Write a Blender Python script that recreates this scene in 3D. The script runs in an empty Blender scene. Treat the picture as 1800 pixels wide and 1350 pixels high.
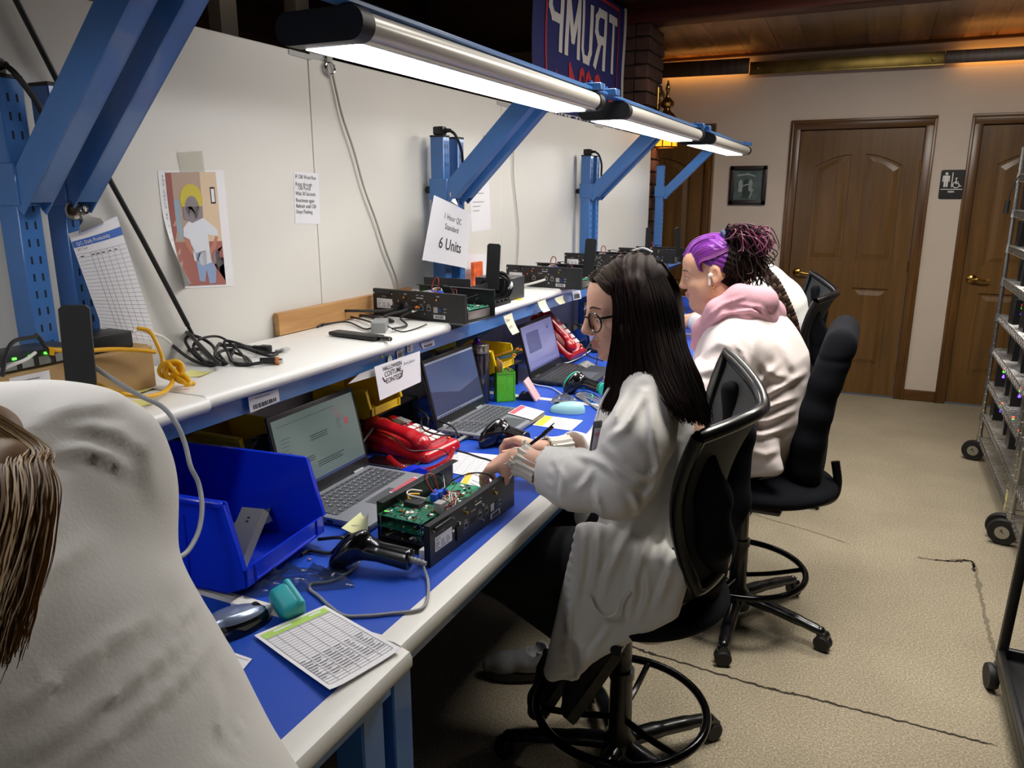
import bpy, bmesh, math, random
import numpy as np
from mathutils import Vector, Matrix, Euler, noise
random.seed(7)
SC = bpy.context.scene
COL = SC.collection
PI = math.pi
R = math.radians
# ---------------------------------------------------------------- camera
CF, CTH, CPHI, CH = 1350.0, R(13.9), R(25.0), 1.56
c_fw = Vector((-math.sin(CPHI)*math.cos(CTH), math.cos(CPHI)*math.cos(CTH), -math.sin(CTH)))
c_rt = Vector((math.cos(CPHI), math.sin(CPHI), 0))
c_up = c_rt.cross(c_fw)
c_pos = Vector((0, 0, CH))
cam = bpy.data.cameras.new('camera'); camo = bpy.data.objects.new('camera', cam); COL.objects.link(camo)
camo.matrix_world = Matrix((( c_rt.x, c_up.x, -c_fw.x, 0), (c_rt.y, c_up.y, -c_fw.y, 0), (c_rt.z, c_up.z, -c_fw.z, CH), (0, 0, 0, 1)))
cam.sensor_fit = 'HORIZONTAL'; cam.sensor_width = 36.0; cam.lens = CF/1800*36; cam.clip_start = 0.02
SC.camera = camo
def ray(px, py): return c_fw + c_rt*((px-900)/CF) - c_up*((py-675)/CF)
def onx(px, py, x): d = ray(px, py); return c_pos + d*(x/d.x)
def ony(px, py, y): d = ray(px, py); return c_pos + d*(y/d.y)
def onz(px, py, z): d = ray(px, py); return c_pos + d*((z-CH)/d.z)
V = Vector
# ---------------------------------------------------------------- materials
def lin(h):
    if isinstance(h, str):
        h = h.lstrip('#'); c = [int(h[i:i+2], 16)/255 for i in (0, 2, 4)]
    else: c = list(h)
    return tuple(((x/12.92) if x <= .04045 else ((x+.055)/1.055)**2.4) for x in c) + (1.0,)
MATS = {}
def mat(name, col, rough=.5, metal=0., noise_amt=0., noise_scale=20., bump=0., bump_scale=200., spec=.5, emit=None, estr=0., alpha=1., trans=0., stretch=None, coat=0., sheen=0., sss=0.):
    if name in MATS: return MATS[name]
    m = bpy.data.materials.new(name); m.use_nodes = True
    nt = m.node_tree; b = nt.nodes['Principled BSDF']; L = nt.links.new
    b.inputs['Base Color'].default_value = lin(col); b.inputs['Roughness'].default_value = rough
    b.inputs['Metallic'].default_value = metal; b.inputs['Specular IOR Level'].default_value = spec
    b.inputs['Alpha'].default_value = alpha; b.inputs['Transmission Weight'].default_value = trans
    b.inputs['Coat Weight'].default_value = coat; b.inputs['Sheen Weight'].default_value = sheen
    if sss: b.inputs['Subsurface Weight'].default_value = sss; b.inputs['Subsurface Radius'].default_value = (.012, .005, .003); b.inputs['Subsurface Scale'].default_value = 1.0
    if emit: b.inputs['Emission Color'].default_value = lin(emit); b.inputs['Emission Strength'].default_value = estr
    if noise_amt or bump:
        tc = nt.nodes.new('ShaderNodeTexCoord'); mp = nt.nodes.new('ShaderNodeMapping'); L(tc.outputs['Object'], mp.inputs['Vector'])
        if stretch: mp.inputs['Scale'].default_value = stretch
    if noise_amt:
        n = nt.nodes.new('ShaderNodeTexNoise'); n.inputs['Scale'].default_value = noise_scale; n.inputs['Detail'].default_value = 5
        L(mp.outputs['Vector'], n.inputs['Vector'])
        r = nt.nodes.new('ShaderNodeMapRange'); r.inputs['From Min'].default_value = .3; r.inputs['From Max'].default_value = .7
        r.inputs['To Min'].default_value = 1-noise_amt; r.inputs['To Max'].default_value = 1+noise_amt
        L(n.outputs['Fac'], r.inputs['Value'])
        mx = nt.nodes.new('ShaderNodeMix'); mx.data_type = 'RGBA'; mx.blend_type = 'MULTIPLY'; mx.inputs['Factor'].default_value = 1
        mx.inputs['A'].default_value = lin(col); L(r.outputs['Result'], mx.inputs['B']); L(mx.outputs['Result'], b.inputs['Base Color'])
    if bump:
        n2 = nt.nodes.new('ShaderNodeTexNoise'); n2.inputs['Scale'].default_value = bump_scale; n2.inputs['Detail'].default_value = 3
        L(mp.outputs['Vector'], n2.inputs['Vector'])
        bp = nt.nodes.new('ShaderNodeBump'); bp.inputs['Strength'].default_value = bump; bp.inputs['Distance'].default_value = .002
        L(n2.outputs['Fac'], bp.inputs['Height']); L(bp.outputs['Normal'], b.inputs['Normal'])
    MATS[name] = m; return m
def wood(name, c1, c2, axis='Z', scale=6., rough=.35, planks=None):
    if name in MATS: return MATS[name]
    m = bpy.data.materials.new(name); m.use_nodes = True; nt = m.node_tree; b = nt.nodes['Principled BSDF']; L = nt.links.new
    tc = nt.nodes.new('ShaderNodeTexCoord'); mp = nt.nodes.new('ShaderNodeMapping'); L(tc.outputs['Object'], mp.inputs['Vector'])
    sc = [scale*8]*3; sc['XYZ'.index(axis)] = scale*.6; mp.inputs['Scale'].default_value = sc
    n = nt.nodes.new('ShaderNodeTexNoise'); n.inputs['Scale'].default_value = 1; n.inputs['Detail'].default_value = 6; n.inputs['Distortion'].default_value = .6
    L(mp.outputs['Vector'], n.inputs['Vector'])
    cr = nt.nodes.new('ShaderNodeValToRGB'); cr.color_ramp.elements[0].color = lin(c1); cr.color_ramp.elements[1].color = lin(c2)
    cr.color_ramp.elements[0].position = .3; cr.color_ramp.elements[1].position = .7
    L(n.outputs['Fac'], cr.inputs['Fac']); out = cr.outputs['Color']
    if planks:  # (axis index across the boards, width)
        ax, wd, var = planks
        sx = nt.nodes.new('ShaderNodeSeparateXYZ'); L(tc.outputs['Object'], sx.inputs['Vector'])
        dv = nt.nodes.new('ShaderNodeMath'); dv.operation = 'DIVIDE'; L(sx.outputs[ax], dv.inputs[0]); dv.inputs[1].default_value = wd
        fl = nt.nodes.new('ShaderNodeMath'); fl.operation = 'FLOOR'; L(dv.outputs[0], fl.inputs[0])
        wn = nt.nodes.new('ShaderNodeTexWhiteNoise'); wn.noise_dimensions = '1D'; L(fl.outputs[0], wn.inputs['W'])
        fr = nt.nodes.new('ShaderNodeMath'); fr.operation = 'FRACT'; L(dv.outputs[0], fr.inputs[0])
        gt = nt.nodes.new('ShaderNodeMath'); gt.operation = 'GREATER_THAN'; L(fr.outputs[0], gt.inputs[0]); gt.inputs[1].default_value = .035
        mr = nt.nodes.new('ShaderNodeMapRange'); mr.inputs['To Min'].default_value = 1-var; mr.inputs['To Max'].default_value = 1+var; L(wn.outputs['Value'], mr.inputs['Value'])
        ml = nt.nodes.new('ShaderNodeMath'); ml.operation = 'MULTIPLY'; L(mr.outputs['Result'], ml.inputs[0])
        ad = nt.nodes.new('ShaderNodeMath'); ad.operation = 'MULTIPLY_ADD'; L(gt.outputs[0], ad.inputs[0]); ad.inputs[1].default_value = .75; ad.inputs[2].default_value = .25
        L(ad.outputs[0], ml.inputs[1])
        mx = nt.nodes.new('ShaderNodeMix'); mx.data_type = 'RGBA'; mx.blend_type = 'MULTIPLY'; mx.inputs['Factor'].default_value = 1
        L(out, mx.inputs['A']); L(ml.outputs[0], mx.inputs['B']); out = mx.outputs['Result']
    L(out, b.inputs['Base Color']); b.inputs['Roughness'].default_value = rough
    MATS[name] = m; return m
# ---------------------------------------------------------------- mesh builder
def perp(d):
    d = Vector(d).normalized(); a = Vector((0, 0, 1)) if abs(d.z) < .9 else Vector((1, 0, 0))
    u = d.cross(a).normalized(); return u, d.cross(u).normalized()
def frame(o, x, y):   # matrix from origin and two axes
    x = Vector(x).normalized(); z = x.cross(Vector(y)).normalized(); y = z.cross(x)
    return Matrix(((x.x, y.x, z.x, o[0]), (x.y, y.y, z.y, o[1]), (x.z, y.z, z.z, o[2]), (0, 0, 0, 1)))
TXT = {}
def text_geo(s, size, align='LEFT', bold=0.):
    k = (s, size, align, bold)
    if k in TXT: return TXT[k]
    c = bpy.data.curves.new('t', 'FONT'); c.body = s; c.size = size; c.align_x = align; c.resolution_u = 2; c.offset = bold
    o = bpy.data.objects.new('t', c); COL.objects.link(o); dg = bpy.context.evaluated_depsgraph_get()
    me = bpy.data.meshes.new_from_object(o.evaluated_get(dg)); vs = [tuple(v.co) for v in me.vertices]; fs = [tuple(p.vertices) for p in me.polygons]
    bpy.data.objects.remove(o); bpy.data.curves.remove(c); bpy.data.meshes.remove(me); TXT[k] = (vs, fs); return TXT[k]
class MB:
    def __init__(s, m=None): s.v = []; s.f = []; s.fm = []; s.fs = []; s.mats = []; s.mi = 0; s.T = Matrix(); s.sm = False; m and s.m(m)
    def m(s, m):
        if m not in s.mats: s.mats.append(m)
        s.mi = s.mats.index(m); return s
    def raw(s, vs, fs, smooth=None):
        b = len(s.v); T = s.T
        s.v += [T @ Vector(v) for v in vs]; s.f += [tuple(i+b for i in f) for f in fs]; s.fm += [s.mi]*len(fs); s.fs += [s.sm if smooth is None else smooth]*len(fs); return s
    def box(s, lo, hi, bev=0., seg=2):
        lo = Vector(lo); hi = Vector(hi); c = (lo+hi)/2; d = hi-lo
        if bev <= 0:
            vs = [(x, y, z) for x in (lo.x, hi.x) for y in (lo.y, hi.y) for z in (lo.z, hi.z)]
            return s.raw(vs, [(0,1,3,2), (4,6,7,5), (0,4,5,1), (2,3,7,6), (0,2,6,4), (1,5,7,3)], False)
        bm = bmesh.new(); bmesh.ops.create_cube(bm, size=1)
        for v in bm.verts: v.co = Vector((v.co.x*d.x, v.co.y*d.y, v.co.z*d.z))+c
        bmesh.ops.bevel(bm, geom=bm.edges[:], offset=min(bev, min(d)*.49), segments=seg, profile=.5, affect='EDGES')
        return s.bm(bm)
    def bm(s, bm, smooth=True):
        bm.verts.index_update(); vs = [v.co.copy() for v in bm.verts]; fs = [tuple(v.index for v in f.verts) for f in bm.faces]; bm.free(); return s.raw(vs, fs, smooth)
    def obox(s, M, lo, hi, bev=0., seg=2):
        T = s.T; s.T = T @ M; s.box(lo, hi, bev, seg); s.T = T; return s
    def beam(s, a, b, w, h, upv=(0, 0, 1), bev=0.):   # rectangular bar from a to b
        a = Vector(a); b = Vector(b); d = (b-a); L = d.length
        M = frame(a, d, Vector(upv).cross(d) if abs(Vector(upv).cross(d).length) > 1e-6 else Vector((1, 0, 0)))
        return s.obox(M, (0, -w/2, -h/2), (L, w/2, h/2), bev)
    def tube(s, pts, r, n=8, cap=True, smooth=True, flat=None):
        pts = [Vector(p) for p in pts]; N = len(pts); rs = r if isinstance(r, (list, tuple)) else [r]*N
        ts = [(pts[min(i+1, N-1)]-pts[max(i-1, 0)]).normalized() for i in range(N)]
        u, w = perp(ts[0]); vs = []
        for i in range(N):
            u = (u - ts[i]*u.dot(ts[i])); u = u.normalized() if u.length > 1e-6 else perp(ts[i])[0]; w = ts[i].cross(u)
            for k in range(n):
                a = 2*PI*k/n; vs.append(pts[i]+u*(math.cos(a)*rs[i])+w*(math.sin(a)*rs[i]*(flat or 1)))
        fs = [(i*n+k, i*n+(k+1) % n, (i+1)*n+(k+1) % n, (i+1)*n+k) for i in range(N-1) for k in range(n)]
        if cap: fs += [tuple(range(n-1, -1, -1)), tuple(range((N-1)*n, N*n))]
        return s.raw(vs, fs, smooth)
    def cyl(s, a, b, r, n=20, r2=None): 
        return s.tube([a, b], [r, r if r2 is None else r2], n)
    def lathe(s, prof, n=24, o=(0, 0, 0), ax=(0, 0, 1)):   # prof: (radius, height)
        u, w = perp(ax); ax = Vector(ax).normalized(); o = Vector(o); vs = []; P = len(prof)
        for (r, h) in prof:
            for k in range(n): a = 2*PI*k/n; vs.append(o+ax*h+(u*math.cos(a)+w*math.sin(a))*max(r, 1e-5))
        fs = [(i*n+k, (i+1)*n+k, (i+1)*n+(k+1) % n, i*n+(k+1) % n) for i in range(P-1) for k in range(n)]
        fs += [tuple(range(n)), tuple(range(P*n-1, (P-1)*n-1, -1))]
        return s.raw(vs, fs, True)
    def prism(s, poly, h, M=None, smooth=False):   # 2D polygon in local XY extruded 0..h in Z
        n = len(poly); M = M or Matrix(); vs = [M @ Vector((x, y, 0)) for x, y in poly]+[M @ Vector((x, y, h)) for x, y in poly]
        fs = [tuple(range(n-1, -1, -1)), tuple(range(n, 2*n))]; s.raw(vs, fs, False)
        return s.raw(vs, [(i, (i+1) % n, n+(i+1) % n, n+i) for i in range(n)], smooth)
    def sph(s, c, r, n=16, sc=(1, 1, 1), M=None):
        vs = []; m = n//2; M = M or Matrix(); c = Vector(c)
        for i in range(m+1):
            t = PI*i/m
            for k in range(n): a = 2*PI*k/n; vs.append(c+(M.to_3x3() @ Vector((r*sc[0]*math.sin(t)*math.cos(a), r*sc[1]*math.sin(t)*math.sin(a), r*sc[2]*math.cos(t)))))
        return s.raw(vs, [(i*n+k, i*n+(k+1) % n, (i+1)*n+(k+1) % n, (i+1)*n+k)[::-1] for i in range(m) for k in range(n)], True)
    def torus(s, c, Rr, r, ax=(0, 0, 1), n=40, k=10):
        u, w = perp(ax); c = Vector(c); pts = [c+(u*math.cos(2*PI*i/n)+w*math.sin(2*PI*i/n))*Rr for i in range(n)]
        ax = Vector(ax).normalized(); vs = []
        for p in pts:
            o = (p-c).normalized()
            for j in range(k): a = 2*PI*j/k; vs.append(p+o*(r*math.cos(a))+ax*(r*math.sin(a)))
        return s.raw(vs, [(i*k+j, ((i+1) % n)*k+j, ((i+1) % n)*k+(j+1) % k, i*k+(j+1) % k) for i in range(n) for j in range(k)], True)
    def text(s, st, size, M, align='LEFT', bold=0.):
        vs, fs = text_geo(st, size, align, bold); T = s.T; s.T = T @ M; s.raw(vs, fs, False); s.T = T; return s
    def build(s, name, parent=None, local=False, bevel=0.):
        me = bpy.data.meshes.new(name)
        if parent is not None and not local:
            Mi = WM[parent].inverted(); vs = [Mi @ v for v in s.v]
        else: vs = s.v
        me.from_pydata([tuple(v) for v in vs], [], s.f)
        for m in s.mats: me.materials.append(m)
        me.polygons.foreach_set('material_index', s.fm); me.polygons.foreach_set('use_smooth', s.fs); me.update()
        if any(s.fs): 
            try: me.set_sharp_from_angle(angle=R(42))
            except Exception: pass
        o = bpy.data.objects.new(name, me); COL.objects.link(o)
        if parent is not None: o.parent = parent; WM[o] = WM[parent]
        else: WM[o] = Matrix()
        return o
WM = {}
def tag(o, label, cat, group=None):
    o['label'] = label; o['category'] = cat
    if group: o['group'] = group
    return o
def thing(name, label, cat, loc=(0, 0, 0), rot=None, group=None):
    o = bpy.data.objects.new(name, None); COL.objects.link(o); o.empty_display_size = .05
    M = Matrix.Translation(Vector(loc)) @ ((rot if isinstance(rot, Matrix) else Matrix.Rotation(rot or 0, 4, 'Z')))
    o.matrix_basis = M; WM[o] = M; return tag(o, label, cat, group)
def single(name, mb, label, cat, loc=None, group=None):    # one-mesh thing with its origin at its own base
    if loc is None:
        lo = [min(v[i] for v in mb.v) for i in range(3)]; hi = [max(v[i] for v in mb.v) for i in range(3)]
        loc = ((lo[0]+hi[0])/2, (lo[1]+hi[1])/2, lo[2])
    L = Vector(loc); mb.v = [v-L for v in mb.v]; o = mb.build(name, None); o.location = L; WM[o] = Matrix.Translation(L); return tag(o, label, cat, group)
def struct(name, mb, parent=None):
    o = mb.build(name, parent)
    if parent is None: o['kind'] = 'structure'
    return o
def dup(root, loc, rot=None, label=None, group=None):
    r = root.copy(); COL.objects.link(r)
    M = Matrix.Translation(Vector(loc)) @ ((rot if isinstance(rot, Matrix) else Matrix.Rotation(rot or 0, 4, 'Z')))
    r.matrix_basis = M; WM[r] = M
    if label: r['label'] = label
    if group: r['group'] = group
    for ch in list(root.children):
        c = ch.copy(); COL.objects.link(c); c.parent = r; WM[c] = M
        for g in list(ch.children):
            d = g.copy(); COL.objects.link(d); d.parent = c; WM[d] = M
    return r
def crv(pts, n=8):    # Catmull-Rom through points
    P = [Vector(p) for p in pts]; P = [P[0]*2-P[1]]+P+[P[-1]*2-P[-2]]; out = []
    for i in range(1, len(P)-2):
        a, b, c, d = P[i-1:i+3]
        for k in range(n):
            t = k/n; out.append(.5*((2*b)+(c-a)*t+(2*a-5*b+4*c-d)*t*t+(3*b-a-3*c+d)*t**3))
    out.append(P[-2]); return out
class Sheet:
    """A thin sheet given by a function (u,v)->point; prints lie just above its face."""
    def __init__(s, mb, fn, m, nu=8, nv=10, th=.0004, flip=False):
        s.mb = mb; s.fn = fn; s.flip = flip; s.k = 0; s.m = m; mb.m(m)
        g = [[s.p(i/nu, j/nv, 0) for i in range(nu+1)] for j in range(nv+1)]; h = [[s.p(i/nu, j/nv, -th) for i in range(nu+1)] for j in range(nv+1)]
        vs = [p for r in g for p in r]+[p for r in h for p in r]; o = (nu+1)*(nv+1); w = nu+1
        fs = []
        for j in range(nv):
            for i in range(nu):
                q = (j*w+i, j*w+i+1, (j+1)*w+i+1, (j+1)*w+i); fs.append(q if not flip else q[::-1]); q2 = tuple(a+o for a in q); fs.append(q2[::-1] if not flip else q2)
        rim = [i for i in range(w)]+[j*w+nu for j in range(1, nv+1)]+[nv*w+i for i in range(nu-1, -1, -1)]+[j*w for j in range(nv-1, 0, -1)]
        for a in range(len(rim)): b = (a+1) % len(rim); q = (rim[b], rim[a], rim[a]+o, rim[b]+o); fs.append(q if not flip else q[::-1])
        mb.raw(vs, fs, True)
    def p(s, u, v, h):
        e = 1e-3; a = Vector(s.fn(u, v)); du = Vector(s.fn(u+e, v))-a; dv = Vector(s.fn(u, v+e))-a; n = du.cross(dv).normalized()
        return a+n*(h if not s.flip else -h)
    def rect(s, u0, v0, u1, v1, m, nu=1, nv=1):
        h = s.lvl
        s.mb.m(m); vs = [s.p(u0+(u1-u0)*i/nu, v0+(v1-v0)*j/nv, h) for j in range(nv+1) for i in range(nu+1)]; w = nu+1
        fs = [(j*w+i, j*w+i+1, (j+1)*w+i+1, (j+1)*w+i) for j in range(nv) for i in range(nu)]
        s.mb.raw(vs, fs if not s.flip else [f[::-1] for f in fs], False); return s
    lvl = .0006
    def poly(s, uv, m):
        s.mb.m(m); s.mb.raw([s.p(u, v, s.lvl) for u, v in uv], [tuple(range(len(uv)))], False); return s
    def text(s, st, u, v, size, m, W, H, align='LEFT', bold=0., rot=0., sx=1.):
        """size in metres; W, H the sheet's own size in metres"""
        vs, fs = text_geo(st, size, align, bold); s.mb.m(m); c, q = math.cos(rot), math.sin(rot)
        s.mb.raw([s.p(u+(x*sx*c-y*q)/W, v+(x*sx*q+y*c)/H, s.lvl) for x, y, z in vs], fs, False); return s
def quad_fn(a, b, c, d, bow=0.):   # a(0,0) b(1,0) c(1,1) d(0,1)
    a, b, c, d = map(Vector, (a, b, c, d)); n = (b-a).cross(d-a).normalized()
    return lambda u, v: a*(1-u)*(1-v)+b*u*(1-v)+c*u*v+d*(1-u)*v+n*(bow*4*u*(1-u))
# ---------------------------------------------------------------- implicit surfaces for bodies, cloth and hair
class SDF:
    def __init__(s, lo, hi, h):
        s.lo = np.array(lo, np.float32); s.h = h; s.n = np.ceil((np.array(hi)-np.array(lo))/h).astype(int)+1
        s.d = np.full(s.n, .5, np.float32)
    def _reg(s, lo, hi):
        a = np.clip(np.floor((np.array(lo)-s.lo)/s.h).astype(int), 0, s.n-1); b = np.clip(np.ceil((np.array(hi)-s.lo)/s.h).astype(int)+1, 1, s.n)
        if np.any(b <= a): return None
        sl = tuple(slice(a[i], b[i]) for i in range(3))
        ax = [s.lo[i]+s.h*np.arange(a[i], b[i], dtype=np.float32) for i in range(3)]
        return sl, ax[0][:, None, None], ax[1][None, :, None], ax[2][None, None, :]
    def _mix(s, sl, e, k, op):
        d = s.d[sl]
        if op == 'sub':
            if k > 0: h = np.clip(.5-.5*(d+e)/k, 0, 1); s.d[sl] = d*(1-h)+(-e)*h+k*h*(1-h)
            else: s.d[sl] = np.maximum(d, -e)
        else:
            if k > 0: h = np.clip(.5+.5*(e-d)/k, 0, 1); s.d[sl] = e*(1-h)+d*h-k*h*(1-h)
            else: s.d[sl] = np.minimum(d, e)
    def cap(s, a, b, ra, rb=None, k=.02, op='add', flat=None):
        """tapered capsule; flat=(axis vector, factor) squashes it along an axis"""
        rb = ra if rb is None else rb; a = np.array(a, np.float32); b = np.array(b, np.float32); m = max(ra, rb)*(flat[2] if flat and len(flat) > 2 else 1)+k+4*s.h
        r = s._reg(np.minimum(a, b)-m, np.maximum(a, b)+m)
        if r is None: return s
        sl, X, Y, Z = r; ab = b-a; L = max(float(ab@ab), 1e-9)
        t = np.clip(((X-a[0])*ab[0]+(Y-a[1])*ab[1]+(Z-a[2])*ab[2])/L, 0, 1)
        dx = X-a[0]-t*ab[0]; dy = Y-a[1]-t*ab[1]; dz = Z-a[2]-t*ab[2]; rr = ra+(rb-ra)*t
        q = dx*dx+dy*dy+dz*dz
        if flat:
            n = np.array(flat[0], np.float32); n /= np.linalg.norm(n); w = dx*n[0]+dy*n[1]+dz*n[2]; q = q+(w*w)*(1/flat[1]**2-1)
        e = np.sqrt(q)-rr
        s._mix(sl, e.astype(np.float32), k, op); return s
    def chain(s, pts, rs, k=.02, op='add', flat=None):
        for i in range(len(pts)-1): s.cap(pts[i], pts[i+1], rs[i], rs[i+1], k, op, flat)
        return s
    def ell(s, c, r, k=.02, M=None, op='add'):
        """ellipsoid; M 3x3 columns are its axes"""
        c = np.array(c, np.float32); r = np.array(r, np.float32); m = float(max(r))+k+4*s.h
        g = s._reg(c-m, c+m)
        if g is None: return s
        sl, X, Y, Z = g; X = X-c[0]; Y = Y-c[1]; Z = Z-c[2]
        if M is None: x, y, z = X, Y, Z
        else: x, y, z = [X*M[0][i]+Y*M[1][i]+Z*M[2][i] for i in range(3)]
        k0 = np.sqrt((x/r[0])**2+(y/r[1])**2+(z/r[2])**2); k1 = np.sqrt((x/r[0]**2)**2+(y/r[1]**2)**2+(z/r[2]**2)**2)
        e = np.where(k1 > 1e-6, k0*(k0-1)/np.maximum(k1, 1e-6), -min(r)); s._mix(sl, e.astype(np.float32), k, op); return s
    def cut(s, p, n, k=0.):    # remove the half space in direction n beyond p
        X, Y, Z = [s.lo[i]+s.h*np.arange(s.n[i], dtype=np.float32) for i in range(3)]
        n = np.array(n, np.float32); n /= np.linalg.norm(n)
        e = (X[:, None, None]-p[0])*n[0]+(Y[None, :, None]-p[1])*n[1]+(Z[None, None, :]-p[2])*n[2]
        s.d = np.maximum(s.d, e); return s
    def disp(s, fn, band=.03):
        I = np.argwhere(np.abs(s.d) < band); P = s.lo+I*s.h; s.d[I[:, 0], I[:, 1], I[:, 2]] += fn(P).astype(np.float32); return s
    def mesh(s):
        d = s.d; nx, ny, nz = d.shape; ins = d < 0
        c8 = [ins[i:nx-1+i, j:ny-1+j, k:nz-1+k] for i in (0, 1) for j in (0, 1) for k in (0, 1)]
        cnt = sum(c.astype(np.int8) for c in c8); act = (cnt > 0) & (cnt < 8); idx = np.argwhere(act); N = len(idx)
        vid = np.full(act.shape, -1, np.int64); vid[act] = np.arange(N)
        acc = np.zeros((N, 3)); wt = np.zeros(N); I, J, K = idx.T
        cor = {(i, j, k): d[I+i, J+j, K+k] for i in (0, 1) for j in (0, 1) for k in (0, 1)}
        for a in cor:
            for ax in range(3):
                if a[ax] == 0:
                    b = list(a); b[ax] = 1; b = tuple(b); da, db = cor[a], cor[b]; x = (da < 0) != (db < 0)
                    t = np.where(x, da/np.where(da == db, 1, da-db), 0); p = np.array(a, float)[None, :]+np.eye(3)[ax][None, :]*t[:, None]
                    acc += p*x[:, None]; wt += x
        v = s.lo+(idx+acc/wt[:, None])*s.h; F = []
        for ax in range(3):
            o = [1, 2] if ax == 0 else ([2, 0] if ax == 1 else [0, 1])
            sl0 = [slice(None)]*3; sl1 = [slice(None)]*3; sl0[ax] = slice(0, -1); sl1[ax] = slice(1, None)
            A = ins[tuple(sl0)]; B = ins[tuple(sl1)]; ch = np.argwhere(A != B); 
            ok = (ch[:, o[0]] > 0) & (ch[:, o[1]] > 0) & (ch[:, o[0]] < act.shape[o[0]]) & (ch[:, o[1]] < act.shape[o[1]]); ch = ch[ok]
            e0 = np.eye(3, dtype=int)[o[0]]; e1 = np.eye(3, dtype=int)[o[1]]
            q = np.stack([vid[tuple((ch-e0-e1).T)], vid[tuple((ch-e1).T)], vid[tuple(ch.T)], vid[tuple((ch-e0).T)]], 1)
            inv = ~A[tuple(ch.T)]; q[inv] = q[inv][:, ::-1]; F.append(q)
        F = np.concatenate(F); F = F[(F >= 0).all(1)]; return v, F
def relax(v, F, it=2, w=.5):
    e = np.concatenate([F[:, [0, 1]], F[:, [1, 2]], F[:, [2, 3]], F[:, [3, 0]]]); e = np.concatenate([e, e[:, ::-1]])
    deg = np.bincount(e[:, 0], minlength=len(v)).astype(float); deg[deg == 0] = 1
    for _ in range(it):
        a = np.stack([np.bincount(e[:, 0], weights=v[e[:, 1], i], minlength=len(v)) for i in range(3)], 1)/deg[:, None]; v = v*(1-w)+a*w
    return v
def np_mesh(name, v, F, mats, parent=None, fm=None):
    if parent is not None:
        Mi = np.array(WM[parent].inverted()); v = v@Mi[:3, :3].T+Mi[:3, 3]
    me = bpy.data.meshes.new(name); n = len(F); me.vertices.add(len(v)); me.vertices.foreach_set('co', np.asarray(v, np.float32).ravel())
    me.loops.add(n*4); me.loops.foreach_set('vertex_index', F.astype(np.int32).ravel()); me.polygons.add(n)
    me.polygons.foreach_set('loop_start', np.arange(0, n*4, 4, dtype=np.int32)); me.update(calc_edges=True)
    for m in mats: me.materials.append(m)
    if fm is not None: me.polygons.foreach_set('material_index', fm.astype(np.int32))
    me.polygons.foreach_set('use_smooth', np.ones(n, bool)); me.validate(); me.update()
    o = bpy.data.objects.new(name, me); COL.objects.link(o)
    if parent is not None: o.parent = parent; WM[o] = WM[parent]
    return o
def snoise(P, sc, seed=0):     # cheap smooth noise: warped sines, range about -1..1
    x, y, z = (P*sc).T; s = seed*1.7
    a = np.sin(x*1.3+1.7*np.sin(y*.9+s)+s)+np.sin(y*1.1+1.5*np.sin(z*1.2+2+s)+.7)+np.sin(z*1.2+1.6*np.sin(x*1.0+4+s)+2.1+s); return a/3
# ================================================================ the room
YW = 6.556
M_wall = mat('wall_paint', '#cfc0b0', .6, noise_amt=.03, noise_scale=3, bump=.15, bump_scale=60)
M_panel = mat('white_panel', '#dedbd2', .28, noise_amt=.025, noise_scale=2.2)
M_gap = mat('panel_gap', '#5a554c', .8)
M_oak = wood('door_wood', '#5a3f1f', '#76542b', 'Z', 2.2, .34)
M_oakd = wood('door_wood_dark', '#2e1a0c', '#553618', 'Z', 5, .35)
M_casing = wood('casing_wood', '#4c3216', '#6e4a22', 'Z', 3, .3)
M_casx = wood('casing_wood_x', '#4c3216', '#6a4822', 'X', 3, .3)
M_plank = wood('ceiling_planks', '#6b4527', '#a5764a', 'Y', .8, .2, planks=(0, .2, .3))
M_beam = wood('beam_wood', '#3a1509', '#5c2511', 'X', 4, .4)
M_darkw = wood('dark_panelling', '#20120b', '#3a2316', 'Y', 3, .5, planks=(2, .18, .25))
M_brass = mat('brass', '#b8924a', .22, 1.0, noise_amt=.1, noise_scale=30)
M_black = mat('black_matte', '#0c0c0d', .55)
M_white = mat('white_print', '#e8e6e2', .6)
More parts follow.
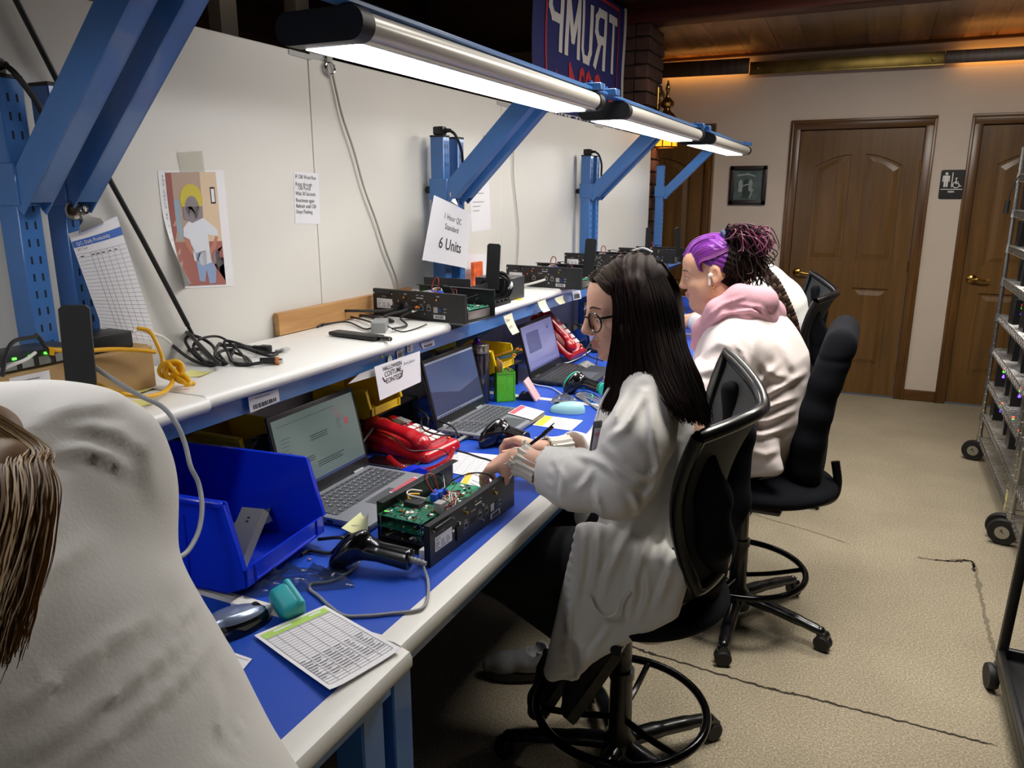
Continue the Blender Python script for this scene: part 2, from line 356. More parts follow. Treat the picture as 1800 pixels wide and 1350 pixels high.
# carpet
def carpet():
    m = bpy.data.materials.new('carpet'); m.use_nodes = True; nt = m.node_tree; b = nt.nodes['Principled BSDF']; L = nt.links.new
    tc = nt.nodes.new('ShaderNodeTexCoord')
    n1 = nt.nodes.new('ShaderNodeTexNoise'); n1.inputs['Scale'].default_value = 150; n1.inputs['Detail'].default_value = 4; n1.inputs['Roughness'].default_value = .75; L(tc.outputs['Object'], n1.inputs['Vector'])
    n2 = nt.nodes.new('ShaderNodeTexNoise'); n2.inputs['Scale'].default_value = 2.2; n2.inputs['Detail'].default_value = 6; L(tc.outputs['Object'], n2.inputs['Vector'])
    cr = nt.nodes.new('ShaderNodeValToRGB'); e = cr.color_ramp.elements; e[0].position = .3; e[0].color = lin('#6f6655'); e[1].position = .72; e[1].color = lin('#c6bda6')
    e2 = e.new(.52); e2.color = lin('#9c917b'); L(n1.outputs['Fac'], cr.inputs['Fac'])
    mr = nt.nodes.new('ShaderNodeMapRange'); mr.inputs['From Min'].default_value = .3; mr.inputs['From Max'].default_value = .7; mr.inputs['To Min'].default_value = .86; mr.inputs['To Max'].default_value = 1.08; L(n2.outputs['Fac'], mr.inputs['Value'])
    mx = nt.nodes.new('ShaderNodeMix'); mx.data_type = 'RGBA'; mx.blend_type = 'MULTIPLY'; mx.inputs['Factor'].default_value = 1; L(cr.outputs['Color'], mx.inputs['A']); L(mr.outputs['Result'], mx.inputs['B']); L(mx.outputs['Result'], b.inputs['Base Color'])
    bp = nt.nodes.new('ShaderNodeBump'); bp.inputs['Strength'].default_value = .5; bp.inputs['Distance'].default_value = .006; L(n1.outputs['Fac'], bp.inputs['Height']); L(bp.outputs['Normal'], b.inputs['Normal'])
    b.inputs['Roughness'].default_value = .95; b.inputs['Specular IOR Level'].default_value = .1; return m
M_carpet = carpet()
fl = struct('floor', MB(M_carpet).box((-3.6, -2.6, -.08), (3.2, YW, 0)))
# worn carpet seams: jagged dark slits lying in the pile
def seam(pts, w, seed, col):
    rnd = random.Random(seed); P = crv(pts, 26); mb = MB(col); L = []
    for i, p in enumerate(P):
        d = (P[min(i+1, len(P)-1)]-P[max(i-1, 0)]).normalized(); s = Vector((-d.y, d.x, 0)); j = rnd.uniform(-1, 1)*.004
        ww = w*(.35+.65*abs(noise.noise(Vector((i*.13, seed, 0))))*1.6)*min(1, i/4, (len(P)-1-i)/4)
        L.append((p+s*(j+ww), p+s*(j-ww)))
    vs = [V((a.x, a.y, .0012)) for q in L for a in q]; mb.raw(vs, [(2*i, 2*i+1, 2*i+3, 2*i+2) for i in range(len(L)-1)]); return mb
M_seam = mat('carpet_seam', '#2b241a', .95); M_seam2 = mat('carpet_seam_pale', '#6e6553', .95)
Fz = lambda px, py: onz(px, py, 0)
for k, (pts, w, c) in enumerate([
    ([(1075, 1118), (1110, 1137), (1180, 1160), (1350, 1210), (1420, 1226), (1600, 1272), (1755, 1312)], .009, M_seam),
    ([(1290, 890), (1350, 912), (1420, 932), (1495, 957)], .005, M_seam2),
    ([(1610, 980), (1660, 986), (1708, 988), (1722, 1040), (1738, 1110), (1752, 1160)], .012, M_seam2),
    ([(1640, 984), (1675, 987), (1708, 987), (1712, 1006)], .010, M_seam)]):
    o = seam([Fz(*p) for p in pts], w, k+3, c).build('seam', fl)
# far wall with three door openings
DOORS = [(-2.243, -1.248), (-.678, .318), (.532, 1.527)]; DZ = 2.107
wf = MB(M_wall); xs = -3.6
for a, b in DOORS: wf.box((xs, YW, 0), (a+.05, YW+.12, DZ-.03)); xs = b-.05
wf.box((xs, YW, 0), (3.2, YW+.12, DZ-.03)); wf.box((-3.6, YW, DZ-.03), (3.2, YW+.12, 3.1)); struct('wall_far', wf)
def leaf(x0, x1, z1, y):
    """door leaf with two arched upper panels and two square lower panels"""
    mb = MB(M_oak); w = x1-x0; mb.box((x0, y+.012, .012), (x1, y+.04, z1))
    st, ms = .118, .10; cx = (x0+x1)/2; yf = y
    def slab(poly): mb.prism([(p[0], p[1]) for p in poly], .014, frame((0, yf+.014, 0), (1, 0, 0), (0, 0, 1)))
    def rct(a, b, c, d): slab([(a, b), (c, b), (c, d), (a, d)])
    rct(x0, .012, x0+st, z1); rct(x1-st, .012, x1, z1); rct(cx-ms/2, .235, cx+ms/2, .85); rct(cx-ms/2, 1.055, cx+ms/2, z1)
    rct(x0+st, .012, x1-st, .235); rct(x0+st, .85, x1-st, 1.055)
    pls = []
    for a, b, s in ((x0+st, cx-ms/2, 1), (cx+ms/2, x1-st, -1)):
        arc = [(a+(b-a)*t, (1.765+.085*math.sin(PI/2*(t if s > 0 else 1-t)))) for t in [i/12 for i in range(13)]]
        slab(arc+[(b, z1), (a, z1)]); pls.append([(a, 1.055), (b, 1.055)]+arc[::-1]); pls.append([(a, .235), (b, .235), (b, .85), (a, .85)])
    for pl in pls:   # raised field inside each panel
        cxp = sum(p[0] for p in pl)/len(pl); czp = (min(p[1] for p in pl)+max(p[1] for p in pl))/2; hw = max(p[0] for p in pl)-cxp; hh = max(p[1] for p in pl)-czp
        q1 = [(cxp+(p[0]-cxp)*(1-.02/hw), czp+(p[1]-czp)*(1-.02/hh)) for p in pl]; q2 = [(cxp+(p[0]-cxp)*(1-.055/hw), czp+(p[1]-czp)*(1-.055/hh)) for p in pl]; n = len(pl)
        vs = [(p[0], yf+.0125, p[1]) for p in q1]+[(p[0], yf+.003, p[1]) for p in q2]
        mb.raw(vs, [(i, (i+1) % n, n+(i+1) % n, n+i) for i in range(n)]+[tuple(range(n, 2*n))], False)
    return mb
M_hinge = M_brass
for i, (a, b) in enumerate(DOORS):
    c = .072; la, lb = a+c, b-c
    d = leaf(la+.004, lb-.004, 2.03, YW+.012).build('door_%d' % (i+1)); d['kind'] = 'structure'; WM[d] = Matrix()
    fr = MB(M_casing)
    for x0, x1 in ((a, a+c), (b-c, b)):
        fr.box((x0, YW-.018, 0), (x1, YW+.06, DZ-.0), .006); m = .022; fr.box((x0+(.0 if x0 == a else c-m), YW-.026, 0), (x0+(m if x0 == a else c), YW-.01, DZ), .004)
    fr.m(M_casx).box((a, YW-.019, DZ-c), (b, YW+.06, DZ), .006); fr.box((a, YW-.027, DZ-.024), (b, YW-.01, DZ), .004)
    fr.box((a+c, YW+.02, 2.03), (b-c, YW+.06, DZ-c))
    fr.build('casing', d)
    hx = la+.062; s = 1; hd = MB(M_brass); hy = YW+.012
    hd.lathe([(.0, 0), (.033, 0), (.033, .006), (.026, .012), (.012, .016), (.011, .045), (0, .046)], 20, (hx, hy, .953), (0, -1, 0))
    hd.tube(crv([(hx, hy-.042, .953), (hx+.03*s, hy-.05, .956), (hx+.07*s, hy-.048, .948), (hx+.11*s, hy-.045, .953)], 6), [.010]*8+[.009]*6+[.007]*5, 10)
    hd.build('handle', d)
    for hz in (.24, 1.03, 1.76):
        MB(M_brass).cyl((lb-.002, YW+.006, hz-.045), (lb-.002, YW+.006, hz+.045), .008, 10).build('hinge', d)
bb = MB(M_casx)
for a, b in ((-3.6, DOORS[0][0]), (DOORS[0][1], DOORS[1][0]), (DOORS[1][1], DOORS[2][0]), (DOORS[2][1], 3.2)): bb.box((a, YW-.014, 0), (b, YW, .085), .004)
struct('baseboard_far', bb)
# ceiling, beam, brick pillar
cl = MB(M_plank); cl.box((-1.9, 5.42, 0), (3.2, YW+.1, .06)); 
for v in cl.v: v.z += 2.612+(YW-v.y)*.055
struct('ceiling', cl)
c2 = MB(M_darkw); c2.box((-3.6, -2.6, 2.76), (3.2, 5.42, 2.84)); c2.box((-3.6, 5.42, 2.76), (-1.9, YW+.1, 2.84)); struct('ceiling_shaded', c2)  # ceiling planks away from the cove light, with shade put into darker wood
struct('trim_1', MB(M_beam).box((-2.0, 5.27, 2.645), (3.2, 5.47, 2.80), .006))
M_br1 = mat('brick_dark', '#4a3028', .85, noise_amt=.25, noise_scale=14, bump=.6, bump_scale=60); M_br2 = mat('brick_brown', '#5d4033', .85, noise_amt=.25, noise_scale=14, bump=.6, bump_scale=60)
M_mort = mat('mortar', '#2a201b', .95)
bk = MB(M_mort).box((-1.86, 5.312, 0), (-1.488, 5.668, 2.646)); rr = random.Random(4)
for i in range(31):
    z = i*.0855+.005; off = (i % 2)
    for x0, x1 in (((-1.872, -1.68), (-1.672, -1.478)) if off else ((-1.872, -1.775), (-1.767, -1.575), (-1.567, -1.478))):
        bk.m(rr.choice((M_br1, M_br1, M_br2))).box((x0, 5.298+rr.uniform(0, .006), z), (x1, 5.40, z+.074), .004, 1)
    for y0, y1 in (((5.298, 5.39), (5.398, 5.58), (5.588, 5.68)) if off else ((5.298, 5.485), (5.493, 5.68))):
        bk.m(rr.choice((M_br1, M_br1, M_br2))).box((-1.57, y0, z), (-1.478+rr.uniform(-.004, .006), y1, z+.074), .004, 1)
struct('pillar', bk)
# light valance along the top of the far wall: timber boards with warm strips behind, brass track between
yv = YW-.085
def vz(x): return 2.462-.022*(x+1.7)/2.5
def tilt(mb):
    for v in mb.v: v.z += -.0105*(v.x+1.7)
    return mb
struct('trim_2', tilt(MB(M_oakd).box((-3.6, yv-.02, 2.462), (-1.012, yv, 2.575), .003).box((.31, yv-.02, 2.462), (3.2, yv, 2.545), .003)))
bt = MB(mat('brass_dull', '#7d6a3a', .38, 1.0, noise_amt=.3, noise_scale=9)).box((-1.01, yv+.012, 2.46), (.308, yv+.018, 2.548), .002); bt.box((-1.01, yv-.004, 2.455), (.308, yv+.03, 2.462))
bt.lathe([(0, 0), (.012, 0), (.012, .02), (.0, .022)], 10, (.24, yv+.012, 2.50), (0, -1, 0)).lathe([(0, 0), (.01, 0), (.01, .02), (.0, .022)], 10, (-.95, yv+.012, 2.50), (0, -1, 0)); struct('trim_3', tilt(bt))
M_warm = mat('warm_strip', '#ffd9a0', .5, emit='#ffb45a', estr=9)
ws = MB(M_warm).box((-1.70, yv+.03, 2.50), (-1.03, yv+.05, 2.515)).box((.40, yv+.03, 2.47), (2.6, yv+.05, 2.485)); struct('trim_4', ws)
struct('trim_5', MB(M_casx).box((-3.6, YW-.03, 2.592), (3.2, YW, 2.612)))
# other walls of the room
struct('wall_beyond', MB(M_darkw).box((-3.7, -2.6, 0), (-3.6, YW, 2.84)))
struct('wall_right', MB(M_darkw).box((3.2, -2.6, 0), (3.3, YW+.1, 3.0)))
struct('wall_near', MB(M_darkw).box((-3.6, -2.7, 0), (3.2, -2.6, 3.0)))
# dark window posts and a warm timber strip seen over the top of the partition
wp = MB(M_black)
for y in (1.55, 2.75, 3.25, 4.4): wp.box((-2.75, y, 0), (-2.68, y+.10, 2.76))
wp.box((-2.75, .2, 2.02), (-2.70, 6.5, 2.08)); struct('window_1', wp)
M_warmw = wood('warm_panelling', '#5a3a1c', '#95682f', 'Y', 3, .4, planks=(2, .12, .2))
struct('wall_warm', MB(M_warmw).box((-3.60, .3, 1.6), (-3.57, 3.3, 2.76)))
# white partition behind the benches
XP = -1.47; pz = 1.935; pt = MB(M_panel); ys = [-1.855, -.63, .595, 1.82, 3.045, 4.27, 5.425]
for a, b in zip(ys, ys[1:]): pt.box((XP-.03, a+.0015, .02), (XP, b-.0015, pz), .0015, 1)
pt.m(M_gap).box((XP-.027, ys[0]+.01, .03), (XP-.004, ys[-1]-.01, pz-.006)); struct('wall_left', pt)
# ---- things on the far wall
def shift(M, x, y, z=0): return M @ Matrix.Translation((x, y, z))
FW = frame((0, YW, 0), (1, 0, 0), (0, 0, 1))     # local x right, y up, z towards the room
M_sign = mat('sign_black', '#15171a', .4)
sg = thing('restroom_sign', 'black restroom plaque with white man and wheelchair symbols between the wooden doors', 'sign', (.46, YW, 1.525))
def rrect(w, h, r, n=6):
    return [(cx+r*math.cos(a), cy+r*math.sin(a)) for cx, cy, a0 in ((w-r, h-r, 0), (r, h-r, PI/2), (r, r, PI), (w-r, r, 3*PI/2)) for a in [a0+PI/2*i/n for i in range(n+1)]]
SG = shift(FW, .381, 1.524); b = MB(M_sign); b.prism(rrect(.155, .205, .014), .005, SG); b.build('plate', sg)
p = MB(M_white); G = shift(SG, 0, 0, .005)
p.sph(tuple(G @ V((.037, .178, .0))), .010, 14, (1, .15, 1)).prism([(.017, .165), (.057, .165), (.060, .158), (.060, .122), (.053, .122), (.053, .15), (.051, .15), (.051, .085), (.039, .085), (.039, .12), (.036, .12), (.036, .085), (.024, .085), (.024, .15), (.022, .15), (.022, .122), (.014, .122), (.014, .158)], .001, G)
p.prism([(.073, .083), (.079, .083), (.079, .187), (.073, .187)], .001, G)
p.sph(tuple(G @ V((.102, .144, 0))), .0065, 12, (1, .15, 1)).prism([(.098, .135), (.105, .135), (.105, .122), (.118, .122), (.118, .117), (.105, .117), (.105, .112), (.120, .112), (.131, .093), (.139, .096), (.139, .091), (.128, .086), (.116, .106), (.098, .106)], .001, G)
p.prism([(.104+.0235*math.cos(a), .100+.0235*math.sin(a)) for a in [R(100)+R(250)*i/20 for i in range(21)]]+[(.104+.018*math.cos(a), .100+.018*math.sin(a)) for a in [R(350)-R(250)*i/20 for i in range(21)]], .001, G)
p.prism([(.008, .066), (.147, .066), (.147, .071), (.008, .071)], .001, G); p.text('MEN', .02, shift(G, .077, .045, .001), 'CENTER', .0006); p.build('pictogram', sg)
pf = thing('framed_picture', 'small framed photograph in a dark frame on the far wall beside the wooden door', 'picture', (-.97, YW, 1.476))
x0, x1, z0, z1 = -1.115, -.828, 1.476, 1.777; M_fr = mat('frame_brown', '#1d1411', .35)
b = MB(M_fr)
for lo, hi in (((x0, z0), (x1, z0+.035)), ((x0, z1-.035), (x1, z1)), ((x0, z0), (x0+.035, z1)), ((x1-.035, z0), (x1, z1))): b.box((lo[0], YW-.025, lo[1]), (hi[0], YW, hi[1]), .005)
b.build('frame', pf)
M_ph = mat('photo_grey_green', '#4d5b57', .25, noise_amt=.35, noise_scale=16); b = MB(M_ph).box((x0+.03, YW-.012, z0+.03), (x1-.03, YW-.004, z1-.03))
M_ph2 = mat('photo_pale', '#8f9d97', .3, noise_amt=.2, noise_scale=30); M_ph3 = mat('photo_dark', '#262e2c', .3); PG = shift(FW, x0, z0, .0125)
def blob(mb, m, pts, h=.0004): mb.m(m).prism(pts, h, PG)
blob(b, M_ph3, [(.10, .05), (.16, .05), (.165, .16), (.14, .2), (.11, .19)]); blob(b, M_ph2, [(.07, .1), (.1, .1), (.105, .17), (.09, .2), (.072, .18)], .0006); blob(b, M_ph2, [(.15, .11), (.175, .1), (.18, .17), (.165, .2), (.15, .18)], .0006)
blob(b, M_ph2, [(.1, .15), (.15, .165), (.15, .155), (.1, .14)], .0007); blob(b, M_ph2, [(.155, .05), (.165, .05), (.19, .12), (.178, .12)], .0007); blob(b, M_ph2, [(.06, .22), (.14, .23), (.2, .215), (.2, .225), (.14, .245), (.06, .235)]); b.build('photograph', pf)
# lantern on the pillar's corner
M_glass = mat('amber_glass', '#ffb13a', .15, emit='#ff9a1e', estr=1.6, alpha=.75); M_bulb = mat('bulb', '#fff0c8', .4, emit='#ffdf9a', estr=40)
lx, ly, lz = -1.405, 5.56, 1.875
ln = thing('lantern', 'brass wall lantern with amber glass glowing on the brick pillar', 'lamp', (lx, ly, lz))
b = MB(M_brass).lathe([(0, 0), (.075, 0), (.085, .012), (.08, .02), (0, .02)], 8, (lx, ly, lz+.165)).lathe([(.085, 0), (.06, .03), (.025, .06), (.022, .075), (.045, .09), (.05, .11), (.03, .135), (.012, .15), (.010, .19), (.016, .2), (.012, .225), (.002, .26)], 20, (lx, ly, lz+.185))
for k in range(8): a = 2*PI*k/8; q = V((lx+.082*math.cos(a), ly+.082*math.sin(a), lz)); b.cyl(q, q+V((0, 0, .175)), .005, 6)
b.torus((lx, ly, lz+.002), .083, .006, n=24, k=6); b.tube(crv([(lx-.075, ly, lz+.30), (lx-.05, ly, lz+.38), (lx-.02, ly, lz+.33), (lx, ly, lz+.27)], 6), .009, 8); b.cyl((lx-.073, ly, lz+.26), (lx-.073, ly, lz+.40), .02, 12); b.build('bracket', ln)
b = MB(M_glass)
b.lathe([(.078, .005), (.078, .17)], 8, (lx, ly, lz)); b.f = b.f[:-2]; b.fm = b.fm[:-2]; b.fs = [False]*len(b.f); b.build('amber_glass', ln)
MB(M_bulb).sph((lx, ly, lz+.09), .022, 12, (1, 1, 1.5)).build('bulb', ln)
# flag hung over the partition, seen from the back, so its lettering is mirrored
M_navy = mat('flag_navy', '#1c2060', .75, noise_amt=.12, noise_scale=5); M_fred = mat('flag_red', '#b02a34', .75); M_fwh = mat('flag_white', '#cfcac6', .75); M_fhem = mat('flag_hem', '#bdb7b2', .75)
fy0, fy1, fz0, fz1, fx = 3.70, 5.225, 1.845, 2.725, -1.62
def flagfn(u, v):  # u from the near end to the pillar end
    return (fx+.005*math.sin(u*17+v*2)+.002*math.sin(u*31+1), fy0+(fy1-fy0)*u+.01*math.sin(v*9), fz0+(fz1-fz0)*v-.05*(1-u)*v*0-.02*math.sin(u*PI)*(v))
fm_ = MB(); Sheet.lvl = .004; sh = Sheet(fm_, flagfn, M_navy, 130, 30, .001)
FWd, FH = fy1-fy0, fz1-fz0
for r_ in ((.115, .03, .13, .97), (.90, .03, .912, .97), (.115, .955, .912, .975)): sh.rect(*r_, M_fred, 1 if r_[2]-r_[0] < .1 else 90, 30)
sh.rect(.972, 0, 1.0, 1, M_fhem, 2, 30)
def mirtext(st, uc, v, size, m, sx, bold):
    vs, fs = text_geo(st, size, 'CENTER', bold); sh.mb.m(m); bm = bmesh.new(); bv = [bm.verts.new(q) for q in vs]
    for f in fs:
        try: bm.faces.new([bv[i] for i in f])
        except ValueError: pass
    bmesh.ops.triangulate(bm, faces=bm.faces[:])
    for _ in range(4):
        le = [e for e in bm.edges if e.calc_length() > .04]
        if le: bmesh.ops.subdivide_edges(bm, edges=le, cuts=1); bmesh.ops.triangulate(bm, faces=[f for f in bm.faces if len(f.verts) > 3])
    bm.verts.index_update(); sh.mb.raw([sh.p(uc-(v_.co.x*sx)/FWd, v+v_.co.y/FH, sh.lvl) for v_ in bm.verts], [tuple(q.index for q in f.verts)[::-1] for f in bm.faces], False); bm.free()
def stroke_letter(lines, u_right, wl, v0, hl, th, m):
    sh.mb.m(m); hw = th/2
    for pts in lines:
        for (xa, ya), (xb, yb) in zip(pts, pts[1:]):
            A = V((xa*wl, ya*hl, 0)); Bq = V((xb*wl, yb*hl, 0)); d = (Bq-A).normalized(); A -= d*hw*.8; Bq += d*hw*.8; nn_ = V((-d.y, d.x, 0))*hw; n = 10; vs = []
            for i in range(n+1):
                c = A.lerp(Bq, i/n); vs += [sh.p(u_right-(c.x+g*nn_.x)/FWd, v0+(c.y+g*nn_.y)/FH, sh.lvl) for g in (-1, 1)]
            sh.mb.raw(vs, [(2*i, 2*i+1, 2*i+3, 2*i+2) for i in range(n)], False)
LT = {'T': [[(0, 1), (1, 1)], [(.5, 1), (.5, 0)]], 'R': [[(0, 0), (0, 1), (.75, 1), (1, .88), (1, .64), (.75, .5), (0, .5)], [(.5, .5), (1, 0)]], 'U': [[(0, 1), (0, .2), (.2, .02), (.8, .02), (1, .2), (1, 1)]], 'M': [[(0, 0), (0, 1), (.5, .25), (1, 1), (1, 0)]], 'P': [[(0, 0), (0, 1), (.75, 1), (1, .88), (1, .62), (.75, .48), (0, .48)]]}
for k_, ch_ in enumerate('TRUMP'): stroke_letter(LT[ch_], .868-k_*.150-(.012 if k_ > 3 else 0), .150 if ch_ != 'M' else .165, .535, .300, .048, M_fwh)
mirtext('2024', .505, .215, .33, M_fred, .86, .006)
def star(uc, vc, r):
    sh.poly([(uc+(r if i % 2 == 0 else r*.4)*math.sin(PI*i/5)/FWd, vc+(r if i % 2 == 0 else r*.4)*math.cos(PI*i/5)/FH) for i in range(10)], M_fred)
star(.215, .33, .075); star(.80, .33, .075)
sh.rect(.135, .06, .885, .165, M_fwh, 90, 4); Sheet.lvl = .006; mirtext('MAKE VOTES COUNT AGAIN', .51, .09, .088, M_navy, .86, .002); Sheet.lvl = .0006
single('flag', fm_, 'navy flag with white mirrored lettering and red numerals hung above the white partition', 'flag', (fx, (fy0+fy1)/2, fz0))
# ---- light
def area(name, loc, sx, sy, power, col=(1, 1, 1), rot=(0, 0, 0), spread=PI):
    l = bpy.data.lights.new(name, 'AREA'); l.shape = 'RECTANGLE'; l.size = sx; l.size_y = sy; l.energy = power; l.color = col; l.spread = spread
    o = bpy.data.objects.new(name, l); o.location = loc; o.rotation_euler = rot; COL.objects.link(o); return o
area('aisle_fill', (-.05, 2.4, 2.74), 1.0, .6, 36, (1, .95, .88), spread=R(128))  # unseen fill lamp added over the aisle, cone narrowed off the near worker
area('aisle_fill', (.35, 4.2, 2.74), 1.2, .6, 62, (1, .95, .88))  # second unseen fill, added to brighten the far floor and wall
area('partition_fill', (-2.5, 2.2, 2.7), .3, 2.5, 14, (1, .75, .5))  # warm fill added behind the partition so the timber there isn't black
w = bpy.data.worlds.new('world'); SC.world = w; w.use_nodes = True; w.node_tree.nodes['Background'].inputs[0].default_value = (.75, .78, .85, 1); w.node_tree.nodes['Background'].inputs[1].default_value = .06
SC.view_settings.view_transform = 'Standard'; SC.view_settings.look = 'None'; SC.view_settings.gamma = 1; SC.view_settings.use_curve_mapping = False; SC.view_settings.exposure = 0.0
SC.cycles.use_denoising = True
try: SC.cycles.denoiser = 'OPENIMAGEDENOISE'
except Exception: pass
SC.cycles.max_bounces = 8; SC.cycles.sample_clamp_indirect = 6
# ================================================================ workbenches, lamps, shelf boards
M_blue = mat('bench_blue_steel', '#3f73b4', .32, noise_amt=.05, noise_scale=6, coat=.3)
M_top = mat('worktop_blue', '#1b48b0', .42, noise_amt=.05, noise_scale=3)
M_edge = mat('edge_white', '#dcdad2', .35, noise_amt=.03, noise_scale=5)
M_slot = mat('slot_dark', '#0d1626', .8)
M_steelg = mat('shelf_grey', '#7d8288', .45)
M_alu = mat('aluminium', '#d3cfc6', .3, .15); M_led = mat('led_diffuser', '#ffffff', .4, emit='#fdfcff', estr=15)
YB = [.925-1.524, .925, 2.449, 3.973]; BZ = .85
def upright(y0):
    mb = MB(M_blue).box((-1.432, y0, .87), (-1.38, y0+.044, 1.752), .002, 1)
    mb.m(M_black).box((-1.433, y0-.001, 1.750), (-1.379, y0+.045, 1.757), .001, 1); mb.m(M_slot)
    z = .95
    while z < 1.735:
        if not 1.53 < z < 1.622:
            for dy in (.012, .028): mb.box((-1.3805, y0+dy, z), (-1.3796, y0+dy+.0035, z+.0135))
        z += .0305
    return mb
def arm(y0):
    a, b = V((-1.385, y0+.022, 1.545)), V((-1.02, y0+.022, 1.905)); d = (b-a).normalized(); n = V((-d.z, 0, d.x))
    mb = MB(M_blue)   # folded channel: two flanges and a web, open below, square ends cut flush with the post
    for s in (-1, 1): mb.beam(a+V((0, s*.0205, 0)), b+V((0, s*.0205, 0)), .003, .058, (0, 0, 1))
    mb.beam(a+n*.0275+d*.02, b+n*.0275, .041, .003); mb.beam(a-n*.0275+d*.03, b-n*.0275-d*.02, .041, .003)
    mb.box((-1.438, y0-.004, 1.54), (-1.366, y0+.048, 1.612), .002, 1)
    mb.m(M_black).lathe([(0, 0), (.013, 0), (.014, .012), (.011, .026), (0, .027)], 12, (-1.438, y0+.022, 1.574), (-1, 0, 0)); return mb
def bench():
    t = thing('workbench', 'x', 'workbench', (0, 0, 0)); L = 1.52
    wt = MB(M_top).box((-1.42, .003, BZ-.03), (-.672, L, BZ), .0008, 1).build('worktop', t)
    e = MB(M_edge); prof = [(-.676, BZ+.0005), (-.645, BZ+.0003), (-.633, BZ-.003), (-.628, BZ-.011), (-.628, BZ-.026), (-.633, BZ-.034), (-.645, BZ-.037), (-.676, BZ-.037)]
    e.prism([(x, z) for x, z in prof], L-.004, frame((0, L, 0), (1, 0, 0), (0, 0, 1)), True)
    for y in (.0015, L-.012): e.box((-1.42, y, BZ-.032), (-.66, y+.012, BZ+.0008), .0005, 1)
    e.build('edge_trim', wt)
    f = MB(M_blue).box((-.70, .01, .765), (-.664, L-.01, .814), .002, 1).box((-1.41, .01, .765), (-1.37, L-.01, .814), .002, 1)
    for y in (.03, L-.075): f.box((-1.38, y, .765), (-.69, y+.045, .814), .002, 1)
    f.build('frame', t)
    for y in (.028, L-.085):
        for x in (-.725, -1.405): MB(M_blue).box((x, y, .03), (x+.057, y+.057, .766), .003, 1).m(M_black).cyl((x+.028, y+.028, 0), (x+.028, y+.028, .035), .022, 14).build('leg', t)
    MB(M_blue).box((-1.40, .05, .32), (-1.38, L-.05, .37), .002, 1).build('stretcher', t)
    for y in (.055, 1.475): upright(y).build('upright', t); arm(y).build('light_arm', t)
    s = MB(M_blue).box((-1.172, .0, 1.112), (-1.160, L, 1.152), .001, 1).box((-1.36, .0, 1.112), (-1.35, L, 1.152), .001, 1)
    s.m(M_steelg).box((-1.40, .0, 1.145), (-1.162, L, 1.1525), .001, 1); s.build('shelf_frame', t)
    for y in (.05, 1.475):
        MB(M_blue).prism([(-1.36, 1.14), (-1.175, 1.14), (-1.175, 1.118), (-1.33, 1.02), (-1.36, 1.02)], .004, frame((0, y, 0), (1, 0, 0), (0, 0, 1))).build('shelf_bracket', t)
    r = MB(M_blue).box((-.862, .0, 1.867), (-.826, L, 1.877), .002, 1)
    for y in (.05, L-.095): r.box((-1.07, y, 1.867), (-.80, y+.045, 1.888), .002, 1); r.m(M_slot).box((-.80, y+.02, 1.87), (-.7995, y+.025, 1.886)).m(M_blue).cyl((-.84, y+.022, 1.888), (-.84, y+.022, 1.896), .006, 8)
    r.build('light_rail', t)
    return t
B = bench(); BL = ['blue steel workbench nearest the camera holding the green-headed form', 'blue steel workbench under the long-haired woman with the opened metal chassis',
    'blue steel workbench under the purple-haired woman in the pink hood', 'blue steel workbench at the far end by the dark door']
B.location = (.022, YB[0], 0); B['label'] = BL[0]; WM[B] = Matrix.Translation((.022, YB[0], 0))
for i in (1, 2, 3): dup(B, (0, YB[i], 0), 0, BL[i])
for o in [o for o in COL.objects if o.parent is None and o.name.startswith('workbench')]: o['group'] = 'row of blue workbenches'
# linear lamps
def lamp():
    t = thing('task_light', 'x', 'lamp', (0, 0, 1.809)); xc, w, z0, h, y0, y1 = -.893, .186, 1.809, .055, .212, 1.475
    def ring(w, h, n=10):
        r = h/2; return [(xc+(w/2-r)+r*math.cos(a), z0+.0275+r*math.sin(a)) for a in [-PI/2+PI*i/n for i in range(n+1)]]+[(xc-(w/2-r)+r*math.cos(a), z0+.0275+r*math.sin(a)) for a in [PI/2+PI*i/n for i in range(n+1)]]
    def ex(mb, poly, a, b): return mb.prism(poly, b-a, frame((0, b, 0), (1, 0, 0), (0, 0, 1)), True)
    q = [p for p in ring(w-.008, h-.006)]; up = [(x, z) for x, z in q]
    hb = MB(M_alu); ex(hb, up, y0+.035, y1-.035)
    for dx in (.062, .067, .072): hb.box((xc+dx, y0+.035, z0+.0005), (xc+dx+.0022, y1-.035, z0+.006))
    hb.build('housing', t)
    for a, b in ((y0, y0+.036), (y1-.038, y1)): 
        mb = MB(M_black); ex(mb, ring(w, h), a, b); mb.build('end_cap', t)
    MB(M_led).box((xc-.058, y0+.036, z0-.0015), (xc+.04, y1-.038, z0+.006), .001, 1).build('diffuser', t)
    [MB(M_black).box((xc-.02, y, z0+h-.002), (xc+.06, y+.03, 1.868)).build('hanger', t) for y in (y0+.03, y1-.06)]
    return t
Lm = lamp(); LL = ['linear lamp over the nearest bench, just out of the top edge', 'longest-looking white linear lamp with the big black end cap', 'middle white linear lamp in front of the flag', 'smallest white linear lamp, by the framed picture']
Lm.location = (0, YB[0]-.22, 1.809); Lm['label'] = LL[0]
for i in (1, 2, 3): dup(Lm, (0, YB[i], 1.809), 0, LL[i])
for o in [o for o in COL.objects if o.parent is None and o.name.startswith('task_light')]: o['group'] = 'linear lamps hung above the benches'
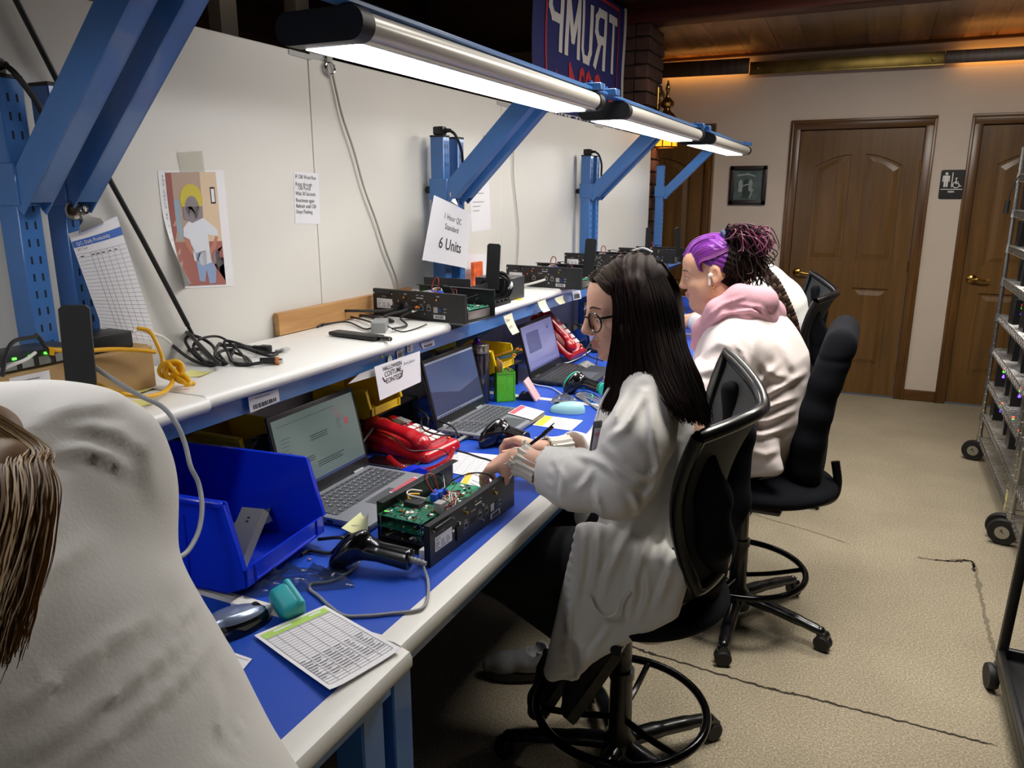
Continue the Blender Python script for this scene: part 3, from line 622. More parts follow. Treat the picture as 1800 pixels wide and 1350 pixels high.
# white shelf boards lying on the steel shelf frames
M_board = mat('shelf_white', '#e6e5df', .35, noise_amt=.02, noise_scale=4)
SZ = 1.183
def board(y0, y1, xf, label, dz=0.):
    z = SZ+dz; r = .0145; mb = MB(M_board)
    poly = [(-1.445, z-.029), (-1.445, z)]+[(xf-r+r*math.cos(a), z-r+r*math.sin(a)) for a in [PI/2-PI*i/10 for i in range(11)]]
    mb.prism(poly[::-1], y1-y0, frame((0, y1, 0), (1, 0, 0), (0, 0, 1)), True)
    return single('shelf_board', mb, label, 'shelf', group='white shelf boards above the benches')
board(-.25, 1.036, -1.115, 'white rounded shelf board carrying the cardboard box')
board(1.044, 1.99, -1.13, 'white shelf board carrying the tangled black cords and oak offcut')
board(2.27, 2.703, -1.145, 'short white shelf board beside the black mesh power supply')
board(2.708, 3.056, -1.145, 'short white shelf board ending beneath the chassis with the white cable')
board(3.62, 4.42, -1.135, 'white shelf board at the far end behind the purple-haired woman')
# ================================================================ things on the shelves, posts and partition
M_blk = mat('plastic_black', '#121314', .45); M_blkg = mat('plastic_black_gloss', '#0b0b0c', .18, coat=.4); M_dgrey = mat('sheet_metal_dark', '#2b2d30', .42)
M_cbl = mat('cable_black', '#161617', .5); M_cgry = mat('cable_grey', '#8a8b8c', .5); M_cwh = mat('cable_white', '#dedcd6', .45); M_yel = mat('cable_yellow', '#e2a911', .42)
M_paper = mat('paper', '#e3e2e4', .7); M_ink = mat('ink', '#2a2a2e', .7); M_inkg = mat('ink_grey', '#86868c', .7); M_inkb = mat('ink_blue', '#3c66b4', .7)
M_card = mat('cardboard', '#b09062', .8, noise_amt=.06, noise_scale=30); M_stick = mat('sticky_yellow', '#e6e08e', .7); M_chr = mat('chrome', '#c9c6c0', .15, 1.0)
M_green = mat('led_green', '#50ff50', .4, emit='#40ff30', estr=6); M_tape = mat('clear_tape', '#d8d4c4', .2, alpha=.35); M_gold = mat('gold_plated', '#d3a94d', .25, 1.0)
M_orange = mat('orange_plastic', '#d8741e', .4); M_gbox = mat('adapter_grey', '#8d8f8d', .5)
S_ = SZ
def cable(name, pts, r, m, label, cat='cable', n=8, parts=(), **kw):
    mb = MB(m).tube(crv(pts, n), r, 8)
    if not parts: return single(name, mb, label, cat, **kw)
    lo = [min(v[i] for v in mb.v) for i in range(3)]; hi = [max(v[i] for v in mb.v) for i in range(3)]
    t = thing(name, label, cat, ((lo[0]+hi[0])/2, (lo[1]+hi[1])/2, lo[2])); mb.build('cord', t)
    for nm, p in parts: p.build(nm, t)
    return t
# cardboard box
bx = thing('cardboard_box', 'brown cardboard box with a paper label on the near shelf', 'box', (-1.33, .91, S_))
b = MB(M_card).box((-1.374, .70, S_), (-1.288, 1.062, S_+.083), .0015, 1).box((-1.374, .7, S_+.083), (-1.3, 1.062, S_+.0845)); b.build('carton', bx)
lb = MB(); s = Sheet(lb, quad_fn((-1.2875, .775, S_+.012), (-1.2875, .845, S_+.012), (-1.2875, .845, S_+.078), (-1.2875, .775, S_+.078)), M_paper, 1, 1, .0002)
for i in range(7): s.rect(.1, .85-i*.11, .1+.75*abs(math.sin(i*2.3+1)), .88-i*.11, M_inkg)
lb.build('label', bx)
# gateway with LEDs, tall antenna paddles
zb = S_+.0845
gw = thing('network_switch', 'small grey network switch with green lights on the cardboard box', 'switch', (-1.33, .83, zb))
MB(M_dgrey).box((-1.372, .755, zb), (-1.296, .905, zb+.03), .003, 2).build('case', gw)
b = MB(M_gbox)
for i in range(4): b.box((-1.2965, .775+i*.03, zb+.004), (-1.2945, .795+i*.03, zb+.018))
b.build('port_strip', gw)
for i in range(3): MB(M_green).box((-1.296, .79+i*.028, zb+.021), (-1.2935, .796+i*.028, zb+.0245)).build('status_light', gw)
def paddle(mb, h=.19, w=.046, t=.011):
    mb.prism([(-w/2, .03), (w/2, .03), (w/2, h-.006), (w/2-.006, h), (-w/2+.006, h), (-w/2, h-.006)], t, Matrix.Translation((0, t/2, 0)) @ Matrix.Rotation(R(90), 4, 'X')); return mb
def antenna():
    t = thing('antenna', 'x', 'antenna'); paddle(MB(M_blk)).build('paddle', t)
    MB(M_blkg).cyl((0, 0, .0), (0, 0, .034), .006, 12).build('hinge', t); MB(M_chr).cyl((0, 0, -.006), (0, 0, .0), .005, 10).build('connector', t); return t
A0 = antenna(); AG = 'upright black antenna paddles'
def put_ant(p, rz, label, tilt=0, first=[1]):
    M = Matrix.Rotation(rz, 4, 'Z') @ Matrix.Rotation(tilt, 4, 'Y')
    if first: first.clear(); A0.matrix_basis = Matrix.Translation(p) @ M; WM[A0] = A0.matrix_basis.copy(); A0['label'] = label; A0['group'] = AG
    else: dup(A0, p, M, label, AG)
put_ant(V((-1.20, .838, S_+.008)), R(46), 'big black antenna paddle standing in front of the cardboard box', R(2))
put_ant(V((-1.205, 2.415, S_+.02)), R(18), 'black antenna paddle standing beside the tied black cables', R(3))
put_ant(onz(1032, 500, S_+.008)+V((0, 0, 0)), R(14), 'black antenna paddle rising behind the long-haired woman', R(4))
put_ant(onz(1137, 462, S_+.01), R(80), 'slim black antenna seen edge-on before the dark door', R(2))
put_ant(onz(1192, 460, S_+.01), R(75), 'slanting black antenna beside the purple hair', R(-10))
# power brick
pb = thing('power_brick', 'flat black power adapter lying on the cardboard box', 'adapter', (-1.335, .985, zb))
MB(M_blk).box((-1.372, .932, zb), (-1.30, 1.03, zb+.034), .003, 2).build('case', pb)
MB(M_cwh).tube(crv([onx(233, 583, -1.335), onx(248, 578, -1.335), onx(258, 584, -1.335), onx(285, 592, -1.34), onx(300, 603, -1.36)], 6), .0035, 8).build('lead', pb)
# yellow network cable with its knot
Y = lambda px, py, x: onx(px, py, x)
kc = onz(303, 657, S_+.026); yp = [Y(90, 615, -1.288), Y(115, 616, -1.275), Y(142, 617, -1.272), Y(200, 614, -1.272), Y(250, 616, -1.265), Y(273, 619, -1.262)]
yc = thing('network_cable', 'bright yellow network cable tied in a knot beside the cardboard box', 'cable', tuple(V((kc.x, kc.y, S_))))
b = MB(M_yel).tube(crv(yp, 8), .0042, 8)
b.tube(crv([Y(240, 577, -1.335), Y(262, 582, -1.32), Y(276, 605, -1.30), Y(285, 628, -1.29), Y(288, 645, -1.28), kc+V((-.01, .01, 0))], 8), .0042, 8)
b.tube(crv([onx(142, 655, -1.25), onx(165, 672, -1.22), onx(200, 688, -1.17), onx(235, 696, -1.15), onx(262, 697, -1.15), onx(290, 688, -1.19), onx(303, 672, -1.23), kc], 8), .0042, 8)
rr = random.Random(3)
for k in range(5):
    ax = V((rr.uniform(-1, 1), rr.uniform(-1, 1), rr.uniform(-.5, .9))).normalized(); b.torus(kc+V((rr.uniform(-.006, .006), rr.uniform(-.006, .006), .004+rr.uniform(0, .006))), rr.uniform(.015, .021), .0042, ax, 28, 8)
for k in range(3): 
    a = onz(318, 668, S_+.012+k*.004)+V((0, .004*k, 0)); c = onz(334, 672, S_+.008+k*.005); b.tube(crv([kc+V((0, 0, .01-k*.008)), a+V((0, 0, .008)), c, c+V((.0, .008-.008*k, -.004)), a+V((.006, -.01, 0)), kc], 7), .0042, 8)
b.build('cord', yc); MB(M_yel).box(tuple(Y(88, 617, -1.294)-V((.005, .006, .006))), tuple(Y(88, 617, -1.28)+V((.003, .006, .006))), .002).build('plug', yc)
cable('data_cable', [Y(92, 628, -1.292), Y(70, 612, -1.285)+V((0, 0, .02)), onx(60, 592, -1.28), onx(25, 600, -1.27), onx(10, 625, -1.25), onx(4, 660, -1.22)], .0035, M_cbl, 'black cable arching over the small switch at the left edge')
cable('data_cable', [Y(62, 620, -1.292), Y(45, 632, -1.27), Y(20, 642, -1.25), Y(-10, 655, -1.23)], .003, M_cwh, 'short white cable plugged into the small switch')
cable('usb_cable', [onx(139, 618, -1.27), onx(160, 640, -1.22), onx(200, 668, -1.18), onx(245, 695, -1.12), onx(285, 715, -1.09), onx(310, 745, -1.065), onx(325, 780, -1.05), onx(335, 820, -1.03), onx(349, 850, -1.02), onx(355, 890, -1.0), onx(350, 930, -.985), onx(335, 962, -.975), onx(318, 978, -.97), onx(290, 985, -.965)], .0042, M_cgry, 'grey cable hanging from the shelf over the big blue bin')
# sticky notes on the near shelf
def sticky(p, w, rz, label, lift=.003, cat='note', m=None):
    M = Matrix.Translation(p) @ Matrix.Rotation(rz, 4, 'Z'); mb = MB(); f = lambda u, v: M @ V(((u-.5)*w, (v-.5)*w, .0006+lift*(abs(u-.5)*2)**2.5)); s = Sheet(mb, f, m or M_stick, 6, 4, .0003); return single('sticky_note', mb, label, cat)
sticky(onz(345, 658, S_), .052, .3, 'yellow sticky note lying by the knotted yellow cable'); sticky(onz(268, 712, S_)+V((-.03, 0, 0)), .05, .9, 'yellow sticky note under the hanging grey cable', .006); sticky(onz(278, 692, S_)+V((-.05, .0, 0)), .045, .2, 'yellow sticky note tucked behind the grey cable', .004)
# straight black power cord running down behind the posts into a tangle
ZT = lambda px, py, h: onz(px, py, S_+h)
rod = [onx(-20, -82, -1.452), onx(28, 0, -1.452), onx(150, 238, -1.452), onx(250, 420, -1.45), onx(330, 572, -1.443)]
c1 = MB(M_cbl).tube(rod, .0058, 10)
loops = [onx(330, 572, -1.443), ZT(352, 612, .008), ZT(372, 628, .008), ZT(340, 598, .03), ZT(322, 580, .05), ZT(335, 590, .055), ZT(372, 628, .03), ZT(385, 640, .012), ZT(355, 615, .02), ZT(330, 615, .012), ZT(310, 605, .01), ZT(345, 605, .01), ZT(420, 608, .008), ZT(450, 612, .010)]
c1.tube(crv(loops, 10), .0045, 8)
t = thing('power_cable', 'black power cord running straight down the partition into the tangle', 'cable', tuple(onz(340, 610, S_))); c1.build('cord', t)
d_ = (ZT(480, 614, .012)-ZT(447, 611, .012)).normalized(); p0 = ZT(445, 611, .013)
MB(M_blk).beam(p0, p0+d_*.026, .012, .012, (0, 0, 1), .003).beam(p0+d_*.022, p0+d_*.05, .021, .017, (0, 0, 1), .003).build('plug', t)
c2 = [ZT(280, 590, .05), ZT(300, 603, .03), ZT(335, 632, .008), ZT(362, 640, .006), ZT(340, 612, .03), ZT(352, 596, .05), ZT(385, 592, .045), ZT(415, 612, .02), ZT(432, 636, .005), ZT(410, 636, .01), ZT(400, 620, .03), ZT(395, 600, .05), ZT(420, 604, .045), ZT(455, 618, .012), ZT(485, 620, .006), ZT(500, 614, .006)]
t = thing('network_cable', 'thin black network cable with a clear plug end in the tangle', 'cable', tuple(onz(400, 620, S_))); MB(M_cbl).tube(crv(c2, 10), .003, 8).build('cord', t)
M_clear = mat('clear_plastic', '#d6dad8', .15, alpha=.6); d_ = (onz(520, 610, S_)-onz(495, 616, S_)).normalized(); p0 = ZT(496, 615, .008); MB(M_cgry).beam(p0-d_*.02, p0, .006, .006).m(M_clear).beam(p0, p0+d_*.021, .0115, .008, (0, 0, 1), .001).build('plug', t)
c3 = [ZT(290, 596, .04), ZT(330, 628, .015), ZT(366, 642, .004), ZT(382, 634, .012), ZT(372, 606, .03), ZT(340, 590, .05), ZT(326, 600, .04), ZT(352, 632, .008), ZT(395, 640, .004), ZT(385, 620, .02), ZT(410, 615, .02), ZT(405, 632, .004), ZT(430, 641, .004), ZT(462, 637, .01)]
t = thing('coaxial_cable', 'black cable with an orange and silver connector in the tangle', 'cable', tuple(onz(440, 630, S_))); MB(M_cbl).tube(crv(c3, 10), .0038, 8).build('cord', t)
d_ = (onz(500, 633, S_)-onz(470, 633, S_)).normalized(); p0 = ZT(458, 634, .009); b = MB(M_blk).cyl(p0, p0+d_*.034, .0072, 12, .0085); b.m(M_orange).cyl(p0+d_*.036, p0+d_*.042, .0088, 14).m(M_chr).cyl(p0+d_*.033, p0+d_*.050, .006, 12); b.build('connector', t)
t = thing('network_cable', 'black cable looped at the back of the tangle on the shelf', 'cable', tuple(onz(430, 610, S_))); MB(M_cbl).tube(crv([ZT(400, 640, .004), ZT(378, 626, .02), ZT(386, 604, .03), ZT(400, 615, .015), ZT(432, 628, .006), ZT(440, 640, .004), ZT(415, 640, .004), ZT(405, 622, .012), ZT(420, 610, .02), ZT(470, 625, .006), ZT(488, 622, .005)], 10), .0035, 8).build('cord', t)
# oak offcut against the partition
single('wooden_plank', MB(wood('oak_offcut', '#a57442', '#c79a63', 'Y', 5, .5)).box((-1.466, onx(489, 570, -1.45).y, S_), (-1.447, 2.28, S_+.062), .0015, 1), 'oak plank offcut standing along the back of the shelf', 'plank')
# ---------------------------------------------------------------- electronic chassis
M_chas = mat('chassis_black', '#1a1b1d', .42, bump=.1, bump_scale=400); M_pcb = mat('circuit_board', '#12624a', .4, noise_amt=.2, noise_scale=90); M_pcb2 = mat('circuit_board_pale', '#3f8e6f', .4, noise_amt=.15, noise_scale=70)
M_chip = mat('chip', '#222326', .4); M_conn = mat('connector_grey', '#9c9d9a', .4); M_bluec = mat('terminal_blue', '#1f55c8', .4); M_wred = mat('wire_red', '#b3322c', .45); M_wwh = mat('wire_white', '#d9d5d2', .45); M_wpk = mat('wire_pink', '#c98c92', .45); M_silv = mat('bare_metal', '#b5b5b2', .3, .9); M_port = mat('port_dark', '#060607', .6)
CW, CD, CHh = .352, .170, .086
def chassis():
    t = thing('electronics_chassis', 'x', 'electronic device')
    b = MB(M_chas).box((.035, .002, 0), (CW, CD, .0025)).box((.055, CD-.0025, 0), (CW, CD, CHh), .0008, 1).box((.055, CD-.018, CHh-.002), (CW, CD, CHh), .0006, 1); b.build('tray', t)
    f = MB(M_chas).box((0, 0, 0), (CW, .0025, CHh), .0008, 1).box((0, 0, CHh-.002), (CW, .014, CHh), .0006, 1).box((CW-.002, 0, 0), (CW, .014, CHh)).box((0, 0, 0), (.002, .014, CHh)); FP = frame((0, 0, 0), (1, 0, 0), (0, 0, 1))
    def rc(a, c, w, h, m, d=.0006): f.m(m).box((a, -d, c), (a+w, 0, c+h))
    tx = lambda s, x, z, sz: f.m(M_white).text(s, sz, shift(FP, x, z, .0004), 'CENTER')
    f.m(M_blk).box((.014, -.006, .066), (.074, 0, .0795), .003).m(M_port).box((.018, -.0065, .071), (.07, -.005, .075)); f.m(M_chr).cyl((.0085, 0, .073), (.0085, -.006, .073), .0028, 8).cyl((.081, 0, .073), (.081, -.006, .073), .0028, 8)
    for i, (x, z) in enumerate(((.13, .066), (.255, .066))): f.m(M_gold).cyl((x, 0, z), (x, -.008, z), .0034, 10); tx('WIFI', x, z+.0075, .0055)
    tx('MODEL', .045, .0615, .005); tx('POWER', .165, .056, .0055); tx('SIM 1', .178, .073, .005); tx('SIM 2', .196, .073, .005)
    for i in range(4): rc(.173+.012*(i % 2)+.007*(i//2), .0655, .007, .002, M_white)
    rc(.094, .018, .022, .030, M_blk, .003); f.m(M_port).box((.097, -.0035, .022), (.113, -.002, .044)); f.m(M_chr).cyl((.105, 0, .053), (.105, -.004, .053), .0035, 10)
    for x, sgn in ((.127, 'ETH'), (.185, 'ETH 1'), (.213, 'ETH 2')): rc(x, .030, .014, .013, M_silv, .0008); rc(x+.0015, .0315, .011, .0095, M_port, .0012); tx(sgn, x+.007, .046, .0045)
    rc(.155, .031, .019, .012, M_port); rc(.238, .026, .016, .017, M_silv, .001); rc(.256, .027, .012, .015, M_port, .0012); rc(.258, .029, .008, .003, M_bluec, .0018); rc(.258, .036, .008, .003, M_bluec, .0018)
    tx('USB 2', .281, .038, .0045); tx('USB 1', .281, .028, .0045)
    for x, z in ((.205, .056), (.205, .020), (.082, .045)): f.m(M_chr).cyl((x, 0, z), (x, -.0025, z), .003, 8)
    f.build('rear_panel', t)
    l = MB(M_paper).box((.016, -.0011, .026), (.078, -.0003, .056)); l.m(M_ink).text('ID 12', .007, shift(FP, .02, .047, .0013))
    rl = random.Random(2)
    for i in range(4):
        for j in range(3): l.m(M_inkg).box((.019+.019*j, -.0014, .029+.0042*i), (.019+.019*j+rl.uniform(.008, .016), -.0011, .031+.0042*i))
    l.build('rating_label', t)
    l = MB(M_paper).box((.238, -.0011, .008), (.281, -.0003, .020)); x = .243
    while x < .276: wdt = rl.choice((.0008, .0014, .002)); l.m(M_ink).box((x, -.0014, .0095), (x+wdt, -.0011, .0185)); x += wdt+rl.choice((.0008, .0015))
    l.build('barcode_label', t)
    def pcb(x0, x1, y0, y1, z, m, seed, name='circuit_board'):
        r = random.Random(seed); p = MB(m).box((x0, y0, z), (x1, y1, z+.0016))
        for i in range(80):
            w, d, h = r.uniform(.002, .011), r.uniform(.002, .009), r.uniform(.0008, .004); x = r.uniform(x0+.002, x1-w-.002); y = r.uniform(y0+.002, y1-d-.002)
            p.m(r.choice((M_chip, M_chip, M_silv, M_conn, M_white, M_pcb2, M_gold))).box((x, y, z+.0016), (x+w, y+d, z+.0016+h))
        for x, y in ((x0+.004, y0+.004), (x1-.004, y0+.004), (x0+.004, y1-.004), (x1-.004, y1-.004)): p.m(M_chr).cyl((x, y, 0), (x, y, z+.005), .0018, 6)
        p.build(name, t)
    pcb(.048, .142, .052, .162, .060, M_pcb, 1); pcb(.048, .142, .052, .162, .036, M_pcb, 2); pcb(.048, .142, .052, .162, .014, M_chip, 3); pcb(.215, .338, .04, .158, .034, M_pcb2, 4)
    MB(M_silv).box((.215, .036, .004), (.340, .160, .03), .002).build('drive_bay', t)
    r = MB(M_pcb).box((.148, .085, .062), (.208, .12, .0635)); r.m(M_bluec).box((.153, .088, .0635), (.168, .102, .080), .001, 1).box((.172, .088, .0635), (.189, .11, .079), .001, 1).box((.192, .088, .0635), (.204, .102, .077), .001, 1).m(M_conn).box((.112, .046, .058), (.134, .066, .082), .001, 1).box((.112, .046, .02), (.130, .062, .05), .001, 1).m(M_chip).box((.108, .10, .0615), (.138, .14, .072), .001, 1); r.build('relay_board', t)
    rw = random.Random(9); wr = MB()
    for i in range(16):
        m = rw.choice((M_wwh, M_wwh, M_wpk, M_cbl, M_wred, M_stick)); a = V((.10+.004*(i % 4), .05, .07-.012*(i//4))); c = V((.14+.012*(i % 4), .06+rw.uniform(0, .03), .075+rw.uniform(-.01, .008))); e = V((.16+rw.uniform(-.03, .04), .09+rw.uniform(-.02, .03), .066))
        wr.m(m).tube(crv([a, a+V((.008, -.012, .008+rw.uniform(-.006, .006))), (a+c)/2+V((rw.uniform(-.01, .01), -.012, .006)), c, e], 6), .0012, 6)
    for i in range(7):
        a = V((.10, .045+.003*i, .03)); wr.m(rw.choice((M_wwh, M_wpk, M_cbl))).tube(crv([V((.11, .06, .066)), V((.118+.002*i, .035, .05)), V((.112, .03+.002*i, .03)), V((.12, .035, .012))], 6), .0012, 6)
    wr.m(M_wred).tube(crv([V((.139, .105, .08)), V((.135, .12, .1)), V((.142, .128, .118)), V((.158, .12, .112)), V((.16, .11, .08))], 7), .0013, 6).m(M_cbl).tube(crv([V((.141, .105, .08)), V((.13, .125, .104)), V((.14, .13, .12)), V((.155, .125, .106)), V((.158, .11, .08))], 7), .0012, 6)
    wr.m(M_cbl).tube(crv([V((.165, .1, .078)), V((.20, .085, .098)), V((.25, .06, .104)), V((.29, .035, .09)), V((.30, .02, .066))], 8), .0016, 6).m(M_wred).tube(crv([V((.24, .12, .05)), V((.25, .09, .085)), V((.28, .07, .09)), V((.295, .04, .06))], 8), .0007, 5)
    wr.m(M_cbl).tube(crv([V((.03, .06, .05)), V((.06, .045, .046)), V((.1, .035, .056)), V((.13, .05, .07))], 8), .0025, 8)
    wr.m(M_yel).tube(crv([V((.12, .12, .066)), V((.105, .15, .07)), V((.12, .165, .074)), V((.14, .15, .07))], 6), .0025, 6).m(M_wwh).tube(crv([V((.125, .12, .07)), V((.11, .16, .078)), V((.13, .17, .08)), V((.15, .15, .074))], 6), .002, 6)
    wr.v = [V((v.x+.022 if v.x < .2 else v.x, v.y*.9, v.z)) for v in wr.v]; wr.build('wiring', t)
    for x in (.054, .062): MB(M_green).box((x, .152, .0620), (x+.003, .1555, .0645)).build('status_light', t)
    s = MB(M_silv)
    for x in (.12, .29): s.cyl((x, CD-.003, .068), (x, CD-.014, .066), .0022, 8).cyl((x, CD-.003, .055), (x, CD-.012, .053), .0022, 8)
    s.tube(crv([V((.29, CD-.014, .066)), V((.27, CD-.03, .058)), V((.24, .12, .05))], 6), .0008, 5); s.build('antenna_sockets', t)
    MB(M_cwh).box((.004, .012, .006), (.02, .03, .03), .001, 1).build('power_connector', t)
    return t
C0 = chassis(); CG = 'opened black electronics chassis'
a4, b4 = onz(757, 998, .8505), onz(897, 893, .8505); ang4 = math.atan2(b4.y-a4.y, b4.x-a4.x)
M4 = Matrix.Translation((a4.x, a4.y, .8505)) @ Matrix.Rotation(ang4, 4, 'Z'); C0.matrix_basis = M4; WM[C0] = M4; C0['label'] = 'opened black electronics chassis with green circuit boards on the blue worktop'; C0['group'] = CG
a1 = onz(817, 570, S_+.0005); r1 = R(-6); M1 = Matrix.Translation(a1) @ Matrix.Rotation(r1, 4, 'Z') @ Matrix.Translation((-CW, 0, 0)); D1 = dup(C0, M1.translation, M1.to_3x3().to_4x4(), 'opened black chassis with cables plugged in, beside the oak plank', CG)
a3 = onz(1021, 510, S_+.0005); M3 = Matrix.Translation(a3) @ Matrix.Rotation(R(-6), 4, 'Z') @ Matrix.Translation((-CW, 0, 0)); D3 = dup(C0, M3.translation, M3.to_3x3().to_4x4(), 'black chassis with a white cable plugged into it behind the mesh power supply', CG)
dup(C0, (-1.43, 3.70, S_+.0005), R(-4), 'black chassis half hidden behind the long-haired woman\'s head', CG)
dup(C0, (-1.43, 4.62, BZ+.304), R(-3), 'black chassis farthest left at the end of the shelf', CG)
dup(C0, (-1.06, 4.70, BZ+.304), R(-3), 'black chassis next to the purple hair', CG)
# cables and small things round the first chassis
def L1(x, y, z): return M1 @ V((x, y, z))
def L3(x, y, z): return M3 @ V((x, y, z))
pl = MB(M_blk); pl.T = M1; pl.box((.094, -.03, .020), (.116, -.003, .042), .003); pl.T = Matrix()
cable('power_cable', [L1(.105, -.03, .03), L1(.08, -.07, .028), L1(.0, -.13, .03), onz(600, 547, S_+.02), onz(575, 562, S_+.005), onz(555, 572, S_+.004)], .0042, M_cbl, 'black power cord plugged into the chassis on the middle shelf', parts=[('plug', pl)])
pl = MB(M_blk); pl.T = M1; pl.box((.152, -.036, .030), (.178, -.001, .042), .002).m(M_orange).box((.176, -.014, .030), (.184, -.001, .043), .002); pl.T = Matrix()
cable('network_cable', [L1(.165, -.036, .034), L1(.13, -.10, .02), onz(690, 565, S_+.006), onz(640, 555, S_+.006), onz(600, 556, S_+.006), onz(565, 572, S_+.004)], .0045, M_cbl, 'flat black network cable with an orange-backed plug', parts=[('plug', pl)])
cable('network_cable', [L1(.19, -.003, .036), L1(.186, -.03, .032), L1(.17, -.075, .015), onz(715, 572, S_+.005), onz(690, 578, S_+.012)], .0032, M_cbl, 'black cable with a white sleeve running to the grey adapter', parts=[('sleeve', MB(M_cwh).tube([L1(.189, -.008, .0355), L1(.184, -.038, .029)], .0036, 8))])
ad = thing('inline_adapter', 'small grey inline adapter box with cables at both ends', 'adapter', tuple(onz(668, 580, S_))); MA = Matrix.Translation(onz(668, 582, S_)) @ Matrix.Rotation(R(28), 4, 'Z')
b = MB(M_gbox); b.T = MA; b.box((-.02, -.04, 0), (.02, .05, .03), .002, 2); b.m(M_inkg).box((-.008, .0, .03), (.006, .002, .0303)).box((-.012, .028, .03), (.012, .04, .0303)); b.build('case', ad)
for k, pts in enumerate(([MA @ V((-.014, .05, .012)), onz(630, 560, S_+.008), onz(595, 556, S_+.008), onz(558, 575, S_+.004)], [MA @ V((-.02, .0, .01)), onz(640, 578, S_+.005), onz(610, 566, S_+.006), onz(570, 570, S_+.004)], [MA @ V((.02, .02, .01)), onz(705, 583, S_+.003), onz(730, 578, S_+.003), onz(750, 570, S_+.006)])):
    MB(M_cbl).tube(crv(pts, 8), (.003, .0026, .0018)[k], 8).build('lead', ad)
an = thing('antenna', 'black antenna paddle lying flat on the white shelf', 'antenna', tuple(onz(635, 590, S_)), group=AG); e0, e1 = onz(586, 584, S_+.008), onz(668, 594, S_+.008); dx = (e1-e0).normalized()
MB(M_blk).beam(e0, e1, .042, .011, (0, 0, 1), .004).build('paddle', an); MB(M_blkg).beam(e1-dx*.004, e1+dx*.016, .014, .010, (0, 0, 1), .002).cyl(e1+dx*.012, e1+dx*.034, .0065, 12).m(M_chr).cyl(e1+dx*.034, e1+dx*.037, .0055, 12).build('hinge', an)
# dark sheet-metal cover and the mesh supply with tied cables
cv = MB(M_dgrey); p = onz(812, 530, S_)
cv.box((-1.395, 2.275, S_), (-1.215, 2.2775, S_+.10)).box((-1.395, 2.275, S_), (-1.215, 2.44, S_+.0025)).box((-1.2175, 2.275, S_), (-1.215, 2.44, S_+.075)); single('chassis_cover', cv, 'bare dark sheet-metal chassis cover standing behind the first chassis', 'cover')
tr = MB(M_blk).box((-1.20, 2.30, S_), (-1.155, 2.47, S_+.012), .002)
for i in range(5): tr.box((-1.198, 2.31+.032*i, S_+.012), (-1.157, 2.325+.032*i, S_+.02), .001, 1)
single('plastic_tray', tr, 'black plastic component tray along the shelf edge', 'tray')
M_meshm = mat('perforated_metal', '#4a4b4d', .4, .6, noise_amt=.6, noise_scale=420)
ps = thing('power_supply', 'black mesh power supply with a bundle of tied cables', 'power supply', (-1.24, 2.57, S_)); MB(M_meshm).box((-1.315, 2.50, S_), (-1.175, 2.63, S_+.082), .002, 1).build('case', ps)
b = MB(M_blk).torus((-1.26, 2.497, S_+.042), .034, .004, (0, 1, 0), 28, 8).cyl((-1.26, 2.498, S_+.042), (-1.26, 2.494, S_+.042), .012, 16)
for k in range(7): a = 2*PI*k/7; q = V((-1.26, 2.498, S_+.042)); b.beam(q, q+V((.032*math.cos(a), 0, .032*math.sin(a))), .003, .014, (math.sin(a), .5, -math.cos(a)))
b.build('fan', ps); rr = random.Random(6); b = MB(M_cbl)
for k in range(13): b.torus((-1.21+rr.uniform(-.012, .012), 2.485+rr.uniform(-.012, .008), S_+.055+rr.uniform(-.006, .01)), rr.uniform(.036, .05), .0026, (rr.uniform(-.45, .3), 1, rr.uniform(-.3, .3)), 28, 6)
b.m(M_cwh).tube(crv([(-1.165, 2.475, S_+.05), (-1.155, 2.47, S_+.06), (-1.16, 2.48, S_+.07)], 5), .006, 8); b.build('tied_cables', ps)
single('snack_packet', MB(mat('packet_orange', '#cf5a2a', .4, noise_amt=.5, noise_scale=40)).box((-1.44, 2.70, S_), (-1.425, 2.78, S_+.115), .004), 'small orange packet behind the tied cables', 'packet')
sticky(onz(906, 526, S_), .05, .2, 'bright yellow sticky pad at the edge of the shelf', .001, m=mat('sticky_bright', '#e8d23a', .6))
cable('network_cable', [L3(.19, -.004, .034), L3(.17, -.03, .026), L3(.12, -.055, .012), L3(.06, -.06, .006), L3(.0, -.05, .006)], .005, M_cwh, 'thick white network cable plugged into a chassis')
cable('network_cable', [onz(1112, 440, S_+.095), onz(1130, 436, S_+.11), onz(1146, 442, S_+.1)], .005, M_cwh, 'short white cable on the far chassis')
# ---------------------------------------------------------------- papers on the partition and posts
XW = XP+.001
def wall_fn(a, b, c, d, x=XW): return quad_fn(onx(*d, x), onx(*c, x), onx(*b, x), onx(*a, x))    # corners given TL,TR,BR,BL
def size(fn): return (V(fn(1, 0))-V(fn(0, 0))).length, (V(fn(0, 1))-V(fn(0, 0))).length
nb = MB(); fn = wall_fn((516, 301), (560, 305), (563, 394), (519, 393)); s = Sheet(nb, fn, M_paper, 2, 2); W_, H_ = size(fn)
for i, (tx, v) in enumerate((('IF OBI Wont Run', .87), ('Reset through', .73), ('   OBI Portal', .655), ('Wait 30 Seconds', .55), ('Reactivate again', .42), ('Refresh until OBI', .31), ('Stops Flashing', .20))): s.text(tx, .05, v, .0150, M_ink, W_, H_, sx=.82)
single('handwritten_note', nb, 'white note with handwritten steps taped over the panel seam', 'note')
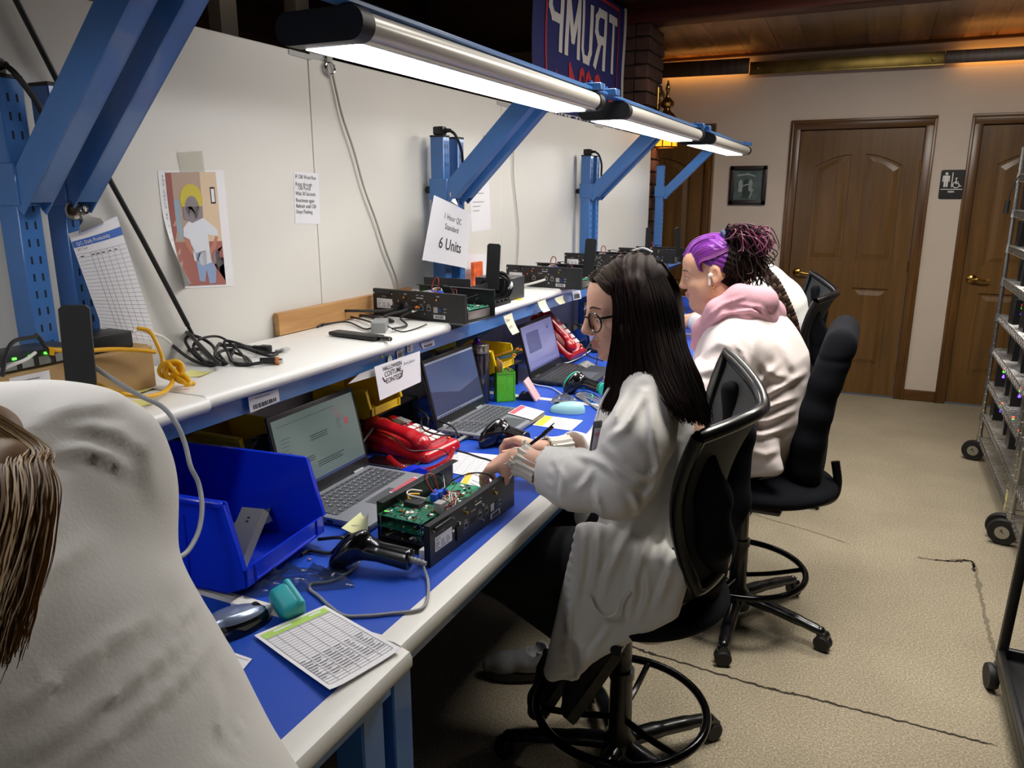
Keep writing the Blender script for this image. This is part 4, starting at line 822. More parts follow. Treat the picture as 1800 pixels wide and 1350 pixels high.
# poster with a curling lower left corner
pf_ = wall_fn((277, 300), (393, 299), (412, 503), (298, 508))
def poster(u, v):
    p = pf_(u, v); k = max(0, .25-u)/.25*max(0, .75-v)/.75; return p+V((.04*k*k, .02*k*k+.008*k, .012*k*k))
po = MB(); s = Sheet(po, poster, mat('photo_paper', '#e9e8e8', .3), 10, 12); W_, H_ = size(pf_); U = lambda px, py: ((px-32)/690+.0, 1-(py-205)/1100)
m1 = mat('print_wall', '#b39c8c', .3); m2 = mat('print_wall_pale', '#d8c0a2', .3); m3 = mat('print_floor', '#a26a60', .3); m4 = mat('print_red', '#9c5f58', .3); m5 = mat('print_shirt', '#d9dce2', .3); m6 = mat('print_jeans', '#8fa3c4', .3); m7 = mat('print_skin', '#b9806e', .3); m8 = mat('print_hair', '#c9b94e', .3); m9 = mat('print_grey', '#8d8486', .3); m10 = mat('print_door', '#93a9b8', .3)
g = .1
s.rect(g, .02, .86, .985, m1, 6, 8); Sheet.lvl = .0009; s.rect(g, .02, .86, .40, m3, 6, 4); s.rect(.60, .40, .86, .985, m2, 2, 4); s.rect(g, .40, .18, .98, m4, 1, 4); s.rect(.18, .42, .26, .76, m10, 1, 3)
s.poly([(.70, .30), (.86, .36), (.86, .05), (.70, .20)], m9); s.rect(.74, .72, .82, .86, M_ink); Sheet.lvl = .0012; s.rect(.755, .735, .805, .845, M_paper)
s.poly([(.42, .30), (.60, .33), (.72, .16), (.70, .04), (.60, .03), (.57, .16), (.53, .05), (.45, .06), (.43, .2)], m6); s.poly([(.28, .52), (.40, .60), (.60, .60), (.80, .50), (.80, .44), (.64, .46), (.66, .22), (.52, .19), (.40, .24), (.36, .42), (.27, .45)], m5)
s.poly([(.27, .45), (.33, .43), (.40, .36), (.43, .30), (.36, .30), (.29, .38)], m7); s.poly([(.76, .45), (.80, .44), (.75, .34), (.66, .29), (.62, .31), (.70, .37)], m7)
s.poly([(.44+.17*math.cos(a), .76+.13*math.sin(a)) for a in [2*PI*i/22 for i in range(22)]], m8); Sheet.lvl = .0015; s.poly([(.44+.105*math.cos(a), .69+.10*math.sin(a)) for a in [2*PI*i/20 for i in range(20)]], m9); s.poly([(.30, .60), (.42, .56), (.58, .60), (.60, .70), (.30, .70)], m9)
Sheet.lvl = .0006
for i, ch in enumerate('YOU COULD BE A PRODUCTION TECH'): s.text(ch, .045, .94-i*.0315, .0085, M_ink, W_, H_)
single('poster', po, 'printed photo poster of a person in a white T-shirt with its corner curling', 'poster')
tp = MB(); Sheet(tp, wall_fn((312, 268), (356, 265), (360, 302), (318, 303), XW+.0012), M_tape, 2, 2, .0002); single('tape', tp, 'strip of clear tape holding the poster\'s top edge', 'tape')
# papers by the second post
p2 = MB(); fn = wall_fn((824, 303), (859, 306), (863, 403), (829, 408)); s = Sheet(p2, fn, M_paper, 3, 3); W_, H_ = size(fn)
for i in range(7): s.rect(.12, .80-i*.075, .12+.6*abs(math.sin(i*1.9+.6)), .812-i*.075, M_inkg)
single('notice', p2, 'white notice with faint writing behind the hanging sign', 'notice')
p2 = MB(); Sheet(p2, wall_fn((822, 446), (858, 446), (858, 482), (822, 482)), M_paper, 2, 2); single('notice', p2, 'blank white sheet low on the partition beside the antenna', 'notice')
p2 = MB(); Sheet(p2, wall_fn((849, 238), (860, 238), (860, 258), (849, 258)), mat('tape_tan', '#c6ac78', .5), 1, 1); single('tape', p2, 'scrap of tan tape on the partition behind the blue arm', 'tape')
def bulldog(name, p, label, sc=1., tiltx=0):
    t = thing(name, label, 'clip', tuple(p)); T = Matrix.Translation(p) @ frame((0, 0, 0), (0, 1, 0), (0, 0, 1)) @ Matrix.Rotation(tiltx, 4, 'Z') @ Matrix.Scale(sc, 4)
    b = MB(M_chr); b.T = T; b.lathe([(0, 0), (.018, 0), (.018, .006), (.014, .008), (.0, .008)], 20, (-.012, .024, -.006)); b.build('magnet', t)
    b = MB(M_chr); b.T = T; b.prism([(-.026, -.014), (.026, -.014), (.024, -.004), (.010, .004), (.008, .016), (-.008, .016), (-.010, .004), (-.024, -.004)], .003, Matrix.Translation((0, 0, .004)) @ Matrix.Rotation(R(-14), 4, 'X')).torus((.002, .022, .006), .0075, .0025, (0, 0, 1), 16, 6).cyl((-.026, -.014, .004), (.026, -.014, .004), .003, 8); b.build('jaw', t); return t
q1 = V(onx(155, 393, -1.352)); fn = quad_fn(onx(185, 590, -1.362), onx(278, 605, -1.362), onx(206, 380, -1.362), onx(120, 411, -1.362), .006); ch = MB(); s = Sheet(ch, fn, M_paper, 4, 6); W_, H_ = size(fn)
s.rect(.005, .865, .995, .925, M_inkb, 4, 1); Sheet.lvl = .0009; s.text('QC: Daily Productivity', .06, .88, .0088, M_paper, W_, H_); s.text('QC Tech', .04, .835, .006, M_ink, W_, H_); Sheet.lvl = .0006
for i in range(24): s.rect(.01, .80-i*.034, .99, .8025-i*.034, M_inkg, 4, 1)
for u in (.24, .33, .42, .55, .68, .82): s.rect(u, .0, u+.007, .80, M_inkg, 1, 6)
for i, u in enumerate((.06, .25, .34, .44, .57, .70)): s.rect(u, .775, u+.06, .783, M_ink)
single('tally_chart', ch, 'paper chart with a blue header and grid clipped to the near blue post', 'chart'); bulldog('bulldog_clip', onx(152, 388, -1.356)+V((0, 0, 0)), 'silver bulldog clip holding the blue-headed chart on the post', 1.0, R(18))
fn = quad_fn(onx(742, 457, -1.352), onx(821, 472, -1.352), onx(828, 376, -1.352), onx(763, 343, -1.352), .006); sg2 = MB(); s = Sheet(sg2, fn, M_paper, 4, 4); W_, H_ = size(fn)
s.text('1 Hour QC', .50, .72, .030, M_ink, W_, H_, 'CENTER'); s.text('Standard', .50, .56, .030, M_ink, W_, H_, 'CENTER'); s.text('6 Units', .52, .24, .058, M_ink, W_, H_, 'CENTER', .0007)
single('hanging_sign', sg2, 'white sign reading 6 Units clipped to the second blue post', 'sign'); bulldog('bulldog_clip', onx(797, 353, -1.352), 'silver bulldog clip holding the hanging sign', .8, R(-20))
# cables down the partition, badge clip, tape on the seams
cable('data_cable', [onx(574, 96, XP+.006), onx(582, 120, XP+.008), onx(590, 155, XP+.008), onx(602, 205, XP+.010), onx(622, 265, XP+.012), onx(640, 330, XP+.012), onx(660, 385, XP+.012), onx(678, 440, XP+.012), onx(698, 495, XP+.012), onx(700, 530, XP+.012)], .0034, mat('cable_stone', '#a9a69a', .5), 'grey cable hanging down the white partition from the badge clip')
cable('data_cable', [onx(904, 205, XP+.006), onx(903, 260, XP+.008), onx(903, 310, XP+.008), onx(909, 370, XP+.008), onx(912, 410, XP+.008), onx(909, 470, XP+.008)], .003, mat('cable_pale', '#c4c0b2', .5), 'thin pale cable hanging on the partition behind the second post')
bc = thing('badge_clip', 'chrome oval badge clip with a clear strap on top of the partition', 'clip', tuple(onx(579, 118, XP+.006))); q = onx(580, 120, XP+.008)
b = MB(M_chr).torus(q, .021, .0035, (1, 0, 0), 28, 8); b.v = [V((v.x, v.y, q.z+(v.z-q.z)*.72)) for v in b.v]; b.build('ring', bc); MB(M_clear).box((q.x-.001, q.y-.012, q.z-.02), (q.x+.002, q.y+.012, q.z+.055)).build('strap', bc)
for k, (c4, lab) in enumerate(((((508, 86), (548, 97), (548, 106), (508, 95)), 'left strip of clear tape across the top of the panel seam'), (((544, 92), (572, 98), (570, 106), (545, 102)), 'short strip of clear tape beside the badge clip'), (((874, 176), (896, 183), (896, 190), (874, 183)), 'strip of clear tape at the partition top by the second arm'), (((1046, 216), (1062, 220), (1060, 226), (1046, 222)), 'strip of clear tape on the partition below the flag'))):
    tp = MB(); Sheet(tp, wall_fn(*c4, XW+.001), mat('tape_cloudy', '#c8c8c4', .3, alpha=.7), 1, 1, .0002); single('tape', tp, lab, 'tape')
# lamp cords from the tops of the posts up the arms
def lamp_cord(i, label):
    y = YB[i]+1.475+.022; t = thing('lamp_cord', label, 'cable', (-1.40, y, 1.757), group='lamp cords on the post tops')
    MB(M_blk).box((-1.425, y-.016, 1.758), (-1.385, y+.016, 1.786), .005).cyl((-1.388, y, 1.772), (-1.362, y, 1.772), .0085, 10, .006).build('plug', t)
    y2 = y+.052
    MB(M_cbl).tube(crv([(-1.365, y, 1.772), (-1.345, y+.004, 1.755), (-1.338, y+.03, 1.71), (-1.345, y2, 1.655), (-1.33, y2-.026, 1.60), (-1.30, y2-.028, 1.615), (-1.25, y2-.022, 1.66), (-1.18, y2-.024, 1.725), (-1.12, y2-.03, 1.79), (-1.05, y2-.026, 1.86), (-1.02, y2-.026, 1.90)], 8), .0052, 8).build('cord', t)
    for x, z in ((-1.30, 1.617), (-1.18, 1.728)):
        MB(M_cwh).torus((x, y2-.026, z), .008, .0015, (1, 0, 1), 12, 5).box((x-.004, y2-.04, z-.012), (x+.004, y2-.036, z+.004)).build('cable_tie', t)
lamp_cord(0, 'black lamp cord zip-tied along the nearest blue arms'); lamp_cord(1, 'black lamp cord from the post holding the 6 Units sign'); lamp_cord(2, 'black lamp cord on the post behind the long-haired woman')
# ---------------------------------------------------------------- labels along the shelf apron
XA = -1.157
def ap(a, b, c, d, x=XA): return quad_fn(onx(*d, x), onx(*c, x), onx(*b, x), onx(*a, x))
def barcode(c4, label, name='barcode_label', x=XA, tall=.55):
    mb = MB(); fn = ap(*c4, x); s = Sheet(mb, fn, M_paper, 1, 1); r = random.Random(int(c4[0][0])); u = .12; s.rect(.2, .78, .7, .84, M_inkg)
    while u < .85: w = r.choice((.015, .03, .045)); s.rect(u, .12, min(u+w, .88), .12+tall, M_ink); u += w+r.choice((.02, .03))
    return single(name, mb, label, 'label', group='labels along the shelf edge')
barcode(((436, 698), (489, 684), (492, 705), (440, 726)), 'large barcode label hanging over the nearest laptop', x=-1.150, tall=.3); barcode(((697, 618), (708, 613), (710, 626), (699, 631)), 'small square barcode label right above the costume contest sheet'); barcode(((739, 604), (763, 597), (764, 607), (744, 613)), 'wide barcode label above the second laptop', tall=.4); barcode(((1006, 513), (1020, 510), (1022, 525), (1008, 528)), 'barcode label beside the bespectacled woman\'s forehead')
mb = MB(); fn = ap((715, 609), (726, 605), (726, 617), (716, 620)); s = Sheet(mb, fn, M_paper, 1, 1); W_, H_ = size(fn); s.text('2.', .2, .15, .022, M_ink, W_, H_); single('number_label', mb, 'small white label with a handwritten 2 on the shelf edge', 'label')
ro = MB(M_paper); q = onx(685, 633, XA+.002); ro.lathe([(0, 0), (.0105, 0), (.0105, .001), (0, .001)], 24, q, (1, 0, 0)); ro.v = [V((v.x, v.y, q.z+(v.z-q.z)*1.2)) for v in ro.v]; single('round_sticker', ro, 'round white sticker on the blue shelf edge', 'sticker')
for nm, q, m, lab in (('star_sticker', onx(672, 627, XA+.001), mat('sticker_yellow', '#d8cc3e', .5), 'tiny yellow star sticker on the shelf edge'), ('star_sticker', onx(678, 624, XA+.001), mat('sticker_green', '#3c9a5e', .5), 'tiny green star sticker on the shelf edge')):
    st = MB(m).prism([((.0065 if i % 2 == 0 else .0026)*math.sin(PI*i/5), (.0065 if i % 2 == 0 else .0026)*math.cos(PI*i/5)) for i in range(10)], .0004, frame(q, (0, 1, 0), (0, 0, 1))); single(nm, st, lab, 'sticker')
XC = -1.14; fn = ap((658, 645), (738, 617), (740, 671), (668, 704), XC); cs = MB(); s = Sheet(cs, fn, M_paper, 3, 3); W_, H_ = size(fn); fo = mat('ink_maroon', '#31191c', .7)
for i, (tx, v) in enumerate((('HALLOWEEN', .79), ('COSTUME', .60), ('CONTEST', .40))): s.text(tx, .36, v, .021 if i else .0175, fo, W_, H_, 'CENTER', .0002, sx=.8)
s.poly([(.12, .62), (.14, .62), (.17, .50), (.22, .50), (.22, .47), (.15, .47)], fo); s.poly([(.58, .62), (.56, .62), (.53, .46), (.46, .42), (.46, .38), (.55, .42)], fo); s.text('2nd place', .60, .74, .014, M_inkg, W_, H_)
single('contest_sheet', cs, 'white sheet reading Halloween Costume Contest hanging from the shelf edge', 'sheet')
cs = MB(); Sheet(cs, ap((632, 657), (659, 647), (660, 661), (612, 675), XC-.012), mat('paper_dim', '#cfccc8', .7), 2, 2); single('folded_flyer', cs, 'folded pale flyer behind the costume contest sheet', 'flyer')
def hang(c4, label, m, writing=(), x=-1.139):
    fb = ap(*c4, x); mb = MB(); s = Sheet(mb, lambda u, v: fb(u, v)+V((.018*(1-v)**2, 0, 0)), m, 2, 5); W_, H_ = size(fb)
    for tx, v, sz in writing: s.text(tx, .12, v, sz, M_inkg, W_, H_)
    return single('sticky_note', mb, label, 'note')
hang(((885, 556), (900, 550), (905, 583), (893, 588)), 'pale sticky note with writing hanging over the third laptop', mat('sticky_cream', '#dedcc0', .7), (('Sim', .66, .018), ('APD', .3, .015))); hang(((945, 531), (959, 526), (960, 545), (948, 549)), 'pale yellow sticky note on the shelf edge right of the third laptop', MATS['sticky_cream']); hang(((975, 524), (990, 519), (987, 532), (977, 535)), 'cream sticky note under the white shelf edge', MATS['sticky_cream'])
# ================================================================ things on the worktops
B_ = BZ+.0008
def bz(px, py, h=0.): return onz(px, py, B_+h)
# ---------------------------------------------------------------- laptops
M_lapg = mat('laptop_grey', '#85888d', .42, .15); M_lapd = mat('laptop_dark', '#34363a', .42, .2); M_keyg = mat('key_grey', '#43464b', .5); M_keyd = mat('key_dark', '#1c1d20', .5); M_bez = mat('bezel_black', '#121316', .4); M_pad = mat('touchpad', '#54575c', .35)
M_scr = {'sheet': mat('screen_sage', '#3c4644', .15, emit='#6b7a76', estr=.42), 'desk': mat('screen_blue', '#2a3552', .15, emit='#5a6b93', estr=.42), 'lilac': mat('screen_lilac', '#3e4168', .15, emit='#8787b8', estr=.62), 'dim': mat('screen_dim', '#45435c', .15, emit='#6c6a8e', estr=.45)}
M_s1 = mat('screen_line', '#1a2020', .3, emit='#333d3c', estr=.25); M_s2 = mat('screen_red', '#702c34', .3, emit='#a2424c', estr=.4); M_s3 = mat('screen_navy', '#1c2238', .3, emit='#3c4a76', estr=.35); M_s4 = mat('screen_pale', '#8f96a8', .3, emit='#8f96a8', estr=.4); M_s5 = mat('screen_slate', '#363a60', .3, emit='#50557e', estr=.55)
def laptop(name_kind, x, y, rz, tilt, label, scr, body, key, w=.322, d=.222):
    t = thing('laptop', label, 'laptop', (x, y, B_), rz); T = WM[t]
    def P(m): b = MB(m); b.T = T; return b
    b = P(body); b.box((0, -w/2, .002), (d, w/2, .0175), .004, 2); b.m(M_bez).box((.01, -w/2+.01, 0), (.02, -w/2+.04, .003)).box((.01, w/2-.04, 0), (.02, w/2-.01, .003)).box((d-.02, -w/2+.01, 0), (d-.01, -w/2+.04, .003)).box((d-.02, w/2-.04, 0), (d-.01, w/2-.01, .003))
    b.m(M_port)
    for k in range(3): b.box((.05+.035*k, w/2-.001, .006), (.066+.035*k, w/2+.0006, .012)).box((.04+.035*k, -w/2-.0006, .006), (.056+.035*k, -w/2+.001, .012))
    b.build('base', t)
    k = P(key); r0 = random.Random(1); y0, y1 = -w/2+.016, w/2-.016; rows = [.020, .036, .0545, .073, .0915, .110]
    lg = mat('key_legend', '#c8ccd0', .6)
    for i, rx in enumerate(rows):
        n = [15, 14, 14, 13, 12, 9][i]; ws = [1.0]*n
        if i == 5: ws = [1, 1, 1, 1, 5.2, 1, 1, 1, 1]
        elif i > 0: ws[0] = 1+.25*i; ws[-1] = 1.3+.2*i
        tot = sum(ws); yy = y0; hh = .011 if i == 0 else .0155
        for wv in ws:
            kw = (y1-y0)*wv/tot; k.m(key).box((rx, yy+.0013, .0176), (rx+hh, yy+kw-.0013, .0192), .0008, 1)
            if i and wv < 2: k.m(lg).box((rx+.003, yy+.004, .0192), (rx+.006, yy+.007, .01935))
            yy += kw
    k.build('keyboard', t)
    P(M_pad).box((.138, -.055, .0172), (.208, .045, .0179), .0003, 1).build('touchpad', t)
    Lh = .212; LM = Matrix.Translation((.004, 0, .018)) @ Matrix.Rotation(-tilt, 4, 'Y'); l = P(M_bez); l.T = T @ LM      # lid local: z up the lid, x towards the user
    l.box((-.007, -w/2, .0), (0, w/2, Lh), .0025, 2); l.m(body).box((-.0075, -w/2+.001, .002), (-.006, w/2-.001, Lh-.001)); l.m(M_port).cyl((.0002, 0, Lh-.006), (.0006, 0, Lh-.006), .0016, 8); lid = l.build('lid', t)
    l = P(body); l.T = T @ LM
    for s in (-1, 1): l.cyl((-.002, s*.11-.02, -.001), (-.002, s*.11+.02, -.001), .0058, 10)
    l.build('hinge', t)
    s_ = MB(); s_.T = T @ LM; z0, z1, ya, yb = .026, Lh-.012, -w/2+.009, w/2-.009
    sh = Sheet(s_, lambda u, v: V((.0009, ya+(yb-ya)*u, z0+(z1-z0)*v)), M_scr[scr], 1, 1, .0006); Sheet.lvl = .0002
    if scr == 'sheet':
        sh.rect(0, 0, 1, .04, M_s3); sh.rect(.05, .90, .75, .905, M_s1); rr_ = random.Random(8)
        for i in range(10): sh.rect(.72, .86-i*.032, .72+rr_.uniform(.05, .10), .866-i*.032, M_s2 if i < 5 else M_s1); sh.rect(.06, .72-i*.05, .06+rr_.uniform(.06, .11), .727-i*.05, M_s1)
        for i in range(3): sh.rect(.82, .66-i*.035, .88, .685-i*.035, M_s2)
        for (u, v, w_) in ((.38, .62, .24), (.40, .24, .34), (.22, .36, .18)):
            for i in range(3): sh.rect(u, v-i*.03, u+w_*rr_.uniform(.85, 1), v+.012-i*.03, M_s1)
    elif scr == 'desk':
        sh.poly([(0, 0), (1, 0), (1, .42), (.55, .30), (0, .5)], M_s3); sh.rect(0, .965, 1, 1, M_s4); sh.rect(0, 0, 1, .05, M_s4); Sheet.lvl = .0004
        for i in range(9): sh.rect(.06+.05*i, .012, .085+.05*i, .038, M_s3)
    elif scr == 'lilac':
        sh.rect(.10, .38, .50, .84, M_s5); sh.rect(.05, .94, .9, .945, M_s5); sh.rect(.78, .78, .83, .82, M_s3); sh.rect(0, 0, 1, .045, M_s5); sh.rect(.55, .70, .98, .705, M_s5)
        for i in range(3): sh.rect(.75, .9-.03*i, .78+.05*i, .91-.03*i, M_s5)
    else: sh.rect(0, .9, 1, .92, M_s5); sh.rect(.1, .6, .6, .605, M_s5)
    Sheet.lvl = .0006; o = s_.build('screen', lid); o.parent = lid
    return t
laptop('a', -1.148, 1.412, R(1), R(12), 'grey laptop showing a spreadsheet page behind the big blue bin', 'sheet', M_lapg, M_keyg)
laptop('b', -1.148, 2.082, R(0), R(14), 'grey laptop with a plain blue desktop left of the green pen holder', 'desk', M_lapg, M_keyg)
laptop('c', -1.152, 2.80, R(1), R(15), 'dark laptop with a lilac window on screen behind the pink phone', 'lilac', M_lapd, M_keyd, .335, .235)
laptop('d', -1.15, 3.46, R(2), R(10), 'laptop with a purple screen mostly behind the bespectacled face', 'lilac', M_lapd, M_keyd)
laptop('e', -1.12, 4.32, R(-6), R(8), 'laptop with a dim grey-lilac screen in front of the purple-haired woman', 'dim', M_lapd, M_keyd)
# ---------------------------------------------------------------- big blue bin
M_bin = mat('bin_blue', '#0a2fc8', .28, coat=.25); M_biny = mat('bin_yellow', '#e2be12', .35); 
def stackbin(mb, w, d, h, hl, t=.004, fs=.45):
    """open-front bin: x from back 0 to front d, y 0..w; front lip hl high, side walls slope down to it"""
    dl = d*(1-.13); xs = d-(h-hl)*.24
    side = [(0, 0), (dl, 0), (d, hl*.35), (d, hl), (xs, h), (0, h)]
    for y in (0, w-t): mb.prism(side, t, frame((0, y+t, 0), (1, 0, 0), (0, 0, 1)))
    mb.box((0, 0, 0), (dl, w, t)); mb.box((0, 0, 0), (t, w, h))
    mb.prism([(dl-.002, 0), (d-t, hl*.35), (d-t, hl), (d, hl), (d, hl*.35), (dl+t*.6, 0)], w, frame((0, w, 0), (1, 0, 0), (0, 0, 1)))
    r = .009   # rolled rim round the top
    for y in (-r+.001, w-.001): mb.box((0, y, h-.012), (xs-.004, y+r, h), .003, 1)
    for y in (-r+.002, w-.002): mb.beam((xs-.004, y+r/2, h-.005), (d-.002, y+r/2, hl-.001), r, .008)
    mb.box((-r, -r, h-.012), (.002, w+r, h), .003, 1); mb.box((d-.001, w*.10, hl*.42), (d+.003, w*.9, hl*.46)).box((d-.001, w*.1, hl*.46), (d+.003, w*.11, hl)).box((d-.001, w*.89, hl*.46), (d+.003, w*.9, hl))
    for k in (.33, .66): mb.box((d*k, -.004, .004), (d*k+.006, .001, h*.8)).box((d*k, w-.001, .004), (d*k+.006, w+.004, h*.8))
    return mb
bt_ = thing('storage_bin', 'large blue open-front parts bin on the worktop joint', 'bin', (-1.330, .888, B_), R(6)); b = MB(M_bin); b.T = WM[bt_] @ Matrix.Translation((0, 0, .006)); stackbin(b, .250, .378, .180, .056)
b.build('bin', bt_)
M_brk = mat('zinc_bracket', '#8c8c87', .45, .4)
def bracket(M, L=.13, w=.06, h=.018):
    mb = MB(M_brk); mb.T = M; mb.box((0, 0, 0), (L, w, .0018)).box((0, 0, -h), (L, .0018, 0)).box((0, w-.0018, -h), (L, w, 0)); mb.m(M_port)
    for x in (.022, .03, L-.03, L-.022): mb.box((x, w*.5-.003, .0017), (x+.003, w*.5+.003, .0022))
    return mb
p = bz(452, 962, .04); MB_ = frame((-1.022, .985, B_+.032), (-.1, .72, .69), (-1, 0, 0))
single('metal_bracket', bracket(MB_, .112, .052), 'grey punched metal bracket leaning in the blue bin', 'bracket')
single('metal_bracket', bracket(Matrix.Translation((-1.17, 1.06, B_+.022)) @ Euler((R(-8), R(-22), R(38))).to_matrix().to_4x4(), .12), 'second grey bracket lying behind the leaning one in the blue bin', 'bracket')
single('metal_bracket', bracket(Matrix.Translation((-1.20, .935, B_+.030)) @ Euler((R(8), R(-30), R(4))).to_matrix().to_4x4(), .1), 'grey metal bracket low at the coat side of the blue bin', 'bracket')
# small yellow bins on a black riser along the back
for k, (y0, y1) in enumerate(((1.215, 1.50), (1.66, 1.98), (2.30, 2.62))):
    dx = (-.07, -.07, 0)[k]; rz_ = MB(M_blk).box((-1.36+dx, y0, B_+.085), (-1.18+dx, y1, B_+.092), .001, 1).box((-1.352+dx, y0+.01, B_), (-1.342+dx, y0+.02, B_+.085)).box((-1.2+dx, y0+.01, B_), (-1.19+dx, y0+.02, B_+.085)).box((-1.352+dx, y1-.02, B_), (-1.342+dx, y1-.01, B_+.085)).box((-1.2+dx, y1-.02, B_), (-1.19+dx, y1-.01, B_+.085))
    single('riser', rz_, 'black wire riser under the %s' % ('yellow bin behind the blue bin', 'yellow bin behind the contest sheet', 'yellow bin with pencils')[k], 'riser')
def ybin(y, label, hh=.088, x=-1.43):
    b = MB(M_biny); b.T = Matrix.Translation((x, y, B_+.0925)); stackbin(b, .15, .205, hh, .035, .003); lo = (x, y, B_+.0925)
    return single('storage_bin', b, label, 'bin', (x+.1, y+.075, B_+.0925), group='yellow parts bins at the back of the benches')
ybin(1.225, 'yellow parts bin between the blue bin and the spreadsheet laptop'); ybin(1.70, 'yellow parts bin behind the costume contest sheet'); ybin(2.345, 'yellow parts bin holding pencils above the green pen holder', x=-1.36)
bag = MB(M_blk); rr = random.Random(5); bag.sph((-1.24, 1.30, B_+.135), .05, 14, (1.3, 1.2, .55)); bag.v = [v+V((rr.uniform(-.007, .007), rr.uniform(-.007, .007), rr.uniform(-.007, .007))) for v in bag.v]; single('antistatic_bag', bag, 'crumpled dark bag stuffed in the yellow bin by the blue bin', 'bag')
bag = MB(mat('pouch_olive', '#8d8a1e', .4, noise_amt=.4, noise_scale=60)).sph((-1.25, 2.13, 1.08), .045, 12, (1, 1.6, .5)); bag.v = [v+V((rr.uniform(-.006, .006), rr.uniform(-.006, .006), rr.uniform(-.004, .004))) for v in bag.v]; single('foil_pouch', bag, 'crinkled olive pouch tucked under the shelf above the second laptop', 'pouch')
for k, (m, dy) in enumerate(((mat('pencil_blue', '#2f6f9f', .4), .04), (mat('pencil_green', '#3b7a3c', .4), .07), (mat('pencil_orange', '#c78a2a', .4), .02))):
    a = V((-1.30, 2.345+dy+.03, B_+.10)); c = V((-1.135, 2.345+dy+.04+.02*k, B_+.150+.008*k)); e = (c-a).normalized(); single('pencil', MB(m).cyl(a, c, .0045, 6).m(M_gold).cyl(c, c+e*.012, .0047, 8).m(MAT_ER if False else M_orange).cyl(c+e*.012, c+e*.02, .0043, 8), ('blue', 'green', 'orange')[k]+' pencil sticking out of the yellow bin', 'pencil')
# dark boxes and adapters crowding the back of the benches
for k, (y, w, h, m, lab) in enumerate(((1.545, .10, .05, M_blk, 'black power supply box behind the red phone'), (1.93, .12, .075, mat('box_navy', '#17233f', .5), 'dark blue box behind the second laptop'), (1.60, .09, .03, mat('adapter_black', '#1b1c1f', .4), 'flat black adapter near the red phone'), (3.13, .15, .05, M_blk, 'black power strip behind the third laptop'), (3.95, .22, .06, M_blk, 'black box of cables near the far laptop'))):
    x = (-1.41, -1.39, -1.33, -1.36, -1.20)[k]; single('equipment_box', MB(m).box((x, y, B_), (x+.10, y+w, B_+h), .004), lab, 'box')
rr = random.Random(12)
for k, pts in enumerate(([(648, 705), (660, 740), (640, 775), (628, 800)], [(620, 690), (668, 720), (700, 745), (740, 735)], [(700, 738), (730, 720), (752, 735), (748, 762)], [(990, 560), (1010, 600), (1040, 590), (1060, 610)], [(1000, 590), (1030, 612), (1055, 600), (1048, 640)], [(1010, 570), (1045, 585), (1030, 620), (1060, 635)], [(1170, 540), (1195, 535), (1210, 550), (1225, 545)])):
    cable('data_cable', [bz(px, py, .012+.01*rr.random()+(.05 if i in (1, 2) else 0)) for i, (px, py) in enumerate(pts)], .003, M_cbl, ('black cable dropping beside the spreadsheet laptop', 'black cable sagging behind the red desk phone', 'black cable looping beside the second laptop', 'uppermost black cable in the tangle right of the third laptop', 'middle black cable in the tangle right of the third laptop', 'lowest black cable in the tangle right of the third laptop', 'dark cable at the far end near the red mouse')[k])
cable('network_cable', [onx(640, 765, -1.34), onx(660, 745, -1.34), onx(675, 728, -1.35), onx(690, 716, -1.36)], .004, M_cwh, 'white cable rising behind the red desk phone'); cable('network_cable', [onx(628, 750, -1.36), onx(640, 732, -1.36), onx(655, 716, -1.37)], .004, M_yel, 'short yellow cable behind the spreadsheet laptop')
